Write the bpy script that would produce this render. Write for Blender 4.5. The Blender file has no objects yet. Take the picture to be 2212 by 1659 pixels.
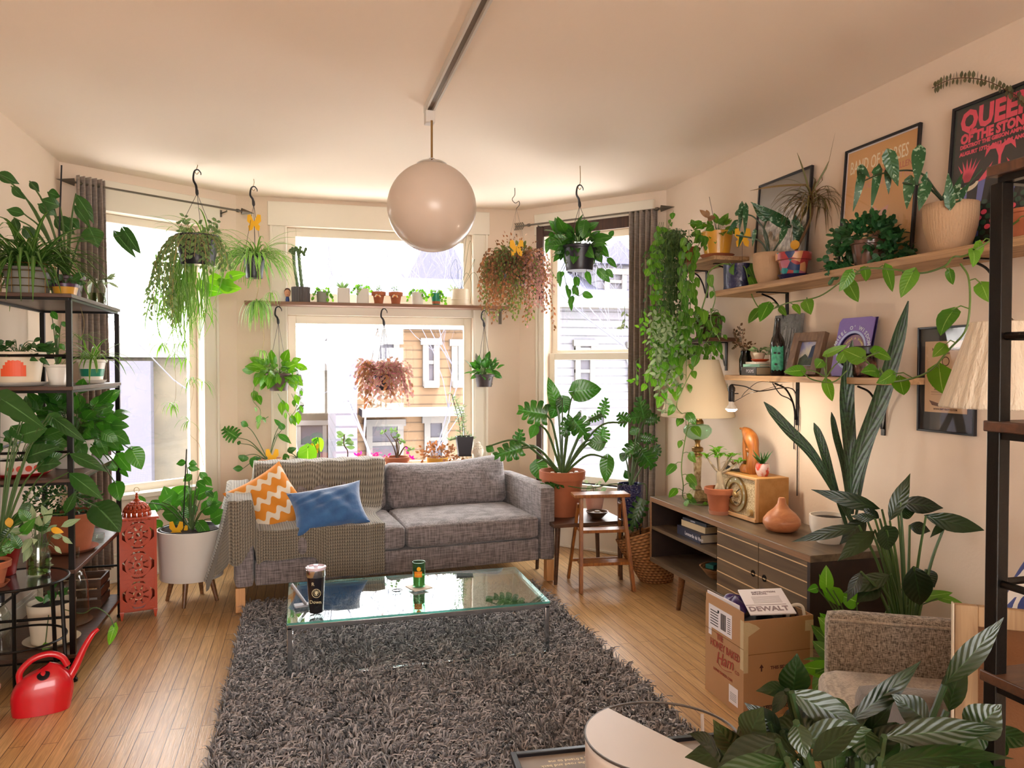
import bpy, math, random
import numpy as np
from mathutils import Vector, Matrix
random.seed(7)
R = math.radians
# ---------------------------------------------------------------- camera, sky, light, exposure
sc = bpy.context.scene
C = sc.collection
IW, IH, FPX = 2212, 1659, 1665.0
YAW, PIT, CZ = R(15.3), R(1.29), 1.45
cd = bpy.data.cameras.new('camera'); cam = bpy.data.objects.new('camera', cd); C.objects.link(cam)
cd.sensor_fit = 'HORIZONTAL'; cd.sensor_width = 36; cd.lens = 36 * FPX / IW; cd.clip_start = .05; cd.clip_end = 300
cam.location = (0, 0, CZ); cam.rotation_euler = (R(90) - PIT, 0, -YAW)
sc.camera = cam
sc.view_settings.view_transform = 'Standard'; sc.view_settings.look = 'None'
sc.view_settings.exposure = 0.72; sc.view_settings.gamma = 1
sc.view_settings.use_curve_mapping = False
sc.cycles.max_bounces = 9; sc.cycles.diffuse_bounces = 5; sc.cycles.glossy_bounces = 4
sc.cycles.transmission_bounces = 7; sc.cycles.transparent_max_bounces = 14
sc.cycles.caustics_reflective = False; sc.cycles.caustics_refractive = False
sc.cycles.use_denoising = True; sc.cycles.sample_clamp_indirect = 6
w = bpy.data.worlds.new('overcast_sky'); sc.world = w; w.use_nodes = True
nt = w.node_tree; bg = nt.nodes['Background']
tc = nt.nodes.new('ShaderNodeTexCoord'); sx = nt.nodes.new('ShaderNodeSeparateXYZ'); rp = nt.nodes.new('ShaderNodeValToRGB')
nt.links.new(tc.outputs['Generated'], sx.inputs[0]); nt.links.new(sx.outputs['Z'], rp.inputs[0]); nt.links.new(rp.outputs[0], bg.inputs[0])
rp.color_ramp.elements[0].position = 0.0; rp.color_ramp.elements[0].color = (1.0, .95, .90, 1)
rp.color_ramp.elements[1].position = 1.0; rp.color_ramp.elements[1].color = (.94, .97, 1.0, 1)
bg.inputs[1].default_value = 9.0
sl = bpy.data.lights.new('sun', 'SUN'); sl.energy = 16; sl.angle = R(12); sl.color = (1, .93, .84)
so = bpy.data.objects.new('sun', sl); C.objects.link(so); so.rotation_euler = (R(22), 0, R(35))

def portal(name, loc, rot, sx_, sy_):
    l = bpy.data.lights.new(name, 'AREA'); l.shape = 'RECTANGLE'; l.size = sx_; l.size_y = sy_; l.cycles.is_portal = True
    o = bpy.data.objects.new(name, l); C.objects.link(o); o.location = loc; o.rotation_euler = rot
portal('portal_left', (-1.02, 6.02, 1.55), (R(-90), 0, R(35.8)), .8, 2.0)
portal('portal_centre', (.63, 6.33, 1.58), (R(-90), 0, 0), 1.6, 2.1)
portal('portal_right', (2.32, 5.87, 1.52), (R(-90), 0, R(-50)), 1.1, 2.1)
portal('portal_rear', (.3, -2.7, 1.5), (R(90), 0, 0), 3.0, 1.9)

# ---------------------------------------------------------------- helpers
_fw = Vector((math.sin(YAW)*math.cos(PIT), math.cos(YAW)*math.cos(PIT), -math.sin(PIT)))
_rt = Vector((math.cos(YAW), -math.sin(YAW), 0)); _up = _rt.cross(_fw)
def P(x, y, X=None, Y=None, Z=None, D=None):
    """a point of the photograph at a known real plane or distance -> metres"""
    r = _fw + _rt*((x-IW/2)/FPX) - _up*((y-IH/2)/FPX)
    if X is not None: t = X/r.x
    elif Y is not None: t = Y/r.y
    elif Z is not None: t = (Z-CZ)/r.z
    else: t = D
    return Vector((r.x*t, r.y*t, CZ+r.z*t))
def dep(p): return Vector((p[0], p[1], p[2]-CZ)).dot(_fw)
V = Vector
def lin(c):
    if isinstance(c, str):
        c = [int(c[i:i+2], 16)/255 for i in (0, 2, 4)]
    return tuple((x/12.92 if x <= .04045 else ((x+.055)/1.055)**2.4) for x in c[:3]) + (1,)
def U(a, b): return random.uniform(a, b)
def spl(pts, n=6):
    pts = [V(p) for p in pts]
    if len(pts) < 3: return [pts[0].lerp(pts[-1], i/n) for i in range(n+1)]
    q = [pts[0]*2-pts[1]] + pts + [pts[-1]*2-pts[-2]]; out = []
    for i in range(1, len(q)-2):
        a, b, c, d = q[i-1:i+3]
        for k in range(n):
            t = k/n
            out.append(.5*((2*b)+(c-a)*t+(2*a-5*b+4*c-d)*t*t+(3*b-a-3*c+d)*t**3))
    out.append(pts[-1]); return out
def frame(d, up=V((0, 0, 1))):
    d = d.normalized() if d.length > 1e-9 else V((0, 0, 1))
    s = d.cross(up)
    if s.length < 1e-3: s = d.cross(V((1, 0, 0)))
    s.normalize(); return s, s.cross(d).normalized()

class B:
    def __init__(s): s.v = []; s.f = []; s.uv = []
    def add(s, vs, fs, uv=None):
        o = len(s.v); s.v += [tuple(x) for x in vs]; s.f += [tuple(i+o for i in f) for f in fs]
        s.uv += list(uv) if uv else [(0, 0)]*len(vs); return s
    def box(s, c, d, rz=0, rot=None):
        c = V(c); m = rot if rot is not None else Matrix.Rotation(rz, 3, 'Z')
        vs = [c + m @ V((x*d[0]/2, y*d[1]/2, z*d[2]/2)) for z in (-1, 1) for y in (-1, 1) for x in (-1, 1)]
        uv = [((x+1)/2, (z+1)/2) for z in (-1, 1) for y in (-1, 1) for x in (-1, 1)]
        return s.add(vs, [(0, 2, 3, 1), (4, 5, 7, 6), (0, 1, 5, 4), (2, 6, 7, 3), (0, 4, 6, 2), (1, 3, 7, 5)], uv)
    def bb(s, a, b):
        return s.box([(a[i]+b[i])/2 for i in range(3)], [abs(b[i]-a[i]) for i in range(3)])
    def bar(s, a, b, w_, h_, up=V((0, 0, 1))):
        a, b = V(a), V(b); d = b-a; sd, u = frame(d, up); m = Matrix((sd, d.normalized(), u)).transposed()
        return s.box((a+b)/2, (w_, d.length, h_), rot=m)
    def tube(s, pts, r, n=8, cap=True, closed=False):
        pts = [V(p) for p in pts]; L = len(pts); rr = r if isinstance(r, (list, tuple)) else [r]*L
        vs = []; uv = []; prev = None
        for i, p in enumerate(pts):
            if closed: d = pts[(i+1) % L]-pts[i-1]
            else: d = pts[min(i+1, L-1)]-pts[max(i-1, 0)]
            if prev is None: sd, u = frame(d)
            else:
                dn = d.normalized() if d.length > 1e-9 else V((0, 0, 1))
                u = prev - dn*prev.dot(dn)
                if u.length < 1e-5: sd, u = frame(d)
                u.normalize(); sd = dn.cross(u)
            prev = u
            for k in range(n):
                a = 2*math.pi*k/n; vs.append(p+(sd*math.cos(a)+u*math.sin(a))*rr[i]); uv.append((k/n, i/max(1, L-1)))
        fs = [(i*n+k, i*n+(k+1) % n, ((i+1) % L)*n+(k+1) % n, ((i+1) % L)*n+k) for i in range(L if closed else L-1) for k in range(n)]
        if cap and not closed: fs += [tuple(range(n-1, -1, -1)), tuple((L-1)*n+k for k in range(n))]
        return s.add(vs, fs, uv)
    def lathe(s, prof, c=(0, 0, 0), n=32, rot=None, sq=(1, 1), rib=None):
        c = V(c); vs = []; uv = []; L = len(prof)
        for i, (r, z) in enumerate(prof):
            for k in range(n):
                a = 2*math.pi*k/n; q = r*(1+(rib[1]*math.cos(rib[0]*a) if rib else 0))
                p = V((q*math.cos(a)*sq[0], q*math.sin(a)*sq[1], z))
                vs.append(c+(rot @ p if rot is not None else p)); uv.append((k/n, i/max(1, L-1)))
        fs = [(i*n+k, i*n+(k+1) % n, (i+1)*n+(k+1) % n, (i+1)*n+k) for i in range(L-1) for k in range(n)]
        if prof[0][0] > 1e-4: fs.append(tuple(range(n-1, -1, -1)))
        if prof[-1][0] > 1e-4: fs.append(tuple((L-1)*n+k for k in range(n)))
        return s.add(vs, fs, uv)
    def pot(s, c, r0, r1, h, rim=0, t=.006, n=36, rib=None, sq=(1, 1), belly=0):
        """open pot: r0 foot, r1 mouth, rim = height of the lip"""
        pr = [(r0*.6, 0), (r0, 0), (r0+.002, .004)]
        k = 6
        for i in range(1, k+1):
            q = i/k; rr = r0+(r1-r0)*q+belly*math.sin(math.pi*q)
            if rim and q*h > h-rim: break
            pr.append((rr, q*h))
        if rim:
            rr = r0+(r1-r0)*(h-rim)/h
            pr += [(rr, h-rim), (r1+.006, h-rim+.002), (r1+.008, h-.004), (r1+.005, h)]
        top = pr[-1][0]
        pr += [(top-t, h), (top-t-.001, h-.01), (top-t-.004-max(0, (r1-r0))*.15, h*.8), (0, h*.8)]
        return s.lathe(pr, c, n, rib=rib, sq=sq)
    def grid(s, fn, nu, nv, wrap=False):
        vs = []; uv = []
        for j in range(nv+1):
            for i in range(nu+1):
                vs.append(fn(i/nu, j/nv)); uv.append((i/nu, j/nv))
        fs = [(j*(nu+1)+i, j*(nu+1)+i+1, (j+1)*(nu+1)+i+1, (j+1)*(nu+1)+i) for j in range(nv) for i in range(nu)]
        return s.add(vs, fs, uv)
    def prism(s, poly, a, n, th, side=None):
        """flat outline (2D points in the plane with side/up axes) extruded"""
        pass
    def extr(s, pts, off):
        """closed 3D outline extruded by vector off"""
        n = len(pts); off = V(off); vs = [V(p) for p in pts]+[V(p)+off for p in pts]
        return s.add(vs, [tuple(range(n))[::-1], tuple(range(n, 2*n))]+[(i, (i+1) % n, n+(i+1) % n, n+i) for i in range(n)])
    def ribbon(s, pts, wf, nrm=None, fold=.25):
        """strap leaf along pts; wf(t) half width"""
        L = len(pts); vs = []; uv = []
        for i, p in enumerate(pts):
            d = pts[min(i+1, L-1)]-pts[max(i-1, 0)]; t = i/(L-1)
            sd, u = frame(d, nrm or V((0, 0, 1))); w_ = wf(t)
            for q in (-1, 0, 1): vs.append(p+sd*q*w_+u*(abs(q)*fold*w_)); uv.append((q*.5+.5, t))
        return s.add(vs, [(i*3+k, i*3+k+1, i*3+k+4, i*3+k+3) for i in range(L-1) for k in (0, 1)], uv)
    def leaf(s, a, b, w_, n=None, kind='heart', bend=.12, fold=.15, nv=6, side=None):
        """leaf blade from base a to tip b, full width w_, facing n"""
        a, b = V(a), V(b); ax = b-a; L = ax.length
        if L < 1e-5: return s
        axn = ax/L; n = V(n) if n is not None else V((0, 0, 1))
        n = n-axn*n.dot(axn)
        if n.length < 1e-3: n = frame(axn)[1]
        n.normalize(); sd = axn.cross(n)
        def wid(t):
            if kind == 'heart': return math.sin(math.pi*min(1, t**.62))**.8 if 0 < t < 1 else 0
            if kind == 'round': return math.sqrt(max(0, 1-(2*t-1)**2))
            if kind == 'lance': return math.sin(math.pi*t**.8)**1.15 if 0 < t < 1 else 0
            if kind == 'oval': return math.sin(math.pi*t**.9)**.8 if 0 < t < 1 else 0
            if kind == 'obov': return math.sin(math.pi*t**1.5)**.8 if 0 < t < 1 else 0
            if kind == 'wing': return math.sin(math.pi*t**.5)**.9 if 0 < t < 1 else 0
            return math.sin(math.pi*t)
        back = {'heart': .2, 'monstera': .2, 'lobed': .15, 'wing': .22, 'ivy': .1, 'round': .1}.get(kind, 0)
        if kind in ('monstera', 'lobed', 'ivy'):
            nl = {'monstera': 5, 'lobed': 6, 'ivy': 2}[kind]; gap = {'monstera': .24, 'lobed': .5, 'ivy': .5}[kind]
            s0 = {'monstera': .35, 'lobed': .3, 'ivy': .35}[kind]
            hw = lambda t: (math.sin(math.pi*min(.999, max(.001, t**.6)))**.6 if kind != 'ivy' else (1-t)**.7)
            for sg in (-1, 1):
                for l in range(nl):
                    t0, t1 = l/nl, (l+1)/nl; tc_ = (t0+t1)/2; vs = []; uv = []
                    ks = (0, .3, .6, .85, 1)
                    for ii in range(4):
                        t = t0+(t1-t0)*ii/3
                        for k in ks:
                            g = max(0, (k-s0)/(1-s0)); tt = tc_+(t-tc_)*(1-gap*g**.7 if k < 1 else (1-gap)*.45)
                            ww = hw(tc_ if k > .4 else t)*w_/2*k*(1-.04*(k == 1))
                            fwd = g*.16*(1 if kind != 'ivy' else .3)
                            z = fold*ww-bend*L*(4*(tt-.5)**2)*.5 - .25*ww*k*k*(1 if kind != 'ivy' else 0)
                            vs.append(a+axn*(L*(tt+fwd*(.6 if t > .5 else .2)) - back*L*k**1.5*(1-tt)**2)+sd*sg*ww+n*z); uv.append((.5+sg*k/2, t))
                    m = len(ks)
                    s.add(vs, [(i*m+j, i*m+j+1, (i+1)*m+j+1, (i+1)*m+j) for i in range(3) for j in range(m-1)], uv)
            return s
        cols = (-1, -.55, 0, .55, 1) if nv > 4 else (-1, 0, 1); m = len(cols); vs = []; uv = []
        for i in range(nv+1):
            t = i/nv; ww = max(wid(t), .02 if kind not in ('round',) else .02)*w_/2
            for k in cols:
                e = abs(k)
                z = fold*ww*e*(1.6-e) - bend*L*(2*t-1)**2
                vs.append(a+axn*(L*t-back*L*e**1.6*(1-t)**2)+sd*k*ww+n*z); uv.append((k*.5+.5, t))
        return s.add(vs, [(i*m+j, i*m+j+1, (i+1)*m+j+1, (i+1)*m+j) for i in range(nv) for j in range(m-1)], uv)
    def pillow(s, c, wd, ht, th, rot, n=18, pin=.07):
        c = V(c)
        for sg in (-1, 1):
            def fn(u, v):
                x, y = 2*u-1, 2*v-1; k = (1-x*x)*(1-y*y)
                px_ = x*(1-pin*(1-y*y))*wd/2; py_ = y*(1-pin*(1-x*x))*ht/2
                wr = .007*math.sin(9*x+5*y)*k+.005*math.sin(14*y-6*x+2)*k+.006*math.sin(17*(x*abs(y)-y*.6))*(x*x+y*y)*.6*k**.5
                return c+rot @ V((px_, py_, sg*(th/2*k**.42+wr)))
            s.grid(fn, n, n)
        return s
    def done(s, name, m, parent=None, smooth=True, bevel=0, sub=0, solid=0, angle=38, weld=False):
        me = bpy.data.meshes.new(name); me.from_pydata(s.v, [], s.f); me.materials.append(m)
        if s.uv:
            ul = me.uv_layers.new(name='UVMap'); li = np.empty(len(me.loops), dtype=np.int32); me.loops.foreach_get('vertex_index', li)
            ul.data.foreach_set('uv', np.array(s.uv, dtype=np.float32)[li].ravel())
        o = bpy.data.objects.new(name, me); C.objects.link(o)
        if parent is not None:
            root = parent
            while root.parent: root = root.parent
            off = root.location
            if off.length > 0: me.transform(Matrix.Translation(-off))
            o.parent = parent
        me.update()
        if smooth:
            me.shade_smooth()
            if angle: me.set_sharp_from_angle(angle=R(angle))
        if bevel:
            md = o.modifiers.new('b', 'BEVEL'); md.width = bevel; md.segments = 2; md.limit_method = 'ANGLE'; md.angle_limit = R(50)
            md.harden_normals = False
        if solid: md = o.modifiers.new('s', 'SOLIDIFY'); md.thickness = solid
        if sub: md = o.modifiers.new('u', 'SUBSURF'); md.levels = sub; md.render_levels = sub
        return o

def thing(name, label, cat, loc=(0, 0, 0), group=None):
    o = bpy.data.objects.new(name, None); C.objects.link(o); o.empty_display_size = .05; o.location = loc
    o['label'] = label; o['category'] = cat
    if group: o['group'] = group
    return o
def tag(o, label, cat, group=None):
    o['label'] = label; o['category'] = cat
    if group: o['group'] = group
    return o
def struct(o): o['kind'] = 'structure'; return o

# ---- materials
def base(name):
    m = bpy.data.materials.new(name); m.use_nodes = True; n = m.node_tree.nodes; return m, n, m.node_tree.links, n['Principled BSDF']
def mat(name, col, rough=.5, metal=0, var=None, bump=None, coat=0, trans=0, emit=0, stretch=None, sheen=0, alpha=1, ior=None):
    """var=(scale, other colour, contrast); bump=(scale, strength)"""
    m, n, l, b = base(name); b.inputs['Base Color'].default_value = lin(col); b.inputs['Roughness'].default_value = rough
    b.inputs['Metallic'].default_value = metal; b.inputs['Coat Weight'].default_value = coat; b.inputs['Transmission Weight'].default_value = trans
    if ior: b.inputs['IOR'].default_value = ior
    if sheen: b.inputs['Sheen Weight'].default_value = sheen
    if emit: b.inputs['Emission Color'].default_value = lin(col); b.inputs['Emission Strength'].default_value = emit
    if var or bump:
        t = n.new('ShaderNodeTexCoord'); mp = n.new('ShaderNodeMapping'); l.new(t.outputs['Object'], mp.inputs[0])
        if stretch: mp.inputs['Scale'].default_value = stretch
    if var:
        q = n.new('ShaderNodeTexNoise'); q.inputs['Scale'].default_value = var[0]; q.inputs['Detail'].default_value = 6; l.new(mp.outputs[0], q.inputs[0])
        r = n.new('ShaderNodeValToRGB'); k = var[2] if len(var) > 2 else .15
        r.color_ramp.elements[0].position = .5-k; r.color_ramp.elements[0].color = lin(col)
        r.color_ramp.elements[1].position = .5+k; r.color_ramp.elements[1].color = lin(var[1])
        l.new(q.outputs[0], r.inputs[0]); l.new(r.outputs[0], b.inputs['Base Color'])
    if bump:
        q = n.new('ShaderNodeTexNoise'); q.inputs['Scale'].default_value = bump[0]; q.inputs['Detail'].default_value = 4; l.new(mp.outputs[0], q.inputs[0])
        u = n.new('ShaderNodeBump'); u.inputs['Strength'].default_value = bump[1]; u.inputs['Distance'].default_value = .01
        l.new(q.outputs[0], u.inputs['Height']); l.new(u.outputs[0], b.inputs['Normal'])
    return m
def mth(n, l, op, a, b=None, c=None):
    x = n.new('ShaderNodeMath'); x.operation = op
    for i, q in enumerate((a, b, c)):
        if q is None: continue
        if isinstance(q, (int, float)): x.inputs[i].default_value = q
        else: l.new(q, x.inputs[i])
    return x.outputs[0]
def mixc(n, l, f, a, b):
    x = n.new('ShaderNodeMix'); x.data_type = 'RGBA'
    if isinstance(f, (int, float)): x.inputs[0].default_value = f
    else: l.new(f, x.inputs[0])
    for i, q in ((6, a), (7, b)):
        if isinstance(q, (tuple, list, str)): x.inputs[i].default_value = lin(q) if isinstance(q, str) else q
        else: l.new(q, x.inputs[i])
    return x.outputs[2]
def leafmat(name, c1, c2, pat=None, pc='d8e6b0', rough=.38, tr=.3, under=None):
    """leaf: colour varies leaf by leaf, light comes through; pat = edge / mid / veins / bands / mottle"""
    m, n, l, b = base(name)
    g = n.new('ShaderNodeNewGeometry'); tc_ = n.new('ShaderNodeTexCoord')
    col = mixc(n, l, g.outputs['Random Per Island'], c1, c2)
    nz = n.new('ShaderNodeTexNoise'); nz.inputs['Scale'].default_value = 25; l.new(tc_.outputs['Object'], nz.inputs[0])
    col = mixc(n, l, mth(n, l, 'MULTIPLY', nz.outputs[0], .35), col, c2)
    s = n.new('ShaderNodeSeparateXYZ'); l.new(tc_.outputs['UV'], s.inputs[0])
    e = mth(n, l, 'MULTIPLY', mth(n, l, 'ABSOLUTE', mth(n, l, 'SUBTRACT', s.outputs[0], .5)), 2)
    wv = mth(n, l, 'SINE', mth(n, l, 'MULTIPLY', mth(n, l, 'SUBTRACT', s.outputs[1], mth(n, l, 'MULTIPLY', e, .25)), 50))
    if pat == 'edge': col = mixc(n, l, mth(n, l, 'GREATER_THAN', e, .78), col, pc)
    if pat == 'mid': col = mixc(n, l, mth(n, l, 'LESS_THAN', e, .35), col, pc)
    if pat == 'veins':
        f = mth(n, l, 'MAXIMUM', mth(n, l, 'LESS_THAN', e, .06), mth(n, l, 'MULTIPLY', mth(n, l, 'GREATER_THAN', wv, .8), .55)); col = mixc(n, l, f, col, pc)
    if pat == 'midrib': col = mixc(n, l, mth(n, l, 'MULTIPLY', mth(n, l, 'LESS_THAN', e, .05), .6), col, pc)
    if pat == 'bands':
        q = n.new('ShaderNodeTexNoise'); q.inputs['Scale'].default_value = 1; q.inputs['Detail'].default_value = 5
        mp = n.new('ShaderNodeMapping'); mp.inputs['Scale'].default_value = (5, 34, 1); l.new(tc_.outputs['UV'], mp.inputs[0]); l.new(mp.outputs[0], q.inputs[0])
        col = mixc(n, l, mth(n, l, 'MULTIPLY', mth(n, l, 'GREATER_THAN', q.outputs[0], .53), .8), col, pc)
    if pat == 'mottle':
        q = n.new('ShaderNodeTexNoise'); q.inputs['Scale'].default_value = 60; q.inputs['Detail'].default_value = 5; l.new(tc_.outputs['Object'], q.inputs[0])
        col = mixc(n, l, mth(n, l, 'MULTIPLY', mth(n, l, 'GREATER_THAN', q.outputs[0], .6), .7), col, pc)
    if under: col = mixc(n, l, g.outputs['Backfacing'], col, under)
    l.new(col, b.inputs['Base Color']); b.inputs['Roughness'].default_value = rough
    u = n.new('ShaderNodeBump'); u.inputs['Strength'].default_value = .16; u.inputs['Distance'].default_value = .003
    l.new(wv, u.inputs['Height']); l.new(u.outputs[0], b.inputs['Normal'])
    t = n.new('ShaderNodeBsdfTranslucent'); mx = n.new('ShaderNodeMixShader'); mx.inputs[0].default_value = tr
    hs = n.new('ShaderNodeHueSaturation'); hs.inputs['Value'].default_value = 1.5; hs.inputs['Saturation'].default_value = 1.1; hs.inputs['Hue'].default_value = .49
    l.new(col, hs.inputs['Color']); l.new(hs.outputs[0], t.inputs[0])
    l.new(b.outputs[0], mx.inputs[1]); l.new(t.outputs[0], mx.inputs[2]); l.new(mx.outputs[0], n['Material Output'].inputs[0])
    return m
def glassmat(name, col='ffffff', gl=.1, rough=.02, tint=None):
    """thin clear sheet: sees through, mirrors at a grazing angle"""
    m, n, l, b = base(name); n.remove(b)
    t = n.new('ShaderNodeBsdfTransparent'); t.inputs[0].default_value = lin(tint or col); g = n.new('ShaderNodeBsdfGlossy'); g.inputs['Roughness'].default_value = rough
    g.inputs[0].default_value = lin(col); lw = n.new('ShaderNodeLayerWeight'); lw.inputs[0].default_value = .5; fo = mth(n, l, 'MULTIPLY_ADD', mth(n, l, 'POWER', lw.outputs['Facing'], 4.0), .9, gl*.5)
    mx = n.new('ShaderNodeMixShader'); l.new(fo, mx.inputs[0]); l.new(t.outputs[0], mx.inputs[1]); l.new(g.outputs[0], mx.inputs[2])
    l.new(mx.outputs[0], n['Material Output'].inputs[0]); return m
def woodmat(name, c1, c2, rough=.45, axis=0, sc_=1.0, bump=.15):
    m, n, l, b = base(name); t = n.new('ShaderNodeTexCoord'); mp = n.new('ShaderNodeMapping'); s = [22*sc_]*3; s[axis] = 1.3*sc_
    mp.inputs['Scale'].default_value = s; l.new(t.outputs['Object'], mp.inputs[0])
    q = n.new('ShaderNodeTexNoise'); q.inputs['Scale'].default_value = 2; q.inputs['Detail'].default_value = 8; q.inputs['Distortion'].default_value = 1.2; l.new(mp.outputs[0], q.inputs[0])
    r = n.new('ShaderNodeValToRGB'); r.color_ramp.elements[0].position = .33; r.color_ramp.elements[0].color = lin(c1); r.color_ramp.elements[1].position = .68; r.color_ramp.elements[1].color = lin(c2)
    l.new(q.outputs[0], r.inputs[0]); l.new(r.outputs[0], b.inputs['Base Color']); b.inputs['Roughness'].default_value = rough
    u = n.new('ShaderNodeBump'); u.inputs['Strength'].default_value = bump; u.inputs['Distance'].default_value = .003; l.new(q.outputs[0], u.inputs['Height']); l.new(u.outputs[0], b.inputs['Normal'])
    return m

# ---------------------------------------------------------------- room shell
m_wall = mat('wall_paint', 'e2cfbc', .85, bump=(60, .08), var=(3, 'e5d3c1', .3))
m_ceil = mat('ceiling_paint', 'f4e4d4', .9, bump=(40, .05))
m_trim = mat('white_trim_paint', 'e2dacb', .45, bump=(25, .06))
m_trim2 = mat('cream_sash_paint', 'e8e0d0', .4)
m_brownwood = woodmat('dark_bare_wood', '2c1810', '4a2c1e', .6, 2)
m_pane = glassmat('window_glass', gl=.08)
HR = 2.75
# floor: narrow oak strips that run along the right wall
m, n, l, b = base('oak_strip_floor'); m_floor = m
t = n.new('ShaderNodeTexCoord'); mp = n.new('ShaderNodeMapping'); mp.inputs['Rotation'].default_value = (0, 0, R(90)); l.new(t.outputs['Object'], mp.inputs[0])
bk = n.new('ShaderNodeTexBrick'); bk.inputs['Scale'].default_value = 1; bk.inputs['Brick Width'].default_value = 1.1; bk.inputs['Row Height'].default_value = .057
bk.inputs['Mortar Size'].default_value = .0016; bk.inputs['Color1'].default_value = lin('d3ae7c'); bk.inputs['Color2'].default_value = lin('c29a66'); bk.inputs['Mortar'].default_value = lin('4c3018')
bk.offset = .37; bk.inputs['Mortar Smooth'].default_value = .3; l.new(mp.outputs[0], bk.inputs[0])
m2 = n.new('ShaderNodeMapping'); m2.inputs['Scale'].default_value = (30, 1.6, 30); l.new(t.outputs['Object'], m2.inputs[0])
q = n.new('ShaderNodeTexNoise'); q.inputs['Scale'].default_value = 3; q.inputs['Detail'].default_value = 8; q.inputs['Distortion'].default_value = 1.5; l.new(m2.outputs[0], q.inputs[0])
r_ = n.new('ShaderNodeValToRGB'); r_.color_ramp.elements[0].position = .3; r_.color_ramp.elements[0].color = (.55, .5, .45, 1); r_.color_ramp.elements[1].position = .7; r_.color_ramp.elements[1].color = (1.1, 1.05, 1, 1)
l.new(q.outputs[0], r_.inputs[0])
mm = n.new('ShaderNodeMix'); mm.data_type = 'RGBA'; mm.blend_type = 'MULTIPLY'; mm.inputs[0].default_value = .8; l.new(bk.outputs[0], mm.inputs[6]); l.new(r_.outputs[0], mm.inputs[7])
l.new(mm.outputs[2], b.inputs['Base Color'])
u = n.new('ShaderNodeBump'); u.inputs['Strength'].default_value = .35; u.inputs['Distance'].default_value = .002
l.new(mth(n, l, 'SUBTRACT', q.outputs[0], mth(n, l, 'MULTIPLY', bk.outputs['Fac'], 2)), u.inputs['Height']); l.new(u.outputs[0], b.inputs['Normal'])
b.inputs['Roughness'].default_value = .32
WL, WR_, YB = -1.47, 2.6, -2.7
outline = [(WL-.15, YB-.15), (WR_+.15, YB-.15), (WR_+.15, 5.26), (1.84, 6.36), (-.53, 6.38), (WL-.15, 5.57)]
struct(B().extr([(x, y, 0) for x, y in outline], (0, 0, -.2)).done('floor', m_floor, smooth=False))
struct(B().extr([(x, y, HR) for x, y in outline], (0, 0, .2)).done('ceiling', m_ceil, smooth=False))
BL = ((-1.47, 5.5), (-.47, 6.22)); BC = ((-.47, 6.22), (1.76, 6.2)); BR = ((1.76, 6.2), (2.6, 5.2))
def wb(b_, W_, s0, s1, z0, z1, d0, d1):
    A, Bq = V(W_[0]+(0,)), V(W_[1]+(0,)); d = (Bq-A).normalized(); nn = V((d.y, -d.x, 0))
    c = A+d*(s0+s1)/2+nn*(d0+d1)/2+V((0, 0, (z0+z1)/2))
    return b_.box(c, (abs(s1-s0), abs(d1-d0), z1-z0), math.atan2(d.y, d.x))
def wlen(W_): return (V(W_[1])-V(W_[0])).length
def wall_hole(name, W_, holes, e0=0, e1=0):
    b_ = B(); L = wlen(W_); s = 0-e0
    s0, s1 = holes[0][0], holes[0][1]
    wb(b_, W_, -e0, s0, 0, HR, -.15, 0); wb(b_, W_, s1, L+e1, 0, HR, -.15, 0)
    z = 0
    for (_, _, z0, z1) in holes:
        wb(b_, W_, s0, s1, z, z0, -.15, 0); z = z1
    wb(b_, W_, s0, s1, z, HR, -.15, 0)
    return struct(b_.done(name, m_wall, smooth=False))
HL = (.24, .95, .58, 2.48); HU = (.37, 1.83, 1.96, 2.53); HLo = (.37, 1.83, .62, 1.85); HRt = (.26, 1.12, .52, 2.52)
wall_hole('wall_bay_left', BL, [HL]); wall_hole('wall_bay_centre', BC, [HLo, HU]); wall_hole('wall_bay_right', BR, [HRt])
struct(B().bb((WL-.15, YB-.15, 0), (WL, 5.5, HR)).done('wall_left', m_wall, smooth=False))
struct(B().bb((WR_, YB-.15, 0), (WR_+.15, 5.2, HR)).done('wall_right', m_wall, smooth=False))
b_ = B(); b_.bb((WL, YB-.15, 0), (-1.2, YB, HR)); b_.bb((1.8, YB-.15, 0), (WR_, YB, HR)); b_.bb((-1.2, YB-.15, 0), (1.8, YB, .55)); b_.bb((-1.2, YB-.15, 2.45), (1.8, YB, HR))
struct(b_.done('wall_rear', m_wall, smooth=False))
wf = struct(B().bb((.28, YB-.12, .55), (.32, YB-.06, 2.45)).done('rear_fill_window', m_trim2))  # unseen window added behind the camera to brighten the room
B().bb((-1.2, YB-.1, .55), (1.8, YB-.095, 2.45)).done('pane', m_pane, wf)
def rail_frame(b_, W_, s0, s1, z0, z1, t_, d0, d1):
    wb(b_, W_, s0, s0+t_, z0, z1, d0, d1); wb(b_, W_, s1-t_, s1, z0, z1, d0, d1)
    wb(b_, W_, s0+t_, s1-t_, z0, z0+t_, d0, d1); wb(b_, W_, s0+t_, s1-t_, z1-t_, z1, d0, d1); return b_
def casing(name, W_, h, ct, hz, cw=.13):
    s0, s1, z0, z1 = h; b_ = B()
    wb(b_, W_, s0-cw, s0, z0-.06, z1, .001, .022); wb(b_, W_, s1, s1+cw, z0-.06, z1, .001, .022)
    wb(b_, W_, s0-cw, s0-cw+.02, z0-.06, z1, .022, .032); wb(b_, W_, s0-.018, s0, z0-.06, z1, .022, .03)
    wb(b_, W_, s1+cw-.02, s1+cw, z0-.06, z1, .022, .032); wb(b_, W_, s1, s1+.018, z0-.06, z1, .022, .03)
    wb(b_, W_, s0-cw-.015, s1+cw+.015, z1, hz, .001, .03)
    return struct(b_.done(name, m_trim, smooth=False, bevel=.004))
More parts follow.
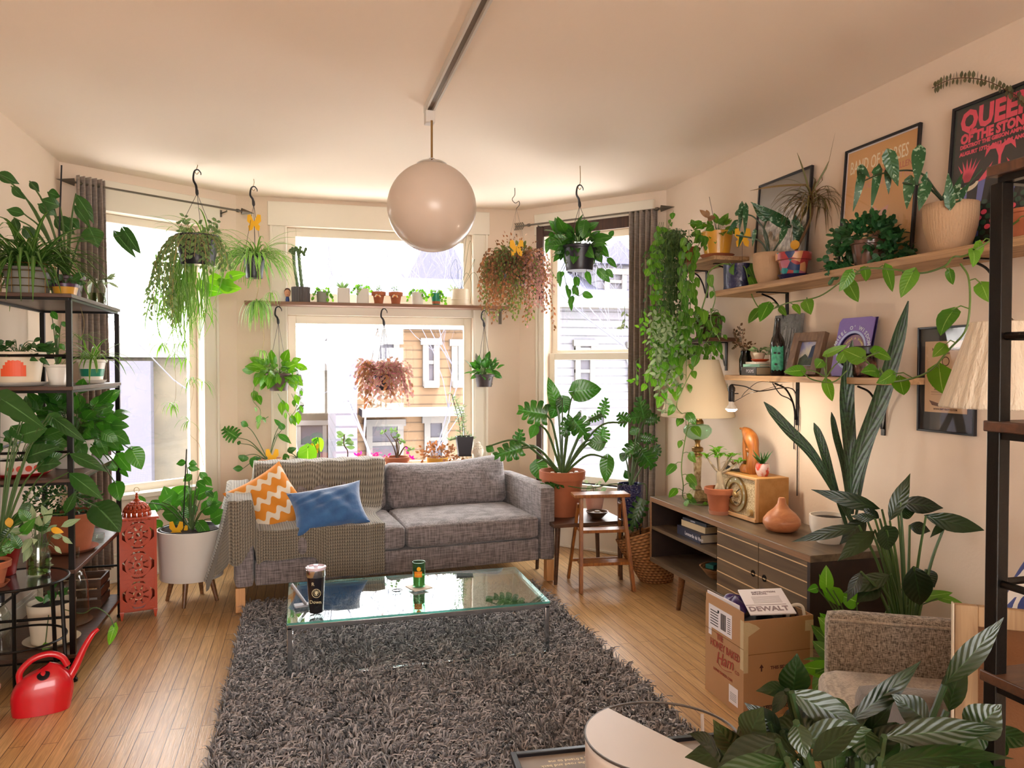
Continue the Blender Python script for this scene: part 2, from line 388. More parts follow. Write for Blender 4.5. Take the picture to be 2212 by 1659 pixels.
casing('trim_1', BL, HL, 0, 2.68, .12)
casing('trim_2', BC, (HU[0], HU[1], .62, 2.53), 0, 2.715, .125)
casing('trim_3', BR, HRt, 0, 2.69, .08)
b_ = B(); wb(b_, BC, .37, 1.83, 1.85, 1.96, .001, .02); struct(b_.done('trim_4', m_trim, bevel=.003))
def sash(name, W_, s0, s1, z0, z1, t_, d0=-.09, d1=-.05):
    f = struct(rail_frame(B(), W_, s0, s1, z0, z1, t_, d0, d1).done(name, m_trim2, smooth=False, bevel=.004))
    g = B(); wb(g, W_, s0+t_-.003, s1-t_+.003, z0+t_-.003, z1-t_+.003, (d0+d1)/2-.002, (d0+d1)/2+.002); g.done('pane', m_pane, f, smooth=False)
    return f
sash('window_1', BL, .24, .95, .58, 2.48, .055, -.12, -.08)
sash('window_2', BC, .37, 1.83, 1.96, 2.53, .065); sash('window_3', BC, .37, 1.83, .62, 1.85, .062)
f = sash('window_4', BR, .26, 1.12, .52, 1.56, .055); sash('window_6', BR, .26, 1.12, 1.53, 2.52, .055, -.13, -.095)
b_ = B(); wb(b_, BL, .2, 1.0, .55, .585, -.1, .05); wb(b_, BL, .14, 1.06, .44, .55, .001, .02); struct(b_.done('trim_5', m_trim, bevel=.004))
b_ = B(); wb(b_, BC, .1, 2.1, .565, .6, -.12, .30); struct(b_.done('trim_6', m_trim, bevel=.004))
b_ = B(); wb(b_, BR, .16, 1.22, .47, .52, -.1, .04); struct(b_.done('trim_7', m_trim, bevel=.004))
b_ = B(); wb(b_, BR, .2, 1.16, .455, .468, .001, .05); wb(b_, BR, .27, 1.12, 2.50, 2.585, .031, .05); wb(b_, BR, .20, .265, 2.0, 2.585, .031, .052); wb(b_, BR, .2, .25, .52, .98, .031, .05); struct(b_.done('trim_8', m_brownwood, bevel=.003))
for nm, W_ in (('baseboard_bay_left', BL), ('baseboard_bay_centre', BC), ('baseboard_bay_right', BR), ('baseboard_right', ((2.6, 5.2), (2.6, YB))), ('baseboard_left', ((WL, YB), (WL, 5.5)))):
    b_ = B(); L = wlen(W_); wb(b_, W_, .02, L-.02, .001, .17, .001, .016); wb(b_, W_, .02, L-.02, .17, .19, .001, .01); wb(b_, W_, .02, L-.02, .001, .02, .016, .03); struct(b_.done(nm, m_trim, bevel=.003))

# ---------------------------------------------------------------- outside: houses across the street, bare trees
m_hs1 = mat('brown_house_siding', '6b543e', .8); m_hs2 = mat('grey_house_siding', '4a4757', .8); m_hs3 = mat('pale_house_siding', '605f68', .8)
m_hs4 = mat('tan_brick', '474034', .8, var=(3, '3c372e')); m_lav = mat('lavender_wall', '403f4a', .8); m_roof = mat('grey_shingle_roof', '3c3c50', .9, bump=(30, .3)); m_ht = mat('house_trim', '605d5c', .7); m_hg = mat('house_window_glass', '35333f', .6)
m_bark = mat('bare_twig_bark', '50505f', .9); m_st = mat('light_bounce_street', 'bdbcba', .9)  # street made pale so the ground bounces light up to the ceiling
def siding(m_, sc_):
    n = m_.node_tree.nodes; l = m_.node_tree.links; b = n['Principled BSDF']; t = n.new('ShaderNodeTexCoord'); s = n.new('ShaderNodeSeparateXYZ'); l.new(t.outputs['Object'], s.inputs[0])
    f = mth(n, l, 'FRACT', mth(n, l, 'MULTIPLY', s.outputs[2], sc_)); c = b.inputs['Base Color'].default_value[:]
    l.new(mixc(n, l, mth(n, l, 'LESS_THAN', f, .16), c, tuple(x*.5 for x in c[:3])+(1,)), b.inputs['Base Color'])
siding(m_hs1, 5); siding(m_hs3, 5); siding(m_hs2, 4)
def house(name, label, x0, x1, y0, y1, zt, mw, wins, gable=None, over=.35, cat='house'):
    t_ = thing(name, label, cat, ((x0+x1)/2, (y0+y1)/2, -4))
    B().bb((x0, y0, -4), (x1, y1, zt)).done('wall', mw, t_, smooth=False)
    B().bb((x0-over, y0-over, zt), (x1+over, y1+over, zt+.25)).done('eave', m_ht, t_, smooth=False)
    if gable:
        xm = (x0+x1)/2; pts = [(x0-over, y0-over, zt+.25), (x1+over, y0-over, zt+.25), (xm, y0-over, zt+gable)] if gable > 0 else None
        if pts: B().extr(pts, (0, y1-y0+2*over, 0)).done('roof', m_roof, t_, smooth=False)
        else:
            g = -gable; ym = (y0+y1)/2; B().extr([(x0-over, y0-over, zt+.25), (x0-over, y1+over, zt+.25), (x0-over, ym, zt+g)], (x1-x0+2*over, 0, 0)).done('roof', m_roof, t_, smooth=False)
    for (a, c, z0, z1) in wins:
        f_ = rail_box(a, c, z0, z1, y0).done('window_frame', m_ht, t_, smooth=False)
        B().bb((a+.1, y0-.06, z0+.1), (c-.1, y0-.02, z1-.1)).done('pane', m_hg, f_, smooth=False)
    return t_
def rail_box(a, c, z0, z1, y):
    b_ = B(); b_.bb((a, y-.12, z0), (a+.13, y-.01, z1)); b_.bb((c-.13, y-.12, z0), (c, y-.01, z1)); b_.bb((a+.02, y-.15, z0-.03), (c-.02, y-.005, z0+.13)); b_.bb((a-.05, y-.14, z1-.15), (c+.05, y-.01, z1)); b_.bb((a, y-.1, (z0+z1)/2-.04), (c, y-.01, (z0+z1)/2+.04)); return b_
struct(B().bb((-60, -40, -4.3), (60, 80, -4.0)).done('ground', m_st, smooth=False))
def hx(x, Y): return P(x, 800, Y=Y).x
def hz(y, Y, x=850): return P(x, y, Y=Y).z
Y1 = 17.
t_ = house('brown_house', 'brown clapboard house seen through the lower middle window', hx(762, Y1), hx(1100, Y1), Y1, Y1+8, hz(712, Y1), m_hs1,
      [(hx(a, Y1), hx(c, Y1), hz(d, Y1), hz(e, Y1)) for a, c, d, e in ((806, 862, 830, 728), (912, 948, 835, 730), (974, 1000, 835, 732), (790, 870, 1010, 905), (915, 965, 1000, 900))], -1.6)
b_ = B()
for (a, c) in ((718, 760),): b_.bb((hx(a, Y1), Y1-1.6, -4), (hx(c, Y1), Y1+3, hz(728, Y1)))
b_.done('corner_bay', m_hs2, t_, smooth=False); B().bb((hx(710, Y1), Y1-1.9, hz(728, Y1)), (hx(762, Y1), Y1+3, hz(705, Y1))).done('bay_cornice', m_hs2, t_, smooth=False)
B().bb((hx(775, Y1), Y1-.9, hz(895, Y1)), (hx(1060, Y1), Y1, hz(880, Y1))).done('porch_roof', m_ht, t_, smooth=False)
Y2 = 26.
house('tan_house', 'tan brick house low behind the left of the lower middle window', hx(560, Y2), hx(722, Y2), Y2, Y2+8, hz(800, Y2), m_hs4,
      [(hx(a, Y2), hx(c, Y2), hz(d, Y2), hz(e, Y2)) for a, c, d, e in ((640, 660, 870, 810), (640, 705, 1010, 905))], 0)
Y3 = 18.
t_ = house('grey_house', 'pale sided house with a dormer seen through the right bay window', hx(1150, Y3), hx(1520, Y3), Y3, Y3+8, hz(668, Y3, 1300), m_hs3,
      [(hx(a, Y3), hx(c, Y3), hz(d, Y3, 1300), hz(e, Y3, 1300)) for a, c, d, e in ((1240, 1284, 775, 735), (1355, 1395, 775, 738), (1240, 1282, 838, 765), (1256, 1312, 960, 885), (1356, 1385, 838, 770))], -1.9, over=.5)
zz = hz(655, Y3, 1300); xd0, xd1 = hx(1300, Y3), hx(1372, Y3)
B().bb((xd0, Y3+.3, zz+.2), (xd1, Y3+3.5, zz+1.0)).done('dormer', m_hs3, t_, smooth=False)
B().extr([(xd0-.25, Y3, zz+1.0), (xd1+.25, Y3, zz+1.0), ((xd0+xd1)/2, Y3, zz+1.6)], (0, 3.6, 0)).done('dormer_roof', m_roof, t_, smooth=False)
f_ = rail_box(xd0+.15, xd1-.15, zz+.25, zz+.9, Y3+.3).done('dormer_window', m_ht, t_, smooth=False)
house('garage', 'low flat roofed tan building seen through the left bay window', -16, hx(420, 15.), 15., 22., hz(772, 15., 300), m_hs4, [], 0, over=.1, cat='building'); g_ = bpy.data.objects['garage']; B().bb((-15.9, 14.7, -3.9), (hx(332, 15.), 14.99, hz(780, 15., 300))).done('lavender_door', m_lav, g_, smooth=False)
house('gable_house', 'far grey roofed house above the small window shelf', hx(880, 40.), hx(1010, 40.), 40., 46., hz(640, 40.), m_hs2, [], 4.2)
def branch(b_, p, d, L, r, lv):
    q = p; pts = [p]; rr = [r]
    for k in range(4):
        d = (d+V((U(-.22, .22), U(-.22, .22), U(-.08, .2)))).normalized(); q = q+d*L/4; pts.append(q); rr.append(r*(1-.13*(k+1)))
        if lv > 0 and k > 0:
            for _ in range(2 if lv > 1 else 3):
                sd = V((U(-1, 1), U(-1, 1), U(-.1, .9))); branch(b_, q, (d*.7+sd*.8).normalized(), L*U(.5, .75), r*.5, lv-1)
    b_.tube(pts, rr, 4, cap=False)
for lab, x, yy in (('bare tree standing before the brown house', 1.9, 12.5), ('bare tree whose twigs cross the small upper window', -.4, 15.), ('bare tree outside the right bay window', 7.2, 14.), ('bare twiggy tree behind the globe lamp outside', 4.6, 22.)):
    b_ = B(); branch(b_, V((x, yy, -4)), V((0, 0, 1)), 6.0, .032, 4)
    tag(b_.done('bare_tree', m_bark), lab, 'tree', 'bare trees outside')

# ================================================================ helpers for flat-faced things
class Pl:
    """a local frame: O origin, ex right, ey up, ez towards the viewer"""
    def __init__(s, O, ex, ey): s.O = V(O); s.x = V(ex).normalized(); s.y = V(ey).normalized(); s.z = s.x.cross(s.y).normalized(); s.y = s.z.cross(s.x)
    def p(s, a, b, c=0): return s.O+s.x*a+s.y*b+s.z*c
    def box(s, b_, x0, x1, y0, y1, z0, z1):
        return b_.box(s.p((x0+x1)/2, (y0+y1)/2, (z0+z1)/2), (abs(x1-x0), abs(y1-y0), abs(z1-z0)), rot=Matrix((s.x, s.y, s.z)).transposed())
    def poly(s, b_, pts, z0, th=.0015): return b_.extr([s.p(a, c, z0) for a, c in pts], s.z*th)
    def disc(s, b_, cx, cy, r, z0, th=.002, ry=None, n=28, a0=0, a1=360): return s.poly(b_, [(cx+r*math.cos(R(a0+(a1-a0)*k/n)), cy+(ry or r)*math.sin(R(a0+(a1-a0)*k/n))) for k in range(n)], z0, th)
    def ring(s, b_, cx, cy, r0, r1, z0, th=.002, n=40):
        for k in range(n):
            a, c = 2*math.pi*k/n, 2*math.pi*(k+1)/n
            s.poly(b_, [(cx+r0*math.cos(a), cy+r0*math.sin(a)), (cx+r1*math.cos(a), cy+r1*math.sin(a)), (cx+r1*math.cos(c), cy+r1*math.sin(c)), (cx+r0*math.cos(c), cy+r0*math.sin(c))], z0, th)
        return b_
    def frame(s, b_, x0, x1, y0, y1, t_, z0, z1):
        s.box(b_, x0, x0+t_, y0, y1, z0, z1); s.box(b_, x1-t_, x1, y0, y1, z0, z1); s.box(b_, x0+t_, x1-t_, y0, y0+t_, z0, z1); s.box(b_, x0+t_, x1-t_, y1-t_, y1, z0, z1); return b_
    def text(s, body, a, b, c, size, m_, parent, al='LEFT', ang=0, sx_=1, bold=0, name='lettering', shear=0, sp=1):
        cu = bpy.data.curves.new(name, 'FONT'); cu.body = body; cu.size = size; cu.extrude = .0004; cu.align_x = al; cu.offset = bold; cu.shear = shear; cu.space_character = sp
        cu.resolution_u = 2
        tmp = bpy.data.objects.new(name, cu); me = bpy.data.meshes.new_from_object(tmp); bpy.data.objects.remove(tmp); bpy.data.curves.remove(cu)
        me.materials.clear(); me.materials.append(m_); me.name = name; o = bpy.data.objects.new(name, me); C.objects.link(o)
        root = parent
        while root.parent: root = root.parent
        ca, sa = math.cos(R(ang)), math.sin(R(ang)); ex = s.x*ca+s.y*sa; ey = s.y*ca-s.x*sa
        mtx = Matrix((ex*sx_, ey, s.z)).transposed().to_4x4(); mtx.translation = s.p(a, b, c)-root.location
        o.parent = parent; o.matrix_basis = mtx; return o
    def arc(s, body, cx, cy, r, a0, a1, c, size, m_, parent, bold=0, sx_=1):
        n = len(body)
        for i, ch in enumerate(body):
            if ch == ' ': continue
            a = a0+(a1-a0)*i/(n-1); s.text(ch, cx+r*math.cos(R(a)), cy+r*math.sin(R(a)), c, size, m_, parent, 'CENTER', a-90, bold=bold, sx_=sx_)
m_blk = mat('black_metal', '15120f', .35, .6, bump=(200, .05)); m_blkp = mat('black_plastic', '17151a', .4); m_chrome = mat('chrome', 'd6d8da', .12, 1)
m_white = mat('white_ceramic', 'ece6dc', .25, coat=.3); m_cream = mat('cream_ceramic', 'd8cab2', .4); m_wht = mat('matt_white', 'd8d2cb', .6)
m_terra = mat('terracotta', 'ad6542', .8, var=(9, '9a5536', .25), bump=(80, .1)); m_terra2 = mat('weathered_terracotta', 'b0714f', .85, var=(14, 'd1a68a', .2), bump=(60, .2))
m_orange = mat('orange_glaze', 'ee6a1c', .3, coat=.4); m_navy = mat('navy_glaze', '23244f', .3, bump=(70, .5), coat=.3); m_mustard = mat('mustard_glaze', 'd69b2c', .35, coat=.3)
m_dgrey = mat('charcoal_pot', '35333a', .5); m_dplas = mat('dark_plastic_pot', '211f2b', .35); m_soil = mat('potting_soil', '2c211a', 1, bump=(120, 1)); m_grey = mat('grey_ceramic', '8d8b84', .6)
m_tan = mat('tan_stoneware', 'b99a76', .8, bump=(120, .2)); m_teal = mat('teal_glaze', '1f8a6c', .3); m_pink = mat('pink_ceramic', 'c99a86', .5); m_red = mat('red_plastic', 'c41220', .3, coat=.4)
m_yel = mat('yellow_card', 'f2b61c', .6); m_paper = mat('white_paper', 'e8e4ea', .7); m_ink = mat('black_ink', '1c1a1a', .7); m_brass = mat('aged_brass', '9c7c4c', .35, .9)
m_glass = glassmat('clear_glass', gl=.1, tint='f4f8f4'); m_gglass = glassmat('green_glass', 'd4efdc', .1, tint='d6f2e0'); m_water = glassmat('greenish_water', 'ffffff', .04, tint='b8c79a')
m_oak = woodmat('light_oak', 'c08a56', 'd9a873', .5, 2); m_walnut = woodmat('walnut', '5c3a22', '7d5433', .4, 1); m_ladder = woodmat('chestnut_stained_wood', '784521', 'a2662f', .35, 2); m_shelf = woodmat('reclaimed_board', '8f6a48', 'c09a70', .6, 1, 1, .4)
m_shelfc = woodmat('brown_shelf_board', '6c4630', '875c40', .5, 0); m_dwood = woodmat('dark_stained_wood', '3b2518', '5a3a26', .4, 0)

# ================================================================ rug
def weave(name, c1, c2, scale=260, rough=.9, bump=.4, uv=False, sheen=.2, noise=0):
    m, n, l, b = base(name); t = n.new('ShaderNodeTexCoord'); s = n.new('ShaderNodeSeparateXYZ'); l.new(t.outputs['UV' if uv else 'Object'], s.inputs[0])
    mp = n.new('ShaderNodeMapping'); kk = 13 if scale < 400 else 70; mp.inputs['Scale'].default_value = (kk, kk, scale*.6); l.new(t.outputs['Object'], mp.inputs[0]); q = n.new('ShaderNodeTexNoise'); q.inputs['Scale'].default_value = 1; q.inputs['Detail'].default_value = 3; l.new(mp.outputs[0], q.inputs[0])
    mp2 = n.new('ShaderNodeMapping'); mp2.inputs['Scale'].default_value = (scale*.6, scale*.3, kk); l.new(t.outputs['Object'], mp2.inputs[0]); q2 = n.new('ShaderNodeTexNoise'); q2.inputs['Scale'].default_value = 1; q2.inputs['Detail'].default_value = 3; l.new(mp2.outputs[0], q2.inputs[0])
    a = mth(n, l, 'MULTIPLY', mth(n, l, 'ADD', q.outputs[0], q2.outputs[0]), .5)
    r = n.new('ShaderNodeValToRGB'); r.color_ramp.elements[0].position = .4; r.color_ramp.elements[0].color = lin(c1); r.color_ramp.elements[1].position = .6; r.color_ramp.elements[1].color = lin(c2)
    l.new(a, r.inputs[0]); l.new(r.outputs[0], b.inputs['Base Color']); b.inputs['Roughness'].default_value = rough; b.inputs['Sheen Weight'].default_value = sheen
    u = n.new('ShaderNodeBump'); u.inputs['Strength'].default_value = bump; u.inputs['Distance'].default_value = .003; l.new(a, u.inputs['Height']); l.new(u.outputs[0], b.inputs['Normal']); return m
m_rugb = mat('rug_backing', '2a2724', 1)
m, n, l, b = base('shag_yarn'); m_shag = m; g = n.new('ShaderNodeNewGeometry')
l.new(mixc(n, l, g.outputs['Random Per Island'], '36343a', 'b4b0b2'), b.inputs['Base Color']); b.inputs['Roughness'].default_value = .9; b.inputs['Sheen Weight'].default_value = .3
RX0, RX1, RY0, RY1 = -.33, 1.47, 1.9, 4.84
t_ = thing('shag_rug', 'dark grey shag rug under the glass coffee table', 'rug', ((RX0+RX1)/2, (RY0+RY1)/2, 0))
B().bb((RX0, RY0, .001), (RX1, RY1, .012)).done('backing', m_rugb, t_)
rng = np.random.default_rng(3)
N = 72000
px = rng.uniform(RX0, RX1, N); py = RY1-(RY1-RY0)*rng.random(N)**.9
cl = np.sin(px*31+np.sin(py*17)*2)*np.cos(py*27+np.sin(px*23)*2)
ang = rng.uniform(0, 2*np.pi, N)*.35+cl*3.0+np.sin(px*9)*2; ln = rng.uniform(.035, .07, N); wd_ = rng.uniform(.0022, .0042, N); lean = rng.uniform(.3, 1.0, N)
lvl = np.array([0, .35, .7, 1.0]); vs = np.zeros((N, 8, 3), np.float32)
tw = ang+np.pi/2+rng.uniform(-.9, .9, N)
for k, tt in enumerate(lvl):
    cx = px+np.cos(ang)*ln*lean*tt**1.6; cy = py+np.sin(ang)*ln*lean*tt**1.6; cz = .01+ln*(1-.35*lean)*np.sin(tt*1.9)*.95
    ww = wd_*(1-.35*tt)
    for s_, sg in ((0, -1), (1, 1)):
        vs[:, 2*k+s_, 0] = cx+sg*np.cos(tw)*ww; vs[:, 2*k+s_, 1] = cy+sg*np.sin(tw)*ww; vs[:, 2*k+s_, 2] = cz+sg*.001
vs -= np.array(t_.location, dtype=np.float32)
me = bpy.data.meshes.new('pile'); me.vertices.add(N*8); me.vertices.foreach_set('co', vs.ravel())
q = np.array([[0, 1, 3, 2], [2, 3, 5, 4], [4, 5, 7, 6]]); loops = (q[None]+np.arange(N)[:, None, None]*8).reshape(-1).astype(np.int32)
me.loops.add(len(loops)); me.loops.foreach_set('vertex_index', loops); me.polygons.add(N*3); me.polygons.foreach_set('loop_start', np.arange(0, N*12, 4, dtype=np.int32))
me.update(); me.validate(); me.materials.append(m_shag); o = bpy.data.objects.new('pile', me); C.objects.link(o); o.parent = t_; o['kind'] = 'stuff'; me.shade_smooth()

# ================================================================ sofa
m_sofa = weave('grey_tweed_upholstery', '5c5555', '918889', 260)
SA = R(4.7); SO = V((-.385, 4.735, 0)); SM = Matrix.Rotation(SA, 3, 'Z')
def sl(x, y, z): return SO+SM @ V((x, y, z))
class LB(B):
    def place(s, f): s.v = [tuple(f(*p)) for p in s.v]; return s
SW, SD = 2.04, .92
t_ = thing('sofa', 'grey tweed sofa with loose cushions in front of the bay window', 'sofa', SO)
def rbox(b_, x0, x1, y0, y1, z0, z1, r=.03, puff=(0, 0, 0), n=10):
    """soft box: rounded edges, faces that swell by puff"""
    c = V(((x0+x1)/2, (y0+y1)/2, (z0+z1)/2)); h = V(((x1-x0)/2, (y1-y0)/2, (z1-z0)/2))
    ax = [(0, 1, 2), (1, 2, 0), (2, 0, 1)]
    for a, b2, c2 in ax:
        for sg in (-1, 1):
            def fn(u, v):
                q = [0, 0, 0]; q[a] = sg; q[b2] = (2*u-1)*sg; q[c2] = 2*v-1
                e = []
                for i in range(3):
                    hi = h[i]; rr = min(r, hi*.98); s_ = q[i]
                    s_ = math.copysign(abs(s_)**.75, s_) if abs(s_) < 1 else s_
                    inner = max(-hi+rr, min(hi-rr, s_*hi)); e.append((inner, s_*hi-inner, rr))
                dv = V([x[1] for x in e]); L = dv.length; rr = min(x[2] for x in e)
                dv = dv*(rr/L) if L > 1e-9 else dv
                p = V([e[i][0]+dv[i] for i in range(3)])
                for i in range(3):
                    if puff[i]:
                        o1, o2 = [k for k in range(3) if k != i]
                        p[i] += math.copysign(1, p[i])*puff[i]*max(0, 1-(p[o1]/h[o1])**2)*max(0, 1-(p[o2]/h[o2])**2)*min(1, abs(p[i])/h[i])
                return c+p
            b_.grid(fn, n, n)
    return b_
rbox(LB(), 0, .115, 0, SD, .15, .645, .028, (.0, 0, .01)).place(sl).done('armrest', m_sofa, t_, angle=0)
rbox(LB(), SW-.115, SW, 0, SD, .15, .645, .028, (.0, 0, .01)).place(sl).done('armrest', m_sofa, t_, angle=0)
rbox(LB(), .117, SW-.117, .015, SD-.2, .15, .30, .015).place(sl).done('base_rail', m_sofa, t_, angle=0)
rbox(LB(), .117, SW-.117, SD-.16, SD, .15, .66, .03).place(sl).done('back_frame', m_sofa, t_, angle=0)
xm = SW/2
for a, c in ((.12, xm-.003), (xm+.003, SW-.12)):
    b_ = rbox(LB(), a, c, -.005, SD-.28, .303, .452, .035, (0, .012, .018), 14)
    sc_ = b_.place(sl).done('seat_cushion', m_sofa, t_, angle=0)
    b2 = LB(); b2.tube([(a+.03, -.004, .435), (c-.03, -.004, .435)], .004, 6); b2.place(sl).done('piping', m_sofa, sc_)
for a, c, k in ((.13, xm-.005, 0), (xm+.005, SW-.125, 1)):
    b_ = rbox(LB(), 0, c-a, 0, .19, 0, .315, .06, (0, .05, .015), 18)
    def bk_(x, y, z):
        t = z/.315; dip = .035*math.sin(math.pi*x/(c-a))*t if k else .02*math.sin(math.pi*x/(c-a))*t
        wr = .007*math.sin(x*38+z*22)*t*(1-t)*3+.005*math.sin(x*70-z*30)*math.exp(-((t-.55)/.25)**2)
        return sl(a+x, SD-.335+y+(.1*t)-wr+.0, .445+z*(.985)-dip+(.03*(x/(c-a))**2*t if k else 0))
    b_.place(bk_).done('back_cushion', m_sofa, t_, angle=0)
for x, y in ((.035, .04), (SW-.035, .04), (.035, SD-.05), (SW-.035, SD-.05)):
    b_ = LB(); b_.box((x, y, .078), (.055, .055, .144)); b_.place(sl).done('leg', m_oak, t_, bevel=.003)

# knitted throw
m, n, l, b = base('knitted_throw_wool'); m_knit = m; t = n.new('ShaderNodeTexCoord'); s = n.new('ShaderNodeSeparateXYZ'); l.new(t.outputs['UV'], s.inputs[0])
a1 = mth(n, l, 'SINE', mth(n, l, 'MULTIPLY', s.outputs[0], 2*math.pi)); a2 = mth(n, l, 'SINE', mth(n, l, 'ADD', mth(n, l, 'MULTIPLY', s.outputs[1], 2*math.pi), mth(n, l, 'MULTIPLY', a1, 1.2)))
hh = mth(n, l, 'ADD', mth(n, l, 'MULTIPLY', a1, .6), mth(n, l, 'MULTIPLY', a2, .4)); h2 = mth(n, l, 'ADD', mth(n, l, 'MULTIPLY', hh, .5), .5)
l.new(mixc(n, l, h2, '4c443a', '9a907f'), b.inputs['Base Color']); b.inputs['Roughness'].default_value = .95; b.inputs['Sheen Weight'].default_value = .4
u = n.new('ShaderNodeBump'); u.inputs['Strength'].default_value = .9; u.inputs['Distance'].default_value = .006; l.new(h2, u.inputs['Height']); l.new(u.outputs[0], b.inputs['Normal'])
def sstep(a, b_, x): t = max(0, min(1, (x-a)/(b_-a))); return t*t*(3-2*t)
def thz(x, y):
    seat = .485; arm = .672*(1-sstep(.10, .19, x)); yb = SD-.345
    back = .0 if y < yb-.06 else (.485+(.80-.485)*sstep(yb-.06, yb+.13, y))
    z = max(seat, arm, back if x > .0 else 0)
    if arm > seat and y > yb: z = max(arm, seat+(back-seat)*sstep(.0, .22, x))
    return z
def throw(u, v):
    # u: across from the outer side of the arm, v: from the front hem up to the top of the back
    a = -.50+u*1.52; bl = .17 if .16 < a < .55 else .31
    bl = .40*(1-sstep(.02, .2, a))+(.2+.13*sstep(.52, .62, a))*sstep(.02, .2, a)
    rx = .88+.14*sstep(.5, .9, v)
    if a > 0: a = a/1.02*rx
    fl = .52 if v < .3 else .42
    bq = -bl+v*(SD+bl-.06)
    y = max(bq, -.022); x = max(a, -.015)
    z = thz(x, max(y, 0))
    if bq < -.022: z -= (-.022-bq); y = -.024-.012*math.sin(x*26+1)-.004*math.sin(x*61)-(.015 if x > .55 else 0)*sstep(.55, .6, x)
    if a < -.015:
        k = -.015-a; f = max(0, -.022-bq); x = -.018-.022*math.sin(y*13+1)**2-.32*k**1.3
        z = thz(0, max(y, 0))-max(k, f)*.95-.22*min(k, f)
    z += .004*math.sin(x*40+y*11)*(1 if bq > 0 else 0)
    return sl(x, y, max(z, .17))
b_ = B(); b_.grid(throw, 110, 90); b_.uv = [(uu*92, vv*62) for uu, vv in b_.uv]
tt = tag(b_.done('knitted_throw', m_knit, angle=0, solid=.008), 'beige knitted throw draped over the left arm and seat of the sofa', 'throw')
# cushions
m, n, l, b = base('orange_wave_cotton'); m_wave = m; t = n.new('ShaderNodeTexCoord'); s = n.new('ShaderNodeSeparateXYZ'); l.new(t.outputs['UV'], s.inputs[0])
zz_ = mth(n, l, 'MULTIPLY', mth(n, l, 'SINE', mth(n, l, 'MULTIPLY', s.outputs[0], 32)), .05)
f = mth(n, l, 'FRACT', mth(n, l, 'MULTIPLY', mth(n, l, 'ADD', s.outputs[1], zz_), 3.4))
l.new(mixc(n, l, mth(n, l, 'GREATER_THAN', f, .6), 'd58522', 'ddd0bb'), b.inputs['Base Color']); b.inputs['Roughness'].default_value = .9; b.inputs['Sheen Weight'].default_value = .2
def rotm(ex, ey):
    ex = V(ex).normalized(); ez = ex.cross(V(ey)).normalized(); return Matrix((ex, ez.cross(ex), ez)).transposed()
c1 = P(581, 1086, D=4.84)
b_ = B(); b_.pillow(c1, .40, .40, .17, rotm(SM @ V((.82, .25, .42)), SM @ V((-.42, .35, .8))), 24, .10)
tag(b_.done('wave_cushion', m_wave, weld=True), 'orange cushion with cream wavy stripes on the throw', 'cushion')
m_vel = mat('blue_velvet', '1d4f86', .7, sheen=1, var=(14, '2a66a0', .2), bump=(30, .3))
c2 = P(710, 1100, D=4.75)+V((0, 0, .008))
b_ = B(); b_.pillow(c2, .46, .29, .17, rotm(SM @ V((1, .08, .12)), SM @ V((-.13, .5, .8))), 24, .12)
tag(b_.done('velvet_cushion', m_vel), 'blue velvet lumbar cushion leaning beside the orange one', 'cushion')

# ================================================================ coffee table and what lies on it
TX0, TX1, TY0, TY1, TZ = -.068, 1.175, 3.59, 4.225, .305
t_ = thing('coffee_table', 'low chrome coffee table with a clear glass top on the rug', 'coffee table', ((TX0+TX1)/2, (TY0+TY1)/2, 0))
m_tglass = glassmat('table_glass', 'ffffff', .22, .01, tint='e2f0ee'); m_edge = mat('green_glass_edge', '6ab0a6', .1, trans=.5)
def dip(b_): b_.v = [(x, y, z-(TY1-y)*.016) for x, y, z in b_.v]; return b_  # tilts the table top towards the front so the glass mirrors more window
gt = dip(B().bb((TX0, TY0, TZ-.010), (TX1, TY1, TZ))).done('glass_top', m_tglass, t_, smooth=False)
b_ = B(); e_ = .0015
b_.bb((TX0-e_, TY0-e_, TZ-.010), (TX1+e_, TY0, TZ-.0005)); b_.bb((TX0-e_, TY1, TZ-.010), (TX1+e_, TY1+e_, TZ-.0005)); b_.bb((TX0-e_, TY0, TZ-.010), (TX0, TY1, TZ-.0005)); b_.bb((TX1, TY0, TZ-.010), (TX1+e_, TY1, TZ-.0005))
dip(b_).done('glass_edge', m_edge, gt, smooth=False)
T2 = .022; zt = TZ-.011
b_ = B(); b_.bb((TX0, TY0, zt-T2), (TX1, TY0+T2, zt)); b_.bb((TX0, TY1-T2, zt-T2), (TX1, TY1, zt)); b_.bb((TX0, TY0+T2, zt-T2), (TX0+T2, TY1-T2, zt)); b_.bb((TX1-T2, TY0+T2, zt-T2), (TX1, TY1-T2, zt)); dip(b_).done('top_frame', m_chrome, t_, bevel=.002)
b_ = B(); z0, z1 = .034, .046; b_.bb((TX0, TY0, z0), (TX1, TY0+T2, z1)); b_.bb((TX0, TY1-T2, z0), (TX1, TY1, z1)); b_.bb((TX0, TY0+T2, z0), (TX0+T2, TY1-T2, z1)); b_.bb((TX1-T2, TY0+T2, z0), (TX1, TY1-T2, z1)); b_.done('bottom_frame', m_chrome, t_, bevel=.002)
for x in (TX0, TX1-T2):
    for y in (TY0, TY1-T2): B().bb((x, y, .012), (x+T2, y+T2, zt-T2)).done('leg', m_chrome, t_, bevel=.002)
p = P(683, 1322, Z=TZ)
t_ = thing('travel_tumbler', 'black insulated tumbler with a steel rim on the coffee table', 'tumbler', p)
B().lathe([(.0, .001), (.031, .001), (.033, .006), (.041, .165), (.0415, .17)], p, 36).done('body', mat('black_enamel', '17151c', .25, coat=.5), t_)
B().lathe([(.042, .168), (.044, .172), (.044, .2), (.042, .202)], p, 36).done('steel_rim', m_chrome, t_)
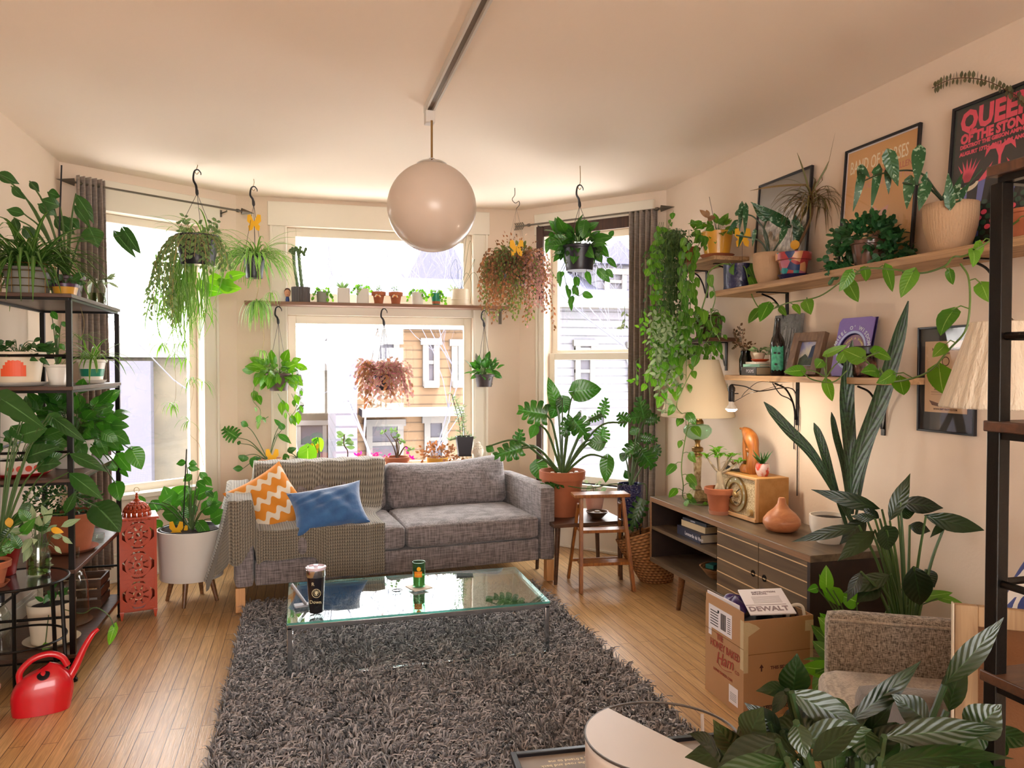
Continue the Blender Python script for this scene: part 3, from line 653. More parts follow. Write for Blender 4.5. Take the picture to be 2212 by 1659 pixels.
b_ = B(); b_.lathe([(.0, .2), (.043, .2), (.047, .204), (.047, .213), (.044, .215), (.038, .209), (0, .209)], p, 36); b_.box(p+V((.0, .02, .214)), (.02, .014, .008)); b_.done('lid', mat('clear_pinkish_lid', 'd8c8d6', .15, coat=.5), t_)
m_gold = mat('gold_print', 'cfc6a0', .5)
fr = Pl(p, _rt, (0, 0, 1)); k = .0375
for tx, a, bq, sz in (('R', -.01, .135, .022), ('Down', -.02, .052, .022)): fr.text(tx, a, bq, k+.006 if bq > .1 else k+.004, sz, m_gold, t_)
b_ = B(); fr.ring(b_, .012, .1, .019, .0205, k+.0045); fr.ring(b_, .012, .1, .011, .012, k+.0045); fr.disc(b_, .012, .102, .007, k+.0045, ry=.0075); fr.box(b_, .009, .015, .091, .096, k+.0045, k+.0065); b_.done('skull_emblem', m_gold, t_)
fr.arc('IRON MIKE', .012, .1, .0145, 160, 20, k+.005, .006, m_gold, t_)
p = P(905, 1270, Z=TZ)
tag(B().box(p+V((0, 0, .004)), (.105, .105, .007), R(20)).done('coaster', mat('cream_tile', 'ddd3c4', .5), bevel=.001), 'square cream coaster under the green candle glass', 'coaster')
p = p+V((0, 0, .0085))
t_ = thing('candle_glass', 'green candle in a tall glass with an orange label', 'candle', p)
B().lathe([(0, .0), (.03, .0), (.032, .004), (.0335, .128), (.0315, .128), (.0295, .006), (0, .006)], p, 32).done('glass', m_gglass, t_)
B().lathe([(0, .007), (.029, .007), (.029, .06), (0, .062)], p, 28).done('wax', mat('green_wax', '8fae62', .5), t_)
b_ = B()
for q0, q1, z0, z1 in ((-125, -55, .055, .085),):
    vs = [p+V((.0345*math.cos(R(q0+(q1-q0)*i/10)-YAW), .0345*math.sin(R(q0+(q1-q0)*i/10)-YAW), z)) for z in (z0, z1) for i in range(11)]
    b_.add(vs, [(i, i+1, i+12, i+11) for i in range(10)])
lb = b_.done('label', mat('orange_label', 'e98a1e', .5), t_)
fr = Pl(p, _rt, (0, 0, 1)); b_ = B(); fr.disc(b_, .004, .098, .011, .0335); b_.done('emblem', m_yel, t_); fr.text('TOPO', -.017, .065, .036, .013, m_yel, t_, bold=.0004)
p = P(858, 1275, Z=TZ+.003)
tag(B().tube([p+V((.027*math.cos(a/16*2*math.pi), .02*math.sin(a/16*2*math.pi), 0)) for a in range(16)], .0022, 6, closed=True).done('hair_tie', m_blkp), 'black hair tie on the glass tabletop', 'hair tie')
p = P(640, 1312, Z=TZ)
t_ = thing('tablet_stand', 'small grey stand propping a slim device behind the tumbler', 'stand', p)
m_slim = mat('brushed_grey', '8e8c90', .4, .7)
b_ = B(); b_.box(p+V((.035, .01, .006)), (.09, .05, .01), R(10)); b_.done('base', m_slim, t_, bevel=.002)
B().bar(p+V((.045, 0, .012)), p+V((-.022, .02, .108)), .018, .012).done('slim_device', m_slim, t_, bevel=.003)

# ================================================================ low console with sliding slatted doors
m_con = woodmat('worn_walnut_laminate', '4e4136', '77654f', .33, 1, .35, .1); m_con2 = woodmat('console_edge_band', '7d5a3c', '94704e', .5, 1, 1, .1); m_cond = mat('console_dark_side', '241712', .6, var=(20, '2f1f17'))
CX0, CX1, CY0, CY1, CTZ, CBZ = 2.15, 2.565, 2.9, 4.51, .62, .235
t_ = thing('media_console', 'walnut media console with grooved doors along the right wall', 'console', ((CX0+CX1)/2, (CY0+CY1)/2, 0))
ct = B().bb((CX0, CY0, CTZ-.032), (CX1, CY1, CTZ)).done('top', m_con, t_, bevel=.002)
B().bb((CX0-.001, CY0, CTZ-.03), (CX0+.001, CY1, CTZ-.002)).done('edge_band', m_con2, ct)
YS = 3.69
B().bb((CX0, CY0, CBZ-.03), (CX1, CY1, CBZ)).done('bottom_panel', m_con, t_, bevel=.002)
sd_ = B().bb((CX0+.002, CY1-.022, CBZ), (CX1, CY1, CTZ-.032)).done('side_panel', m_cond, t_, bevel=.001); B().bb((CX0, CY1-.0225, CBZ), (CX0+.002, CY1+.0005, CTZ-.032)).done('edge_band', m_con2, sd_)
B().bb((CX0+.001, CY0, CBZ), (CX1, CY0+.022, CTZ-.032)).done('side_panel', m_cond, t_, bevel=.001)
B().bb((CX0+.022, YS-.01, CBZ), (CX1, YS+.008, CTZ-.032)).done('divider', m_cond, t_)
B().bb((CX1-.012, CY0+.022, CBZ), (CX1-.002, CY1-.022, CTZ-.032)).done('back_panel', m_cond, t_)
B().bb((CX0+.004, YS+.008, .415), (CX1-.012, CY1-.022, .435)).done('inner_shelf', m_con, t_)
m_line = mat('pale_groove_inlay', 'd9b98c', .5)
YM = 3.302
for (a, c, hy) in ((YM+.003, YS, 3.345), (CY0+.022, YM-.003, 3.25)):
    d = B().bb((CX0+.004, a, CBZ+.002), (CX0+.02, c, CTZ-.034)).done('door', m_con, t_, bevel=.001)
    for k in range(5):
        z = CBZ+.045+k*.071; B().bb((CX0+.0025, a+.001, z), (CX0+.004, c-.001, z+.005)).done('groove_line', m_line, d)
    fr = Pl((CX0+.004, hy, .427), (0, -1, 0), (0, 0, 1)); b_ = B(); fr.ring(b_, 0, 0, .013, .017, 0, .003); fr.disc(b_, 0, 0, .013, .0002, .0008); b_.done('finger_hole', m_blk, d)
for x, y in ((CX0+.03, 4.13), (CX1-.06, 4.2), (CX0+.06, 3.05), (CX1-.06, 3.05)):
    b_ = B(); b_.tube([(x, y, CBZ-.03), (x-(.02 if x < 2.3 else -.0), y+.01, 0)], [.022, .013], 14); b_.done('leg', m_walnut, t_)
# books on the inner shelf
def book(label, c, sz, rz, cov, pages='d9c8a4', grp=None, spine=None, tcol=None):
    w_, d_, h_ = sz; t_ = thing('book', label, 'book', c, grp); Mz = Matrix.Rotation(rz, 3, 'Z'); c = V(c)
    mc = mat('book_cover', cov, .55, bump=(50, .1)); mp_ = mat('book_pages', pages, .8, bump=(200, .3), stretch=(1, 1, 20))
    b_ = B(); b_.box(c+V((0, 0, .0015)), (w_, d_, .003), rz); b_.box(c+V((0, 0, h_-.0015)), (w_, d_, .003), rz); b_.box(c+Mz @ V((-w_/2+.0015, 0, h_/2)), (.004, d_, h_), rz); b_.done('cover', mc, t_)
    B().box(c+Mz @ V((.001, 0, h_/2)), (w_-.008, d_-.008, h_-.0065), rz).done('pages', mp_, t_)
    if spine:
        fr = Pl(c+Mz @ V((-w_/2-.0012, d_/2, 0)), Mz @ V((0, -1, 0)), (0, 0, 1)); fr.text(spine, d_*.35, h_*.3, .0004, h_*.6, tcol or m_paper, t_)
    return t_
book('thick navy book lettered on its spine, lowest in the console stack', (2.30, 4.09, .436), (.2, .30, .052), R(-2), '1f2038', 'cfc3ac', 'books in the console', 'Leonardo da Vinci')
book('cream worn book with torn spine in the middle of the console stack', (2.31, 4.09, .4895), (.17, .26, .036), R(3), 'cdb48c', 'b9a27c', 'books in the console')
book('thin dark book on top of the console stack', (2.31, 4.08, .527), (.17, .24, .018), R(6), '2a2a33', '8c8172', 'books in the console', 'MODERN', None)
# woven bowl with small things below
m_wick = mat('dark_coiled_basketry', '7c5634', .8, var=(40, 'a67a4c'), bump=(50, .8), stretch=(1, 1, 4))
p = V((2.32, 3.93, CBZ+.001))
tag(B().lathe([(0, 0), (.06, 0), (.075, .01), (.115, .06), (.122, .066), (.114, .066), (.07, .018), (0, .012)], p, 36).done('woven_bowl', m_wick), 'dark woven bowl on the lowest shelf of the console', 'bowl')
tag(B().box(p+V((-.04, .02, .068)), (.07, .055, .025), R(25), None).done('green_box', mat('green_card', '1c5b52', .5), bevel=.002), 'small dark green packet in the woven bowl', 'packet')
tag(B().lathe([(0, 0), (.018, 0), (.018, .05), (.014, .055), (.014, .06), (0, .06)], p+V((.0, -.045, .045)), 18, rot=Matrix.Rotation(R(50), 3, 'X')).done('blue_roll', mat('blue_plastic', '2b3c94', .3)), 'blue roll lying in the woven bowl', 'roll')

# ================================================================ table radio and its neighbours
ry = math.atan2(3.624-4.024, .016); a = V((2.30, 3.93, CTZ+.004)); fr = Pl(a, V((.04, -1, 0)), (0, 0, 1)); RW, RH, RD = .365, .235, .20
m_rad = mat('tan_radio_case', 'a9793f', .5, var=(30, 'b4864c'), bump=(150, .1)); m_grill = mat('gold_grille_cloth', 'b29a72', .8, var=(160, 'e0cfa8', .08), bump=(200, .6)); m_knob = mat('ivory_gold_knob', 'a88b58', .35, .3, coat=.4); m_dial = mat('dial_brass', 'b7ad84', .3, .7)
t_ = thing('table_radio', 'mid century tan table radio with a round dial on the console', 'radio', a)
b_ = B(); fr.box(b_, 0, RW, 0, RH, -RD, -.012); b_.done('case', m_rad, t_, bevel=.004)
b_ = B(); fr.frame(b_, 0, RW, 0, RH, .014, -.012, .006); fr.box(b_, 0, RW, 0, .022, .0, .012); b_.done('front_frame', mat('light_wood_lip', 'c69a6a', .45), t_, bevel=.003)
b_ = B(); fr.box(b_, .012, RW-.012, .018, RH-.012, -.012, -.004); b_.done('grille', m_grill, t_)
cx, cy = RW*.49, RH*.53
b_ = B(); fr.ring(b_, cx, cy, .066, .094, -.002, .009, 48); d_ = b_.done('dial_ring', m_dial, t_)
b_ = B(); fr.disc(b_, cx, cy, .066, -.004, .003, n=40); b_.done('dial_face', m_grill, t_)
b_ = B(); fr.ring(b_, cx, cy, .062, .067, -.001, .012, 40); fr.ring(b_, cx, cy, .0935, .097, -.001, .011, 48); b_.done('dial_rim', m_brass, t_)
b_ = B(); b_.lathe([(0, 0), (.02, 0), (.018, .012), (.012, .02), (0, .022)], fr.p(cx, cy, .0), 24, rot=Matrix((fr.x, fr.y, fr.z)).transposed()); hk = b_.done('tuning_knob', m_knob, t_)
b_ = B(); b_.bar(fr.p(cx+.01, cy+.01, .012), fr.p(cx+.045, cy+.035, .012), .005, .003); b_.bar(fr.p(cx-.01, cy-.008, .012), fr.p(cx-.045, cy-.026, .012), .005, .003); b_.done('pointer', m_ink, t_)
for q in (.045, RW-.05):
    b_ = B(); b_.lathe([(0, 0), (.019, 0), (.019, .014), (.015, .018), (0, .018)], fr.p(q, .045, .0), 24, rot=Matrix((fr.x, fr.y, fr.z)).transposed()); b_.done('knob', m_knob, t_)
fr.text('ZENITH', cx, cy-.052, .0005, .014, m_ink, t_, 'CENTER')
for i, ch in enumerate(('55', '60', '70', '80', '100', '130', '160')):
    aa = 200-i*37; fr.text(ch, cx+.078*math.cos(R(aa)), cy+.078*math.sin(R(aa)), .0078, .012, m_paper, t_, 'CENTER', aa-90)
# carved wooden sculpture on the radio
m_sculp = woodmat('polished_driftwood', '7e4516', 'a66628', .45, 2, .6, .1)
p = fr.p(RW*.42, RH+.004, -.09); t_ = thing('wood_sculpture', 'carved arched wooden figure standing on the radio', 'sculpture', p)
b_ = B(); sx_ = fr.x
b_.tube(spl([p+sx_*.045, p+sx_*.055+V((0, 0, .08)), p+sx_*.045+V((0, 0, .15)), p+sx_*.01+V((0, 0, .205)), p-sx_*.035+V((0, 0, .232)), p-sx_*.075+V((0, 0, .238))], 6), [.034+.006*math.sin(i*.5) if i < 20 else max(.006, .036-.0035*(i-19)) for i in range(31)], 14)
b_.tube(spl([p-sx_*.03, p-sx_*.028+V((0, 0, .07)), p-sx_*.035+V((0, 0, .14)), p-sx_*.03+V((0, 0, .21))], 5), .012, 10)
b_.tube(spl([p-sx_*.01, p+sx_*.0+V((0, 0, .06)), p+sx_*.03+V((0, 0, .12)), p+sx_*.025+V((0, 0, .18))], 5), .011, 10)
b_.lathe([(0, .0), (.05, .0), (.055, .02), (.04, .045), (0, .05)], p, 20, sq=(.7, 1.2)); b_.lathe([(0, -.018), (.014, -.01), (.018, 0), (.014, .01), (0, .018)], p+sx_*.005+V((0, 0, .125)), 16)
b_.done('body', m_sculp, t_)
p2 = fr.p(RW*.17, RH+.0005, -.09)
tag(B().box(p2+V((.03, -.05, .003)), (.10, .2, .004), R(8)).done('slate_tray', mat('dark_bark_slice', '4a3626', .8)), 'thin dark slab under the sculpture on the radio', 'tray')
m_pinkpot = mat('pink_blotched_glaze', 'c9b2b0', .4, var=(26, 'b8402f', .03), coat=.3)
p = P(1547, 1078, X=2.38); p.z = CTZ+.001

# ================================================================ plant helpers
m_stem = mat('green_stem', '3f5a26', .5); m_stemb = mat('brown_stem', '5f452c', .8, bump=(80, .4)); m_stempale = mat('pale_runner_stem', 'b9a06a', .6); m_vine = mat('vine_stem', '5d7a38', .5); m_dstem = mat('dark_green_stem', '243a1c', .45)
L_poth = leafmat('pothos_leaf', '34701f', '64962f', 'midrib', 'a8cc70', .3, .35); L_dark = leafmat('dark_glossy_leaf', '1c4018', '305c24', 'midrib', '6f9a60', .28, .22); L_philo = leafmat('philodendron_leaf', '285c20', '417d2a', 'midrib', '7fb060', .28, .3)
L_spid = leafmat('spider_plant_leaf', '3c7a26', '74a842', 'edge', 'c9d79a', .4, .3); L_spidm = leafmat('spider_plant_leaf_dark', '28501c', '4a7a2e', 'mid', '6f9450', .4, .28); L_mon = leafmat('monstera_leaf', '1c3d16', '31601f', 'veins', '3f6f38', .22, .25)
L_peace = leafmat('peace_lily_leaf', '0c1808', '1c330f', 'midrib', '2c4824', .3, .1); L_trad = leafmat('bronze_small_leaf', '5c4a2c', 'a3704c', None, 'fff', .45, .3); L_trad2 = leafmat('pink_small_leaf', '9a5560', 'c98a8c', 'mid', '7f8a5c', .45, .3); L_trad3 = leafmat('olive_small_leaf', '4d5a2c', '6f7a3c', None, 'fff', .45, .3)
L_snake = leafmat('snake_plant_leaf', '2a4426', '345230', 'bands', '142414', .35, .05); L_beg = leafmat('angel_wing_leaf', '1d4a2c', '2c5c34', 'mottle', 'a9c4a8', .35, .12, under='6c3a2c'); L_ivy = leafmat('ivy_leaf', '1a4422', '2c6030', 'midrib', '5c8f5c', .4, .15)
L_drac = leafmat('dracaena_leaf', '57703c', '7d6a40', 'edge', '8a4a3c', .4, .2); L_succ = leafmat('succulent_leaf', '5c8a4c', '8aa86c', None, 'fff', .5, .2); L_lime = leafmat('bright_leaf', '468f2a', '78b03c', 'midrib', 'b8e070', .35, .45)
L_grey = leafmat('silvery_leaf', '7d9a70', 'a5b890', 'midrib', 'c5d0b0', .6, .25); L_yell = leafmat('yellowed_leaf', 'e0a020', 'f0b840', None, 'fff', .5, .4); L_pink = leafmat('magenta_leaf', 'd82a6c', 'f05a8c', None, 'fff', .4, .4); L_redg = leafmat('red_tinged_leaf', '7a5a38', 'a07a50', None, 'fff', .4, .3)
CAMV = V((0, 0, CZ))
def fc(p, k=.5):
    """a facing for a blade: mostly into the room, tilted at random"""
    d = (CAMV-V(p)).normalized(); return (d+V((U(-k, k), U(-k, k), U(-k*.4, k)))).normalized()
def hero(bS, bL, root, items, D, kind='heart', sr=.0035, bow=.15, tilt=.35, stem_to='base'):
    """traced leaves: (base x, base y, tip x, tip y, width px[, extra depth[, kind]]); each gets a stalk from root"""
    for it in items:
        bx, by, tx, ty, wp = it[:5]; dd = it[5] if len(it) > 5 else 0; kd = it[6] if len(it) > 6 else kind
        a = P(bx, by, D=D+dd); c = P(tx, ty, D=D+dd+U(-.03, .03)); s_ = (D+dd)/FPX
        bL.leaf(a, c, wp*s_, fc(a, tilt), kd, .06, .15, 8)
        if root is not None and bS is not None:
            r_ = V(root) if not callable(root) else root(it); mid = r_.lerp(a, .55)+V((0, 0, (a-r_).length*bow)); bS.tube(spl([r_, mid, a], 6), [sr*1.4-sr*.6*i/12 for i in range(13)], 6)
def vine(bS, bL, pts, size, step, kind='heart', r=.0028, pet=.03, droop=.75, w=.8, out=None, n0=0, jit=.35):
    """trailing stem with alternate leaves hanging off it"""
    pp = spl(pts, 8); bS.tube(pp, r, 6); acc = step*U(.3, .9); sg = 1
    for i in range(1, len(pp)):
        d = pp[i]-pp[i-1]; acc -= d.length
        while acc < 0:
            acc += step*U(.75, 1.25); p = pp[i]; sg = -sg; sd = frame(d)[0]*sg
            o_ = fc(p, .3); q = p+(sd*.8+o_*.4+V((0, 0, U(-.3, .4))))*pet*U(.6, 1.4); s_ = size*U(1-jit, 1+jit)
            ax = (sd*.5*U(.3, 1.2)+V((0, 0, -droop))+o_*.2+d.normalized()*.3).normalized()
            bL.leaf(q, q+ax*s_, s_*w, fc(q, .6), kind, U(0, .15), .16, 6); bS.tube([p, p.lerp(q, .5)+V((0, 0, pet*.2)), q], r*.6, 4, cap=False)
def bush(bL, c, rad, n, size, kind='oval', w=.6, up=.2, shell=.6, tilt=.7, bS=None, root=None):
    c = V(c)
    for _ in range(n):
        while True:
            v = V((U(-1, 1), U(-1, 1), U(-1, 1)))
            if .1 < v.length < 1: break
        v = v.normalized()*(shell+(1-shell)*U(0, 1)); p = c+V((v.x*rad[0], v.y*rad[1], v.z*rad[2]))
        ax = (v.normalized()+V((U(-.5, .5), U(-.5, .5), U(-.5, .5)+up))).normalized(); s_ = size*U(.6, 1.3)
        bL.leaf(p, p+ax*s_, s_*w, fc(p, tilt) if random.random() < .6 else V((U(-.4, .4), U(-.4, .4), 1)), kind, U(0, .2), .15, 4)
        if bS is not None: bS.tube([V(root) if root is not None else c, c.lerp(p, .6)+V((0, 0, .01)), p], .0012, 3, cap=False)
def strap(bL, p, az, L, w_, rise=.9, g=1.0, n=9, nm=None):
    """arching strap leaf"""
    d = V((math.cos(az), math.sin(az), 0)); v = (d*(1-rise*.6)+V((0, 0, rise))).normalized(); q = V(p); pts = [q.copy()]; st = L/n
    for i in range(n): v = (v+V((0, 0, -g*.22))).normalized(); q = q+v*st; pts.append(q.copy())
    bL.ribbon(pts, lambda t: w_/2*(math.sin(math.pi*min(.97, .12+t*.85))**.6)*(1-t**4*.6), fold=.3); return pts
def spider(bL, p, n, L, w_=.011, spread=.03, rise=(.5, 1.0), g=1.0, azr=(0, 6.283)):
    for _ in range(n): strap(bL, V(p)+V((U(-spread, spread), U(-spread, spread), 0)), U(*azr), L*U(.55, 1.15), w_*U(.7, 1.2), U(*rise), g*U(.7, 1.3))
def strand(bS, bL, p, L, size, step, sway=.03, kind='oval', w=.5, r=.0009, out=(0, 0)):
    q = V(p); d = V((out[0], out[1], .0)); pts = [q.copy()]; n = max(3, int(L/.05))
    for i in range(n): d = (d*.8+V((U(-1, 1)*sway*8*.3, U(-1, 1)*sway*8*.3, -.35))); d.normalize(); q = q+d*L/n; pts.append(q.copy())
    vine(bS, bL, pts, size, step, kind, r, size*.3, .3, w)
def hangpot(name, label, cat, hook, top, rim_z, c_xy, build_pot, hookmat=None, ceil_hook=True):
    """hanging planter: hook, three wires, pot"""
    pass
def hook_wires(t_, c, ztop, zrim, r, m_=None, hk=.06, eye=True):
    m_ = m_ or m_blkp; c = V(c); zj = ztop-hk-.03
    b_ = B(); hp = [V((c.x-.002, c.y, zj)), V((c.x-.006, c.y, zj+hk*.45)), V((c.x-.022, c.y, zj+hk*.8)), V((c.x-.016, c.y, ztop)), V((c.x+.004, c.y, ztop+.014)), V((c.x+.022, c.y, ztop-.004)), V((c.x+.024, c.y, ztop-.02))]
    b_.tube(spl(hp, 5), [.0085-.0002*i for i in range(31)], 8); b_.lathe([(.006, -.012), (.010, 0), (.008, .02), (.004, .03)], (c.x, c.y, zj), 10); b_.done('hook', m_, t_)
    for k in range(3):
        a = R(100+120*k)-YAW; q = V((c.x+r*math.cos(a), c.y+r*math.sin(a), zrim)); B().tube([V((c.x, c.y, zj)), q], .0016, 5).done('wire', m_, t_)
def soil(t_, c, r, z): return B().lathe([(0, z), (r, z), (r, z+.003), (r*.6, z+.008), (0, z+.006)], c, 20).done('soil', m_soil, t_)
def card_butterfly(p, label, s_=.05):
    """yellow sticky insect trap cut as a butterfly, on a stick"""
    p = V(p); t_ = thing('insect_trap', label, 'insect trap', p, 'yellow butterfly insect traps'); fr = Pl(p, _rt, (0, 0, 1)); b_ = B()
    pr = [(0, 0), (.25, -.35), (.7, -.45), (.8, -.05), (.55, .1), (.95, .35), (.9, .85), (.45, .9), (.12, .4), (0, .35)]
    fr.poly(b_, [(x*s_*.6, y*s_) for x, y in pr]+[(-x*s_*.6, y*s_) for x, y in pr[::-1][1:-1]], 0, .0012); b_.done('wings', m_yel, t_)
    B().tube([p+V((0, 0, s_*.2))-fr.z*.003, p+V((0, 0, -s_*1.6))-fr.z*.003], .001, 4).done('stick', m_blkp, t_); return t_

# ================================================================ table lamp
p = V((2.37, 4.30, CTZ+.001)); m_shade = mat('pleated_cream_shade', 'ecdcc0', .8); n = m_shade.node_tree.nodes; l = m_shade.node_tree.links; b = n['Principled BSDF']
t = n.new('ShaderNodeBsdfTranslucent'); t.inputs[0].default_value = lin('f4e4c8'); mx = n.new('ShaderNodeMixShader'); mx.inputs[0].default_value = .35; l.new(b.outputs[0], mx.inputs[1]); l.new(t.outputs[0], mx.inputs[2]); l.new(mx.outputs[0], n['Material Output'].inputs[0])
t_ = thing('table_lamp', 'tall lamp with a green glass font, marble column and pleated shade', 'lamp', p)
m_marb = mat('veined_marble', 'c4b088', .35, var=(40, '7d6038', .15))
b_ = B(); b_.box(p+V((0, 0, .009)), (.125, .125, .016)); b_.lathe([(.083, .018), (.075, .03), (.045, .06), (.04, .065)], p, 4, rot=Matrix.Rotation(R(45), 3, 'Z')); b_.done('base', mat('carved_cream_base', 'b8a67c', .5, var=(60, '8a7650'), bump=(90, .6)), t_, bevel=.002, smooth=False)
B().lathe([(.02, .066), (.03, .07), (.026, .08), (.021, .09), (.023, .18), (.027, .24), (.024, .27)], p, 20).done('column', m_marb, t_)
B().lathe([(.024, .27), (.03, .275), (.03, .285), (.024, .29), (.024, .3), (.034, .306), (.036, .325), (.03, .33), (.018, .335), (.014, .355), (.02, .372), (.03, .376)], p, 20).done('brass_collar', m_brass, t_)
B().lathe([(.03, .376), (.06, .39), (.083, .42), (.084, .445), (.065, .468), (.034, .474)], p, 40, rib=(14, .03)).done('glass_font', m_gglass, t_)
B().lathe([(.034, .474), (.038, .478), (.034, .495), (.028, .5), (.026, .53), (.008, .535), (.006, .78), (.0, .78)], p, 20).done('burner', m_brass, t_)
b_ = B(); b_.lathe([(.22, .52), (.222, .524), (.195, .62), (.125, .868), (.123, .872), (.118, .868), (.188, .62), (.216, .524)], p, 160, rib=(80, .013)); b_.done('lamp_shade', m_shade, t_, angle=0)
b_ = B(); [b_.tube([p+V((0, 0, .78)), p+V((.122*math.cos(a), .122*math.sin(a), .862))], .002, 4) for a in (0, 2.09, 4.19)]; b_.done('shade_spider', m_brass, t_)

# ================================================================ pots and plants on the console
def potted(name, label, cat, p, grp=None): return thing(name, label, cat, p, grp)
p = P(1551, 1078, X=2.26); p.z = CTZ+.001; p = V((2.27, p.y, p.z))
t_ = thing('desert_rose', 'terracotta pot with a thick-trunked desert rose between lamp and radio', 'potted plant', p)
B().pot(p, .052, .078, .15, .035).done('pot', m_terra, t_); B().lathe([(0, 0), (.056, 0), (.062, .022), (.058, .022), (.053, .002)], p-V((0, 0, .0005)), 28).done('saucer', mat('clear_pink_saucer', 'c98a70', .3, trans=.3), t_); soil(t_, p, .068, .128)
b_ = B(); s0 = p+V((0, 0, .13))
b_.tube(spl([s0+V((.0, 0, -.01)), s0+V((.004, 0, .04)), s0+V((-.004, 0, .09)), s0+V((.002, 0, .12))], 5), [.03-.0014*i for i in range(16)], 12)
for a in (0, 1.7, 3.4, 5): b_.tube(spl([s0+V((0, 0, .05)), s0+V((.022*math.cos(a), .022*math.sin(a), .02)), s0+V((.038*math.cos(a), .038*math.sin(a), -.01))], 4), [.014-.0008*i for i in range(9)], 8)
bl = B()
for a, hh_, rr in ((3.0, .19, .07), (4.2, .2, .05), (5.2, .2, .06), (0.2, .2, .08), (1.5, .2, .05), (5.8, .17, .1), (3.9, .23, .03)):
    e = s0+_rt*(rr*math.cos(a))+V((0, rr*math.sin(a)*.8, hh_)); b_.tube(spl([s0+V((0, 0, .1)), s0.lerp(e, .5)+V((0, 0, .04)), e], 5), [.008-.0004*i for i in range(11)], 7)
    for k in range(8):
        q = R(45*k+U(-15, 15)); d = V((math.cos(q), math.sin(q), U(.1, .8))).normalized(); bl.leaf(e, e+d*U(.035, .07), .022, V((0, 0, 1)), 'obov', .2, .1, 5)
b_.done('trunk', mat('pale_trunk_bark', 'a3927a', .8, bump=(60, .3)), t_); bl.done('foliage', L_lime, t_)
# air plant, little pot beside the sculpture
p = fr_p = V((2.34, 3.87, CTZ+.24)); 
fr = Pl(V((2.30, 3.93, CTZ+.004)), V((.04, -1, 0)), (0, 0, 1))
p = fr.p(.06, .2355, -.06); b_ = B()
for k in range(11): strap(b_, p+V((0, 0, .03)), R(33*k), .09, .006, .9, 1.4, 7)
b2 = B(); b2.lathe([(0, .0), (.02, 0), (.024, .02), (.02, .035), (0, .035)], p, 14); t_ = thing('air_plant', 'wispy reddish air plant on the radio left of the sculpture', 'potted plant', p); b2.done('holder', m_glass, t_); b_.done('foliage', L_redg, t_)
p = fr.p(.02, .2355, -.05); tag(B().lathe([(0, 0), (.014, 0), (.017, .012), (.013, .022), (0, .028)], p+V((0, 0, .0)), 9, sq=(1, .8)).done('dark_crystal', mat('dark_quartz', '2a2430', .2, bump=(60, 1))), 'small dark crystal at the radio corner', 'crystal')
p = fr.p(.285, .2355, -.09); t_ = thing('small_aloe', 'small aloe in a pink and red blotched round pot on the radio', 'potted plant', p)
B().pot(p, .026, .032, .068, 0, .004, belly=.008).done('pot', m_pinkpot, t_); soil(t_, p, .03, .058); b_ = B()
for k in range(11):
    a = R(33*k); e = V((math.cos(a)*U(.3, .9), math.sin(a)*U(.3, .9), U(.6, 1))).normalized()*U(.06, .1); b_.leaf(p+V((0, 0, .06)), p+V((0, 0, .06))+e, .011, fc(p, .3), 'lance', .05, .5, 5)
b_.done('foliage', L_dark, t_)
# wood-grain onion-shaped diffuser
p = V((2.33, 3.37, CTZ+.001)); tag(B().lathe([(0, 0), (.05, 0), (.075, .012), (.092, .04), (.09, .062), (.07, .09), (.04, .115), (.022, .14), (.017, .165), (.014, .17), (0, .168)], p, 48).done('wood_diffuser', woodmat('onion_wood', 'a5603c', 'c98a60', .35, 0, .4, .1)), 'onion shaped orange wood diffuser on the console', 'diffuser')
# snake plant
p = V((2.40, 3.10, CTZ+.001)); t_ = thing('snake_plant', 'tall snake plant in a white ribbed bowl on the console', 'potted plant', p)
B().pot(p, .055, .088, .13, 0, .006, 48, rib=(24, .012), belly=.012).done('pot', m_white, t_); soil(t_, p, .08, .11)
b_ = B(); s0 = p+V((0, 0, .1))
for pts, wp, ez in (([(1845, 1135), (1760, 990), (1700, 925), (1650, 868)], 20, 0), ([(1828, 1135), (1795, 1030), (1775, 960), (1758, 913)], 17, .02), ([(1836, 1120), (1822, 1010), (1805, 940), (1796, 890)], 13, .05), ([(1838, 1110), (1835, 980), (1828, 850), (1841, 735)], 27, -.05), ([(1835, 1110), (1850, 1000), (1905, 850), (1962, 650)], 30, -.22), ([(1848, 1120), (1868, 1000), (1900, 890), (1925, 800)], 12, -.1)):
    q = spl([P(x, y, D=3.53+ez) for x, y in pts], 8); L_ = len(q)
    b_.ribbon(q, lambda t, w_=wp: w_*3.5/FPX/2*(.45+.75*math.sin(math.pi*min(1, t*.98)**1.25)**.8)*(1 if t < .9 else max(.05, (1-t)*10)**.6), nrm=-_fw, fold=.25)
# face the ribbons to the room
b_.done('leaves', L_snake, t_)

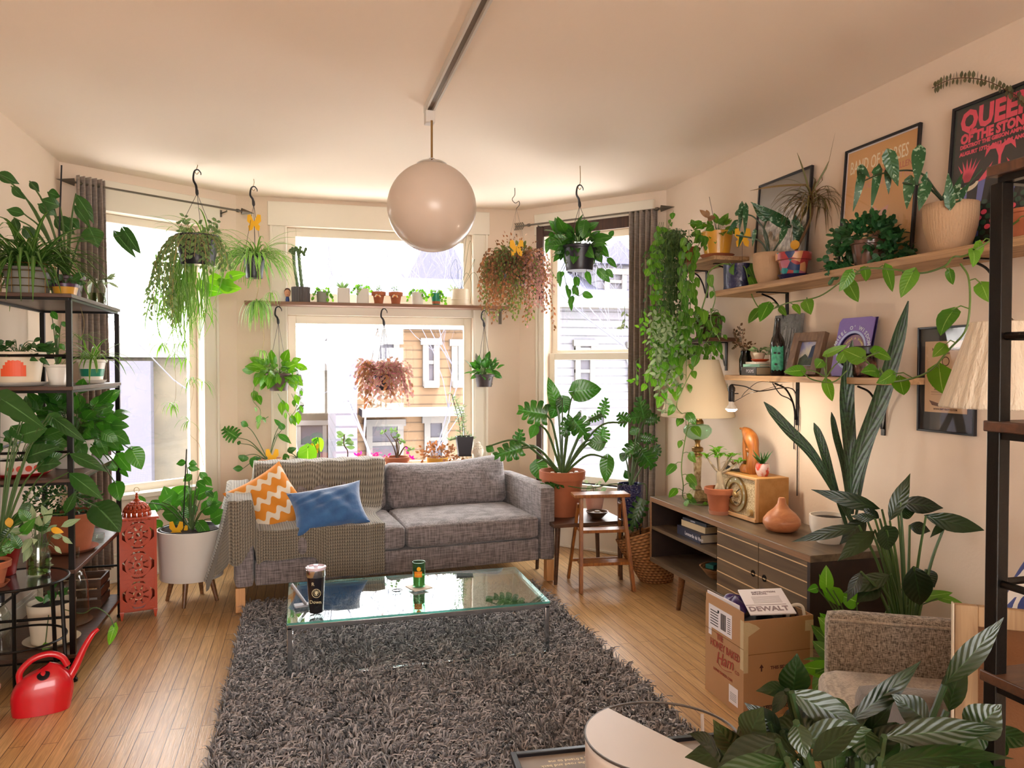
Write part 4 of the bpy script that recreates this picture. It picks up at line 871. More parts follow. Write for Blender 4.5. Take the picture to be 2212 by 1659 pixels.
# ================================================================ black metal plant racks
def rack(t_, x0, x1, y0, y1, zs, rails, ps=.024):
    for x in (x0, x1):
        for y in (y0, y1):
            b_ = B(); b_.bb((x-ps/2, y-ps/2, .02), (x+ps/2, y+ps/2, zs[-1]-.03)); b_.lathe([(.018, .0), (.018, .012), (.01, .02), (.01, .03)], (x, y, 0), 12); b_.done('post', m_blk, t_, bevel=.002)
    for z in zs:
        s_ = B().bb((x0-.016, y0-.016, z-.018), (x1+.016, y1+.016, z)).done('shelf', m_dwood, t_, bevel=.002)
        b_ = B(); h_ = .012
        b_.bb((x0, y0-.008, z-.03), (x1, y0+.008, z-.0185)); b_.bb((x0, y1-.008, z-.03), (x1, y1+.008, z-.0185)); b_.bb((x0-.008, y0+.008, z-.03), (x0+.008, y1-.008, z-.0185)); b_.bb((x1-.008, y0+.008, z-.03), (x1+.008, y1-.008, z-.0185))
        b_.done('shelf_frame', m_blk, t_)
    for z in rails:
        for a, c in (((x0, y0, z), (x1, y0, z)), ((x0, y0, z), (x0, y1, z)), ((x0, y1, z), (x1, y1, z))): B().tube([a, c], .0065, 8).done('rail', m_blk, t_)
LZ = [.13, .52, .94, 1.36, 1.782]
t_ = thing('plant_rack', 'tall black metal plant rack with dark shelves by the left curtain', 'shelving', (-1.21, 4.4, 0)); rack(t_, -1.40, -1.02, 3.93, 4.88, LZ, [.30, 1.06, 1.50])
t_ = thing('plant_rack', 'black metal rack standing close at the right edge, mostly out of frame', 'shelving', (1.32, .56, 0)); rack(t_, 1.117, 1.52, .11, 1.02, LZ, [.28, 1.09, 1.50])

def PP(name, label, p, pot, m_, cat='potted plant', grp=None, saucer=None, soilk=True, **kw):
    """pot = (foot radius, mouth radius, height, lip)"""
    p = V(p); t_ = thing(name, label, cat, p, grp); r0, r1, h, rim = pot
    z0 = 0
    if saucer:
        B().lathe([(0, 0), (r0*1.15, 0), (r0*1.45, .018), (r0*1.38, .018), (r0*1.1, .006), (0, .006)], p, 28).done('saucer', saucer, t_); z0 = .007
    q = p+V((0, 0, z0)); B().pot(q, r0, r1, h, rim, **kw).done('pot', m_, t_)
    if soilk: soil(t_, q, r1-.012, h*.86)
    return t_, q+V((0, 0, h*.88))
def fin(t_, bS=None, bL=None, mS=None, mL=None, mats=None):
    for q_ in (bS, bL):
        if q_ is not None: q_.v = [(min(max(x, WL+.01), WR_-.006), y, z) for x, y, z in q_.v]
    if bS is not None and bS.v: bS.done('stems', mS or m_stem, t_)
    if bL is not None and bL.v: bL.done('foliage', mL, t_)
def clump(t_, s, n, size, rad, kind, mL, mS=m_stem, w=.6, h=.08, tilt=.6, ext=0):
    """short stalks from the soil with leaves"""
    bS, bL = B(), B(); s = V(s)
    for i in range(n):
        a = U(0, 6.28); r = rad*U(.2, 1)**.6; e = s+V((r*math.cos(a), r*math.sin(a), h*U(.35, 1.1)-ext*r)); bS.tube(spl([s+V((U(-.01, .01), U(-.01, .01), 0)), s.lerp(e, .5)+V((0, 0, h*.3)), e], 3), .0014, 4, cap=False)
        ax = V((math.cos(a)*U(.4, 1), math.sin(a)*U(.4, 1), U(-.6, .5))).normalized(); z = size*U(.6, 1.2); bL.leaf(e, e+ax*z, z*w, fc(e, tilt), kind, U(0, .2), .15, 5)
    fin(t_, bS, bL, mS, mL); return bS, bL

# ---- top shelf of the left rack
p = P(95, 640, Z=1.783); p = V((-1.24, 4.12, 1.783))
t_, s = PP('spider_plant', 'big dark green spider plant spilling over the top of the left rack', p, (.085, .1, .13, .015), m_grey, soilk=True)
b_ = B()
for k in range(5): b_.tube([p+V(((.112+.0*k)*math.cos(a/28*6.283), .112*math.sin(a/28*6.283), .005+k*.035)) for a in range(28)], .0022, 5, closed=True)
for k in range(10): b_.tube([p+V((.112*math.cos(k*.628), .112*math.sin(k*.628), .003)), p+V((.112*math.cos(k*.628), .112*math.sin(k*.628), .146))], .0018, 5)
b_.done('wire_basket', m_brass, t_); bL = B(); spider(bL, s, 175, .46, .018, .05, (.55, 1.0), 1.05); fin(t_, None, bL, None, L_spidm)
p = V((-1.13, 4.33, 1.783)); t_, s = PP('philodendron', 'tall leafy plant staked behind the spider plant on the left rack', p, (.06, .075, .12, .02), mat('dark_red_pot', '4a2422', .4))
bS, bL = B(), B(); D0 = dep(p)
hero(bS, bL, s, [(-8, 372, 41, 397, 26), (24, 402, 52, 430, 20), (64, 391, 85, 414, 18), (52, 462, 12, 452, 22), (130, 445, 86, 430, 26), (118, 466, 160, 505, 34, .05), (192, 488, 212, 534, 44, .05), (164, 418, 204, 482, 28, 0), (82, 440, 122, 466, 26), (50, 488, 78, 525, 26, -.1), (160, 440, 196, 492, 20), (103, 415, 130, 425, 24, .1), (150, 470, 172, 495, 22, .1), (30, 470, 40, 505, 18)], D0, 'lance', .0042)
st = spl([P(190, 520, D=D0+.1), P(230, 515, D=D0+.2), P(262, 508, D=D0+.25)], 5); bS.tube(st, .0015, 5)
for a in ((252, 506, 293, 556, 20), (268, 498, 303, 548, 27)): bL.leaf(P(a[0], a[1], D=D0+.25), P(a[2], a[3], D=D0+.25), a[4]*(D0+.25)/FPX, fc(P(260, 510, D=D0)), 'heart', .05, .15, 8)
B().tube([P(125, 600, D=D0), P(133, 357, D=D0)], .004, 8).done('stake', m_blkp, t_); fin(t_, bS, bL, m_stem, L_dark)
p = V((-1.075, 4.02, 1.783)); p = P(141, 625, D=3.68); p.z = 1.783
t_, s = PP('small_bowl_plant', 'small purple rimmed yellow bowl with dark leaves at the rack corner', p, (.045, .058, .06, .0), m_mustard); B().lathe([(.0575, .045), (.0595, .06), (.0575, .061), (.055, .05)], p, 30).done('purple_rim', mat('purple_glaze', '4a2448', .3), t_); clump(t_, s, 9, .05, .05, 'oval', L_dark, h=.05)
p = V((-1.08, 4.70, 1.783)); t_ = thing('water_jar', 'clear glass jar with a rooting cutting at the back corner of the rack top', 'jar', p)
B().lathe([(0, .0), (.045, .0), (.047, .01), (.047, .10), (.036, .12), (.037, .145), (.034, .145), (.033, .12), (.044, .1), (.044, .008), (0, .006)], p, 28).done('glass', m_glass, t_); B().lathe([(0, .007), (.043, .008), (.043, .07), (0, .07)], p, 24).done('water', m_water, t_); clump(t_, p+V((0, 0, .1)), 12, .06, .07, 'lance', L_grey, h=.07, w=.3)
# ---- second shelf
z = 1.361
p = V((-1.26, 4.04, z)); t_, s = PP('herb_pot', 'large cream pot painted with an orange shape on a saucer, second rack shelf', p, (.085, .105, .15, .018), m_cream, saucer=m_white)
fr = Pl(p+V((0, 0, .01)), _rt, (0, 0, 1)); b_ = B()
for a0 in range(-112, -52, 6):
    q = [(R(a0), .0), (R(a0+6), .0)]
    for lo, hi in ((.035, .05+.05*math.sin(R((a0+112)*3))),): b_.add([p+V((.0995*math.cos(x-YAW+.2), .0995*math.sin(x-YAW+.2), .01+zz)) for x, zz in ((R(a0), lo), (R(a0+6), lo), (R(a0+6), hi+.02), (R(a0), hi+.02))], [(0, 1, 2, 3)])
b_.done('painted_shape', mat('orange_paint', 'e0552c', .5), t_); bS, bL = clump(t_, s, 30, .07, .11, 'lance', L_dark, h=.10, w=.42, ext=.5)
p = V((-1.10, 4.15, z)); p = P(124, 828, D=3.72); p.z = z; t_, s = PP('fuchsia_pot', 'small white pot with a leggy vine beside the orange painted pot', p, (.035, .05, .10, .014), m_white)
bS, bL = B(), B(); D0 = dep(p); hero(bS, bL, s, [(110, 672, 124, 690, 14), (118, 698, 112, 712, 9), (122, 702, 128, 722, 10), (133, 695, 146, 706, 11), (125, 722, 120, 732, 8), (118, 740, 98, 760, 12), (128, 742, 140, 756, 12), (108, 750, 100, 770, 12), (132, 770, 120, 790, 10)], D0, 'oval', .002); fin(t_, bS, bL, m_stem, L_philo)
p = V((-1.09, 4.62, z)); t_, s = PP('spider_plant', 'lighter striped spider plant in a teal banded pot on the second rack shelf', p, (.05, .068, .12, .016), m_white, saucer=m_white); B().lathe([(.0545, .03), (.0605, .07), (.061, .07), (.0555, .03)], p+V((0, 0, .007)), 30).done('teal_band', m_teal, t_); bL = B(); spider(bL, s, 34, .32, .014, .02, (.5, 1.0), 1.1); fin(t_, None, bL, None, L_spid)
p = P(175, 735, D=4.1); b_ = B(); bS = B(); bS.tube(spl([P(172, 655, D=4.05), P(182, 700, D=4.1), p], 5), .0012, 4); spider(b_, p, 16, .17, .008, .01, (.2, 1.0), 1.0); t_ = thing('spider_plantlet', 'dangling pale spider plantlet before the left curtain', 'plantlet', p); fin(t_, bS, b_, m_stempale, L_spid)
# ---- third shelf
z = .941
p = V((-1.27, 4.08, z)); t_, s = PP('painted_dish_plant', 'low white dish painted with colours on the third rack shelf', p, (.09, .11, .07, 0), m_white, saucer=m_red); clump(t_, s, 14, .09, .12, 'heart', L_philo, h=.12, w=.75)
b_ = B(); [Pl(p+V((.1*math.cos(R(a)), .1*math.sin(R(a)), .04)), V((-math.sin(R(a)), math.cos(R(a)), 0)), (0, .0, 1)).disc(b_, 0, 0, .014, .002) for a in (-95, -75, -55, -35)]; b_.done('painted_spots', mat('red_yellow_paint', 'c8452c', .5), t_)
p = V((-1.12, 4.35, z)); t_, s = PP('satin_pothos', 'dense philodendron filling the middle of the left rack', p, (.075, .095, .14, .018), m_wht)
bS, bL = B(), B(); bush(bL, s+V((.02, 0, .12)), (.19, .26, .15), 95, .085, 'heart', .8, -.1, .45, .6, bS, s); D0 = dep(p)
hero(bS, bL, s, [(150, 905, 165, 935, 30), (190, 930, 213, 960, 26), (175, 890, 212, 905, 26), (205, 965, 218, 990, 26), (228, 940, 249, 955, 24, .2), (240, 960, 268, 972, 24, .2), (255, 985, 282, 1018, 30, .3), (286, 972, 306, 1014, 40, .3), (240, 1000, 252, 1018, 24, .3), (250, 1045, 258, 1082, 34, .2), (215, 950, 232, 985, 20), (125, 880, 110, 905, 30), (150, 940, 138, 985, 30), (262, 1015, 277, 1030, 12, .3)], D0, 'heart', .0035); fin(t_, bS, bL, m_stem, L_philo)
p = V((-1.2, 4.70, z)); t_, s = PP('trinket_pot', 'small figured cream pot deep on the third rack shelf', p, (.04, .05, .09, .012), m_cream); clump(t_, s, 16, .05, .08, 'oval', L_lime, h=.09)
# ---- fourth shelf
z = .521
p = V((-1.13, 4.33, z)); t_, s = PP('bushy_terracotta_plant', 'large terracotta pot with tiny dark leaves on the fourth rack shelf', p, (.088, .125, .19, .035), m_terra, saucer=m_terra)
bS, bL = B(), B(); bush(bL, s+V((-.03, -.02, .09)), (.17, .2, .10), 520, .022, 'oval', .6, 0, .3, .9); fin(t_, bS, bL, m_stem, L_dark)
for lab, q, h_, r_ in (('small glass jar beside the terracotta pot on the rack', (-1.07, 4.16, z), .05, .025), ('small faceted glass dish at the rack edge', (-1.06, 4.55, z), .035, .04), ('short clear glass tumbler behind the faceted dish', (-1.15, 4.68, z), .07, .03)):
    tag(B().lathe([(0, 0), (r_*.8, 0), (r_, h_*.4), (r_*.95, h_), (r_*.88, h_), (r_*.85, .006), (0, .006)], q, 18).done('glass_jar', m_glass), lab, 'jar', 'small glasses on the rack')
p = V((-1.22, 4.66, .02)); 
# ---- bottom shelf
z = .131
p = V((-1.16, 4.12, z)); t_, s = PP('pothos', 'cream pot with a single long pothos stem on the lowest rack shelf', p, (.085, .105, .19, .0), m_cream, saucer=m_cream); bS, bL = B(), B(); D0 = 3.6
bS.tube(spl([s, P(175, 1325, D=D0), P(205, 1312, D=D0), P(235, 1330, D=D0), P(247, 1355, D=D0)], 6), .0022, 6); bL.leaf(P(247, 1354, D=D0), P(234, 1396, D=D0), .04, fc(P(240, 1370, D=D0), .2), 'heart')
bS.tube(spl([s, P(105, 1330, D=D0), P(98, 1390, D=D0)], 6), .002, 6); bL.leaf(P(98, 1392, D=D0), P(103, 1415, D=D0), .035, fc(P(98, 1390, D=D0), .2), 'heart'); clump(t_, s, 6, .06, .05, 'heart', L_philo, h=.08); fin(t_, bS, bL, m_stem, L_lime)
p = V((-1.19, 4.42, z)); t_ = thing('glass_cloche', 'large clear glass cloche on the lowest rack shelf', 'cloche', p); B().lathe([(.115, 0), (.12, .004), (.12, .012), (.115, .2), (.095, .26), (.05, .295), (.015, .305), (.012, .32), (.018, .335), (0, .34)], p, 32).done('dome', m_glass, t_); B().lathe([(0, 0), (.13, 0), (.135, .006), (0, .008)], p-V((0, 0, .0)), 32).done('base', m_walnut, t_)
p = V((-1.34, 4.02, z)); t_ = thing('spray_bottle', 'clear ribbed bottle at the left of the lowest rack shelf', 'bottle', p); B().lathe([(0, 0), (.034, 0)]+[(.034+.004*(k % 2), .01+k*.018) for k in range(10)]+[(.028, .2), (.014, .225), (.014, .245)], p, 24).done('body', m_glass, t_); B().lathe([(.0145, .235), (.016, .235), (.016, .27), (0, .27)], p, 16).done('cap', m_blkp, t_)
p = V((-1.2, 4.72, z)); t_ = thing('crate', 'dark slatted crate at the back of the lowest rack shelf', 'crate', p); b_ = B()
for k in range(3): Pl(p, (1, 0, 0), (0, 1, 0)).frame(b_, -.14, .14, -.10, .10, .008, .01+k*.055, .05+k*.055)
b_.done('slats', m_dwood, t_)
for sx_, sy_ in ((-1, -1), (-1, 1), (1, -1), (1, 1)): B().box(p+V((sx_*.127, sy_*.087, .08)), (.014, .014, .158)).done('corner_post', m_dwood, t_)
p = V((-1.22, 4.72, .5211)); tag(B().lathe([(0, 0), (.09, 0), (.11, .012), (.11, .10), (.104, .10), (.1, .012), (0, .01)], p+V((0.0, 0, 0)), 30, rib=(15, .015)).done('corrugated_tub', m_grey), 'grey corrugated tub at the back of the fourth rack shelf', 'tub')

# ================================================================ small black plant stand in front of the rack
p = V((-1.17, 3.70, 0)); SZ = .545; t_ = thing('plant_stand', 'round black wire plant stand with a glass top at the left edge', 'plant stand', p)
b_ = B(); b_.lathe([(0, SZ-.006), (.19, SZ-.006), (.19, SZ), (0, SZ)], p, 44); b_.done('top', mat('smoked_tray', '2a2c30', .15, coat=.4), t_)
B().tube([p+V((.192*math.cos(a/44*6.283), .192*math.sin(a/44*6.283), SZ-.002)) for a in range(44)], .006, 8, closed=True).done('rim', m_blk, t_)
lg = []
for a in (-8, 172-60, 232, 60): q = V((math.cos(R(a)), math.sin(R(a)), 0)); lg.append(q); B().tube([p+q*.175+V((0, 0, SZ-.008)), p+q*.195+V((0, 0, .002))], .0085, 8).done('leg', m_blk, t_)
B().tube([p+V((.18*math.cos(a/40*6.283), .18*math.sin(a/40*6.283), .29)) for a in range(40)], .005, 6, closed=True).done('ring', m_blk, t_)
p = P(22, 1285, Z=SZ); p = V((-1.24, 3.60, SZ+.001)); t_, s = PP('terracotta_planter', 'terracotta pot on a saucer on the black stand', p, (.05, .072, .10, .028), m_terra, saucer=m_terra)
bS, bL = B(), B(); D0 = dep(p); hero(bS, bL, s, [(10, 1195, -5, 1175, 25), (20, 1190, 10, 1160, 22), (40, 1180, 25, 1150, 20), (50, 1150, 75, 1120, 22), (60, 1120, 40, 1100, 22)], D0, 'heart', .003); fin(t_, bS, bL, m_stem, L_philo)
p = V((-1.10, 3.74, SZ+.001)); t_ = thing('propagation_jar', 'clear faceted water jar full of cuttings on the black stand', 'jar', p)
B().lathe([(0, 0), (.042, 0), (.046, .01), (.047, .10), (.036, .125), (.038, .14), (.035, .14), (.033, .125), (.043, .10), (.042, .01), (0, .008)], p, 14).done('glass', m_glass, t_); B().lathe([(0, .009), (.042, .012), (.042, .09), (0, .09)], p, 20).done('water', m_water, t_)
bS, bL = B(), B(); s = p+V((0, 0, .11)); bush(bL, s+V((0, 0, .07)), (.11, .1, .07), 26, .07, 'lance', .42, -.1, .4, .5, bS, p+V((0, 0, .03))); bush(bL, p+V((0, 0, .05)), (.03, .03, .03), 12, .03, 'oval', .5); fin(t_, bS, bL, m_stem, L_grey)
p = V((-1.27, 3.80, SZ+.001)); t_, s = PP('arrowhead_plant', 'red pot with big glossy arrow leaves behind the terracotta pot at the left edge', p, (.06, .085, .13, .02), mat('dark_red_glaze', '8c2018', .35)); bS, bL = B(), B(); D0 = dep(p)
hero(bS, bL, s, [(0, 858, 96, 925, 50, -.1, 'wing'), (50, 938, 100, 925, 46), (60, 985, 125, 965, 40), (95, 995, 135, 980, 30), (150, 978, 232, 1018, 30, .1, 'lance'), (85, 1005, 130, 1000, 36), (148, 1020, 222, 1078, 38, .1, 'lance'), (30, 925, 62, 955, 30), (110, 900, 150, 930, 30), (105, 895, 185, 955, 28, 0, 'lance'), (60, 1090, 55, 1120, 26), (80, 1140, 110, 1118, 30), (50, 1115, 15, 1135, 30), (30, 1150, -5, 1170, 30), (140, 1110, 165, 1060, 22, 0, 'lance'), (60, 880, 55, 855, 18), (45, 905, 15, 890, 20)], D0, 'heart', .0032)
hero(bS, bL, s, [(212, 1095, 260, 1148, 64, .35)], D0, 'heart', .004, .3); fin(t_, bS, bL, m_stem, L_dark)
b_ = B()
for a in ((108, 1142, 136, 1150, 14), (18, 1118, 22, 1140, 16), (20, 1165, 15, 1185, 12)): b_.leaf(P(a[0], a[1], D=3.3), P(a[2], a[3], D=3.3), a[4]*3.3/FPX, fc(V((-1.2, 3.6, .7)), .2), 'oval')
b_.done('yellowed_leaves', L_yell, t_)
# floor pot and watering can
p = P(8, 1520, Z=0); p = V((-1.27, 3.47, 0)); t_ = thing('floor_pot', 'empty pale pink pot with saucer on the floor at the left edge', 'pot', p)
B().lathe([(0, 0), (.085, 0), (.1, .022), (.094, .022), (.08, .006), (0, .006)], p, 32).done('saucer', m_wht, t_); B().pot(p+V((0, 0, .0065)), .07, .105, .165, 0).done('pot', m_pink, t_)
p = V((-1.065, 3.63, 0)); t_ = thing('watering_can', 'glossy red plastic watering can with a curved handle on the floor', 'watering can', p)
b_ = B(); ex = V((math.cos(R(12)), math.sin(R(12)), 0)); ey = V((-ex.y, ex.x, 0))
def can(u, v):
    a = 2*math.pi*u; k = v; zc = .185*k; wx = .118*(1-.10*(1-k)**3)*math.cos(math.asin(min(1, max(0, (k-.35)/.66)))**1.0 if k > .35 else 0); wy = .062*math.cos(math.asin(min(1, max(0, (k-.4)/.605))) if k > .4 else 0)
    wx = max(wx, .004); wy = max(wy, .004); ca, sa = math.cos(a), math.sin(a); e = .75
    return p+ex*(wx*math.copysign(abs(ca)**e, ca)+.012*k)+ey*(wy*math.copysign(abs(sa)**e, sa))+V((0, 0, zc+.001+.03*k*k*(ca*.5)))
b_.grid(can, 40, 22); b_.add([can(i/40, 0) for i in range(40)], [tuple(range(40))[::-1]]); b_.done('body', m_red, t_, angle=0)
b_ = B(); hp = spl([p-ex*.075+V((0, 0, .125)), p-ex*.075+V((0, 0, .175)), p-ex*.03+V((0, 0, .222)), p+ex*.03+V((0, 0, .235)), p+ex*.075+V((0, 0, .215)), p+ex*.098+V((0, 0, .175))], 6); b_.tube(hp, [.013]*len(hp), 12); b_.done('handle', m_red, t_)
b_ = B(); sp_ = spl([p+ex*.09+V((0, 0, .10)), p+ex*.125+ey*.01+V((0, 0, .16)), p+ex*.155+ey*.015+V((0, 0, .225)), p+ex*.19+ey*.02+V((0, 0, .285)), p+ex*.215+ey*.025+V((0, 0, .305))], 6); b_.tube(sp_, [.02-.0005*i for i in range(len(sp_))], 12); b_.done('spout', m_red, t_)
b_ = B(); b_.lathe([(0, 0), (.022, 0), (.024, .006), (.018, .008), (0, .002)], p+ex*.012-ey*.038+V((0, 0, .158)), 20, rot=Matrix.Rotation(R(35), 3, 'X')); b_.done('filler_hole', m_blkp, t_)

# ================================================================ orange lantern, white planter, curtains
p = V((-.93, 4.90, 0)); LQ = .19; t_ = thing('moroccan_lantern', 'tall orange pierced metal lantern with a dome top on the floor', 'lantern', p); m_or = mat('orange_painted_metal', 'ac3a0c', .45, .1, coat=.2)
Rz_ = Matrix.Rotation(R(14), 3, 'Z')
for sx_, sy_ in ((-1, -1), (-1, 1), (1, -1), (1, 1)):
    c = p+Rz_ @ V((sx_*LQ/2, sy_*LQ/2, 0)); B().lathe([(.006, 0), (.016, .045), (.014, .05)], c-Rz_ @ V((sx_*.008, sy_*.008, 0)), 4, rot=Rz_ @ Matrix.Rotation(R(45), 3, 'Z')).done('foot', m_or, t_); b_ = B(); b_.box(c-Rz_ @ V((sx_*.005, sy_*.005, 0))+V((0, 0, .31)), (.014, .014, .53), R(14)); b_.done('corner_post', m_or, t_)
for k in range(4):
    Mz = Matrix.Rotation(R(14+90*k), 3, 'Z'); fr = Pl(p+Mz @ V((-LQ/2, -LQ/2+.003, .045)), Mz @ V((1, 0, 0)), (0, 0, 1)); b_ = B(); H_ = .53
    for z in (0, .172, .345, .515): fr.box(b_, 0, LQ, z, z+.016, -.002, .003)
    for kk in range(3):
        cy = .094+kk*.173; cx = LQ/2; 
        fr.ring(b_, cx, cy, .056, .070, -.001, .002, 24); fr.ring(b_, cx, cy, .012, .026, -.001, .002, 12)
        for j in range(8):
            a = R(45*j); b2 = [(cx+.024*math.cos(a), cy+.024*math.sin(a)), (cx+.044*math.cos(a-.34), cy+.044*math.sin(a-.34)), (cx+.058*math.cos(a), cy+.058*math.sin(a)), (cx+.044*math.cos(a+.34), cy+.044*math.sin(a+.34))]; fr.poly(b_, b2, -.001, .002)
        for sx_ in (-1, 1):
            for sy_ in (-1, 1):
                fr.poly(b_, [(cx+sx_*.09, cy+sy_*.08), (cx+sx_*.022, cy+sy_*.08), (cx+sx_*.045, cy+sy_*.052), (cx+sx_*.09, cy+sy_*.012)][::sx_*sy_], -.001, .002); fr.ring(b_, cx+sx_*.058, cy+sy_*.06, .008, .014, -.001, .003, 8)
        for j in range(16): a = R(22.5*j+11); fr.disc(b_, cx+.05*math.cos(a), cy+.05*math.sin(a), .007, -.001, n=8)
    b_.done('pierced_panel', m_or, t_, smooth=False)
B().box(p+V((0, 0, .048)), (LQ, LQ, .006), R(14)).done('floor_plate', m_or, t_)
b_ = B(); b_.box(p+V((0, 0, .58)), (LQ+.022, LQ+.022, .012), R(14))
for k in range(4):
    Mz = Matrix.Rotation(R(14+90*k), 3, 'Z')
    for j in range(8): b_.lathe([(0, -.006), (.011, 0), (0, .006)], p+Mz @ V((-LQ/2+.01+j*.0205, -LQ/2-.011, .574)), 8)
b_.done('eave', m_or, t_)
b_ = B()
for k in range(16):
    a0 = 2*math.pi*k/16
    for j in range(6):
        t0, t1 = j/6, (j+1)/6; f0 = lambda t, a: p+V((.078*math.cos(t*1.5)*math.cos(a), .078*math.cos(t*1.5)*math.sin(a), .586+.085*math.sin(t*1.5)))
        w_ = .16+.1*(j % 2); b_.add([f0(t0, a0-w_), f0(t0, a0+w_), f0(t1, a0+w_*.9), f0(t1, a0-w_*.9)], [(0, 1, 2, 3)])
b_.done('dome', m_or, t_, solid=.0015)
b_ = B(); b_.lathe([(.02, .668), (.014, .676), (.006, .684), (.009, .692), (.005, .70), (.007, .708), (.003, .716)], p, 14); b_.done('finial', m_or, t_); B().tube([p+V((.014*math.cos(a), 0, .73+.016*math.sin(a))) for a in [k/16*6.283 for k in range(16)]], .0016, 5, closed=True).done('ring', m_brass, t_)

p = V((-.66, 5.10, 0)); t_ = thing('floor_planter', 'white tub planter on wooden legs with a climbing philodendron', 'potted plant', p)
q = p+V((0, 0, .155)); B().pot(q, .182, .20, .30, 0, .01, 44).done('tub', m_wht, t_); B().lathe([(.165, .27), (.18, .302), (.172, .302), (.158, .28), (0, .28)], q, 36).done('inner_pot', m_blkp, t_); soil(t_, q, .155, .282)
for a in (-100, -15, 75, 165): d = V((math.cos(R(a)), math.sin(R(a)), 0)); B().tube([p+d*.115+V((0, 0, .157)), p+d*.155], [.018, .011], 12).done('leg', m_walnut, t_)
bS, bL = B(), B(); s = q+V((0, 0, .28)); D0 = dep(p)
hero(bS, bL, s, [(372, 1095, 355, 1050, 44, .1), (395, 1090, 420, 1060, 40, .15), (340, 1100, 328, 1080, 40, .1), (380, 1110, 350, 1110, 40), (310, 1085, 300, 1070, 14), (440, 1100, 480, 1085, 34), (460, 1120, 492, 1105, 40), (430, 1130, 455, 1160, 26, -.1), (345, 1140, 322, 1128, 30), (425, 1070, 460, 1055, 28), (350, 1085, 372, 1070, 30), (455, 1090, 468, 1060, 22), (380, 1070, 405, 1050, 36, .2), (390, 1125, 372, 1105, 30), (415, 1110, 395, 1085, 34)], D0, 'heart', .003)
hero(bS, bL, s, [(402, 998, 380, 1002, 16), (408, 1000, 426, 1003, 16), (405, 1010, 432, 1014, 14), (432, 1020, 450, 1038, 16), (440, 1030, 458, 1050, 18), (415, 1025, 395, 1040, 18), (425, 1040, 445, 1052, 20), (405, 1065, 380, 1082, 16), (445, 1060, 462, 1075, 16), (398, 1050, 412, 1068, 18)], D0-.03, 'lance', .002)
fin(t_, bS, bL, m_stem, L_philo); B().tube([P(395, 1150, D=D0-.05), P(403, 970, D=D0-.05)], .0035, 8).done('stake', m_blkp, t_)
card_butterfly(P(381, 1150, D=D0-.1), 'yellow butterfly card stuck in the white tub planter', .075)
card_butterfly(P(396, 1150, D=D0-.04), 'second smaller yellow card behind the stake of the white tub planter', .05)

m_curt = weave('grey_brown_linen', '85786f', 'a0938a', 200, .95, .2)
def curtain(name, label, W_, s0, s1, z0, z1, d, nf, dz=.05, flare=1.0):
    A, Bq = V(W_[0]+(0,)), V(W_[1]+(0,)); dd = (Bq-A).normalized(); nn = V((dd.y, -dd.x, 0))
    def fn(u, v):
        k = 1+(flare-1)*(1-v); s_ = s0+(s1-s0)*u*k
        return A+dd*s_+nn*(d+dz*math.sin(u*nf*2*math.pi)*(1-.15*math.sin(v*9+u*20)))+V((0, 0, z0+(z1-z0)*v))
    b_ = B(); b_.grid(fn, nf*10, 26); o = b_.done(name, m_curt, solid=.003, angle=0); tag(o, label, 'curtain', 'grey curtains of the bay'); return o
curtain('curtain', 'grey brown curtain gathered at the left of the left bay window', BL, .06, .235, .12, 2.66, .095, 5, .028, 1.15)
curtain('curtain', 'grey brown curtain gathered at the right of the right bay window', BR, 1.05, 1.27, .2, 2.60, .085, 5, .03, .95)
m_rod = mat('pewter_rod', '6d665c', .35, .8)
def rod(label, W_, s0, s1, z, d, tips):
    A, Bq = V(W_[0]+(0,)), V(W_[1]+(0,)); dd = (Bq-A).normalized(); nn = V((dd.y, -dd.x, 0)); f_ = lambda s_, zz=0, e=0: A+dd*s_+nn*(d+e)+V((0, 0, z+zz))
    t_ = thing('curtain_rod', label, 'curtain rod', f_((s0+s1)/2), 'arrow curtain rods'); B().tube([f_(s0), f_(s1)], .007, 10).done('pole', m_rod, t_)
    for s_, sg, k in ((s0, -1, tips[0]), (s1, 1, tips[1])):
        b_ = B()
        if k == 'point': b_.add([f_(s_+sg*.11), f_(s_, .025), f_(s_, -.025), f_(s_, 0, .012), f_(s_, 0, -.012)], [(0, 1, 3), (0, 3, 2), (0, 2, 4), (0, 4, 1), (1, 4, 2, 3)])
        else:
            for e in range(5):
                for q in (-1, 1): b_.add([f_(s_+sg*(.01+e*.018)), f_(s_+sg*(.03+e*.018), q*.03), f_(s_+sg*(.042+e*.018), q*.03), f_(s_+sg*(.022+e*.018))], [(0, 1, 2, 3)])
            b_.tube([f_(s_), f_(s_+sg*.1)], .005, 8)
        b_.done('arrow_tip', m_rod, t_, smooth=False, solid=0 if k == 'point' else .002)
        b_ = B(); b_.lathe([(.011, -.012), (.013, 0), (.011, .012)], f_(s_-sg*.03), 12, rot=rotm(nn, V((0, 0, 1)))); b_.done('collar', m_rod, t_)
    for s_ in (s0+.12, s1-.12): b_ = B(); b_.tube([f_(s_, -.012), f_(s_, -.02), f_(s_, -.025, -d+.004)], .005, 8); b_.box(f_(s_, -.025, -d+.004), (.02, .02, .05), math.atan2(dd.y, dd.x)); b_.done('bracket', m_rod, t_)
rod('pewter arrow curtain rod over the left bay window', BL, .05, 1.22, 2.615, .095, ('point', 'point'))
rod('pewter arrow curtain rod over the right bay window', BR, .12, 1.30, 2.60, .085, ('feather', 'point'))

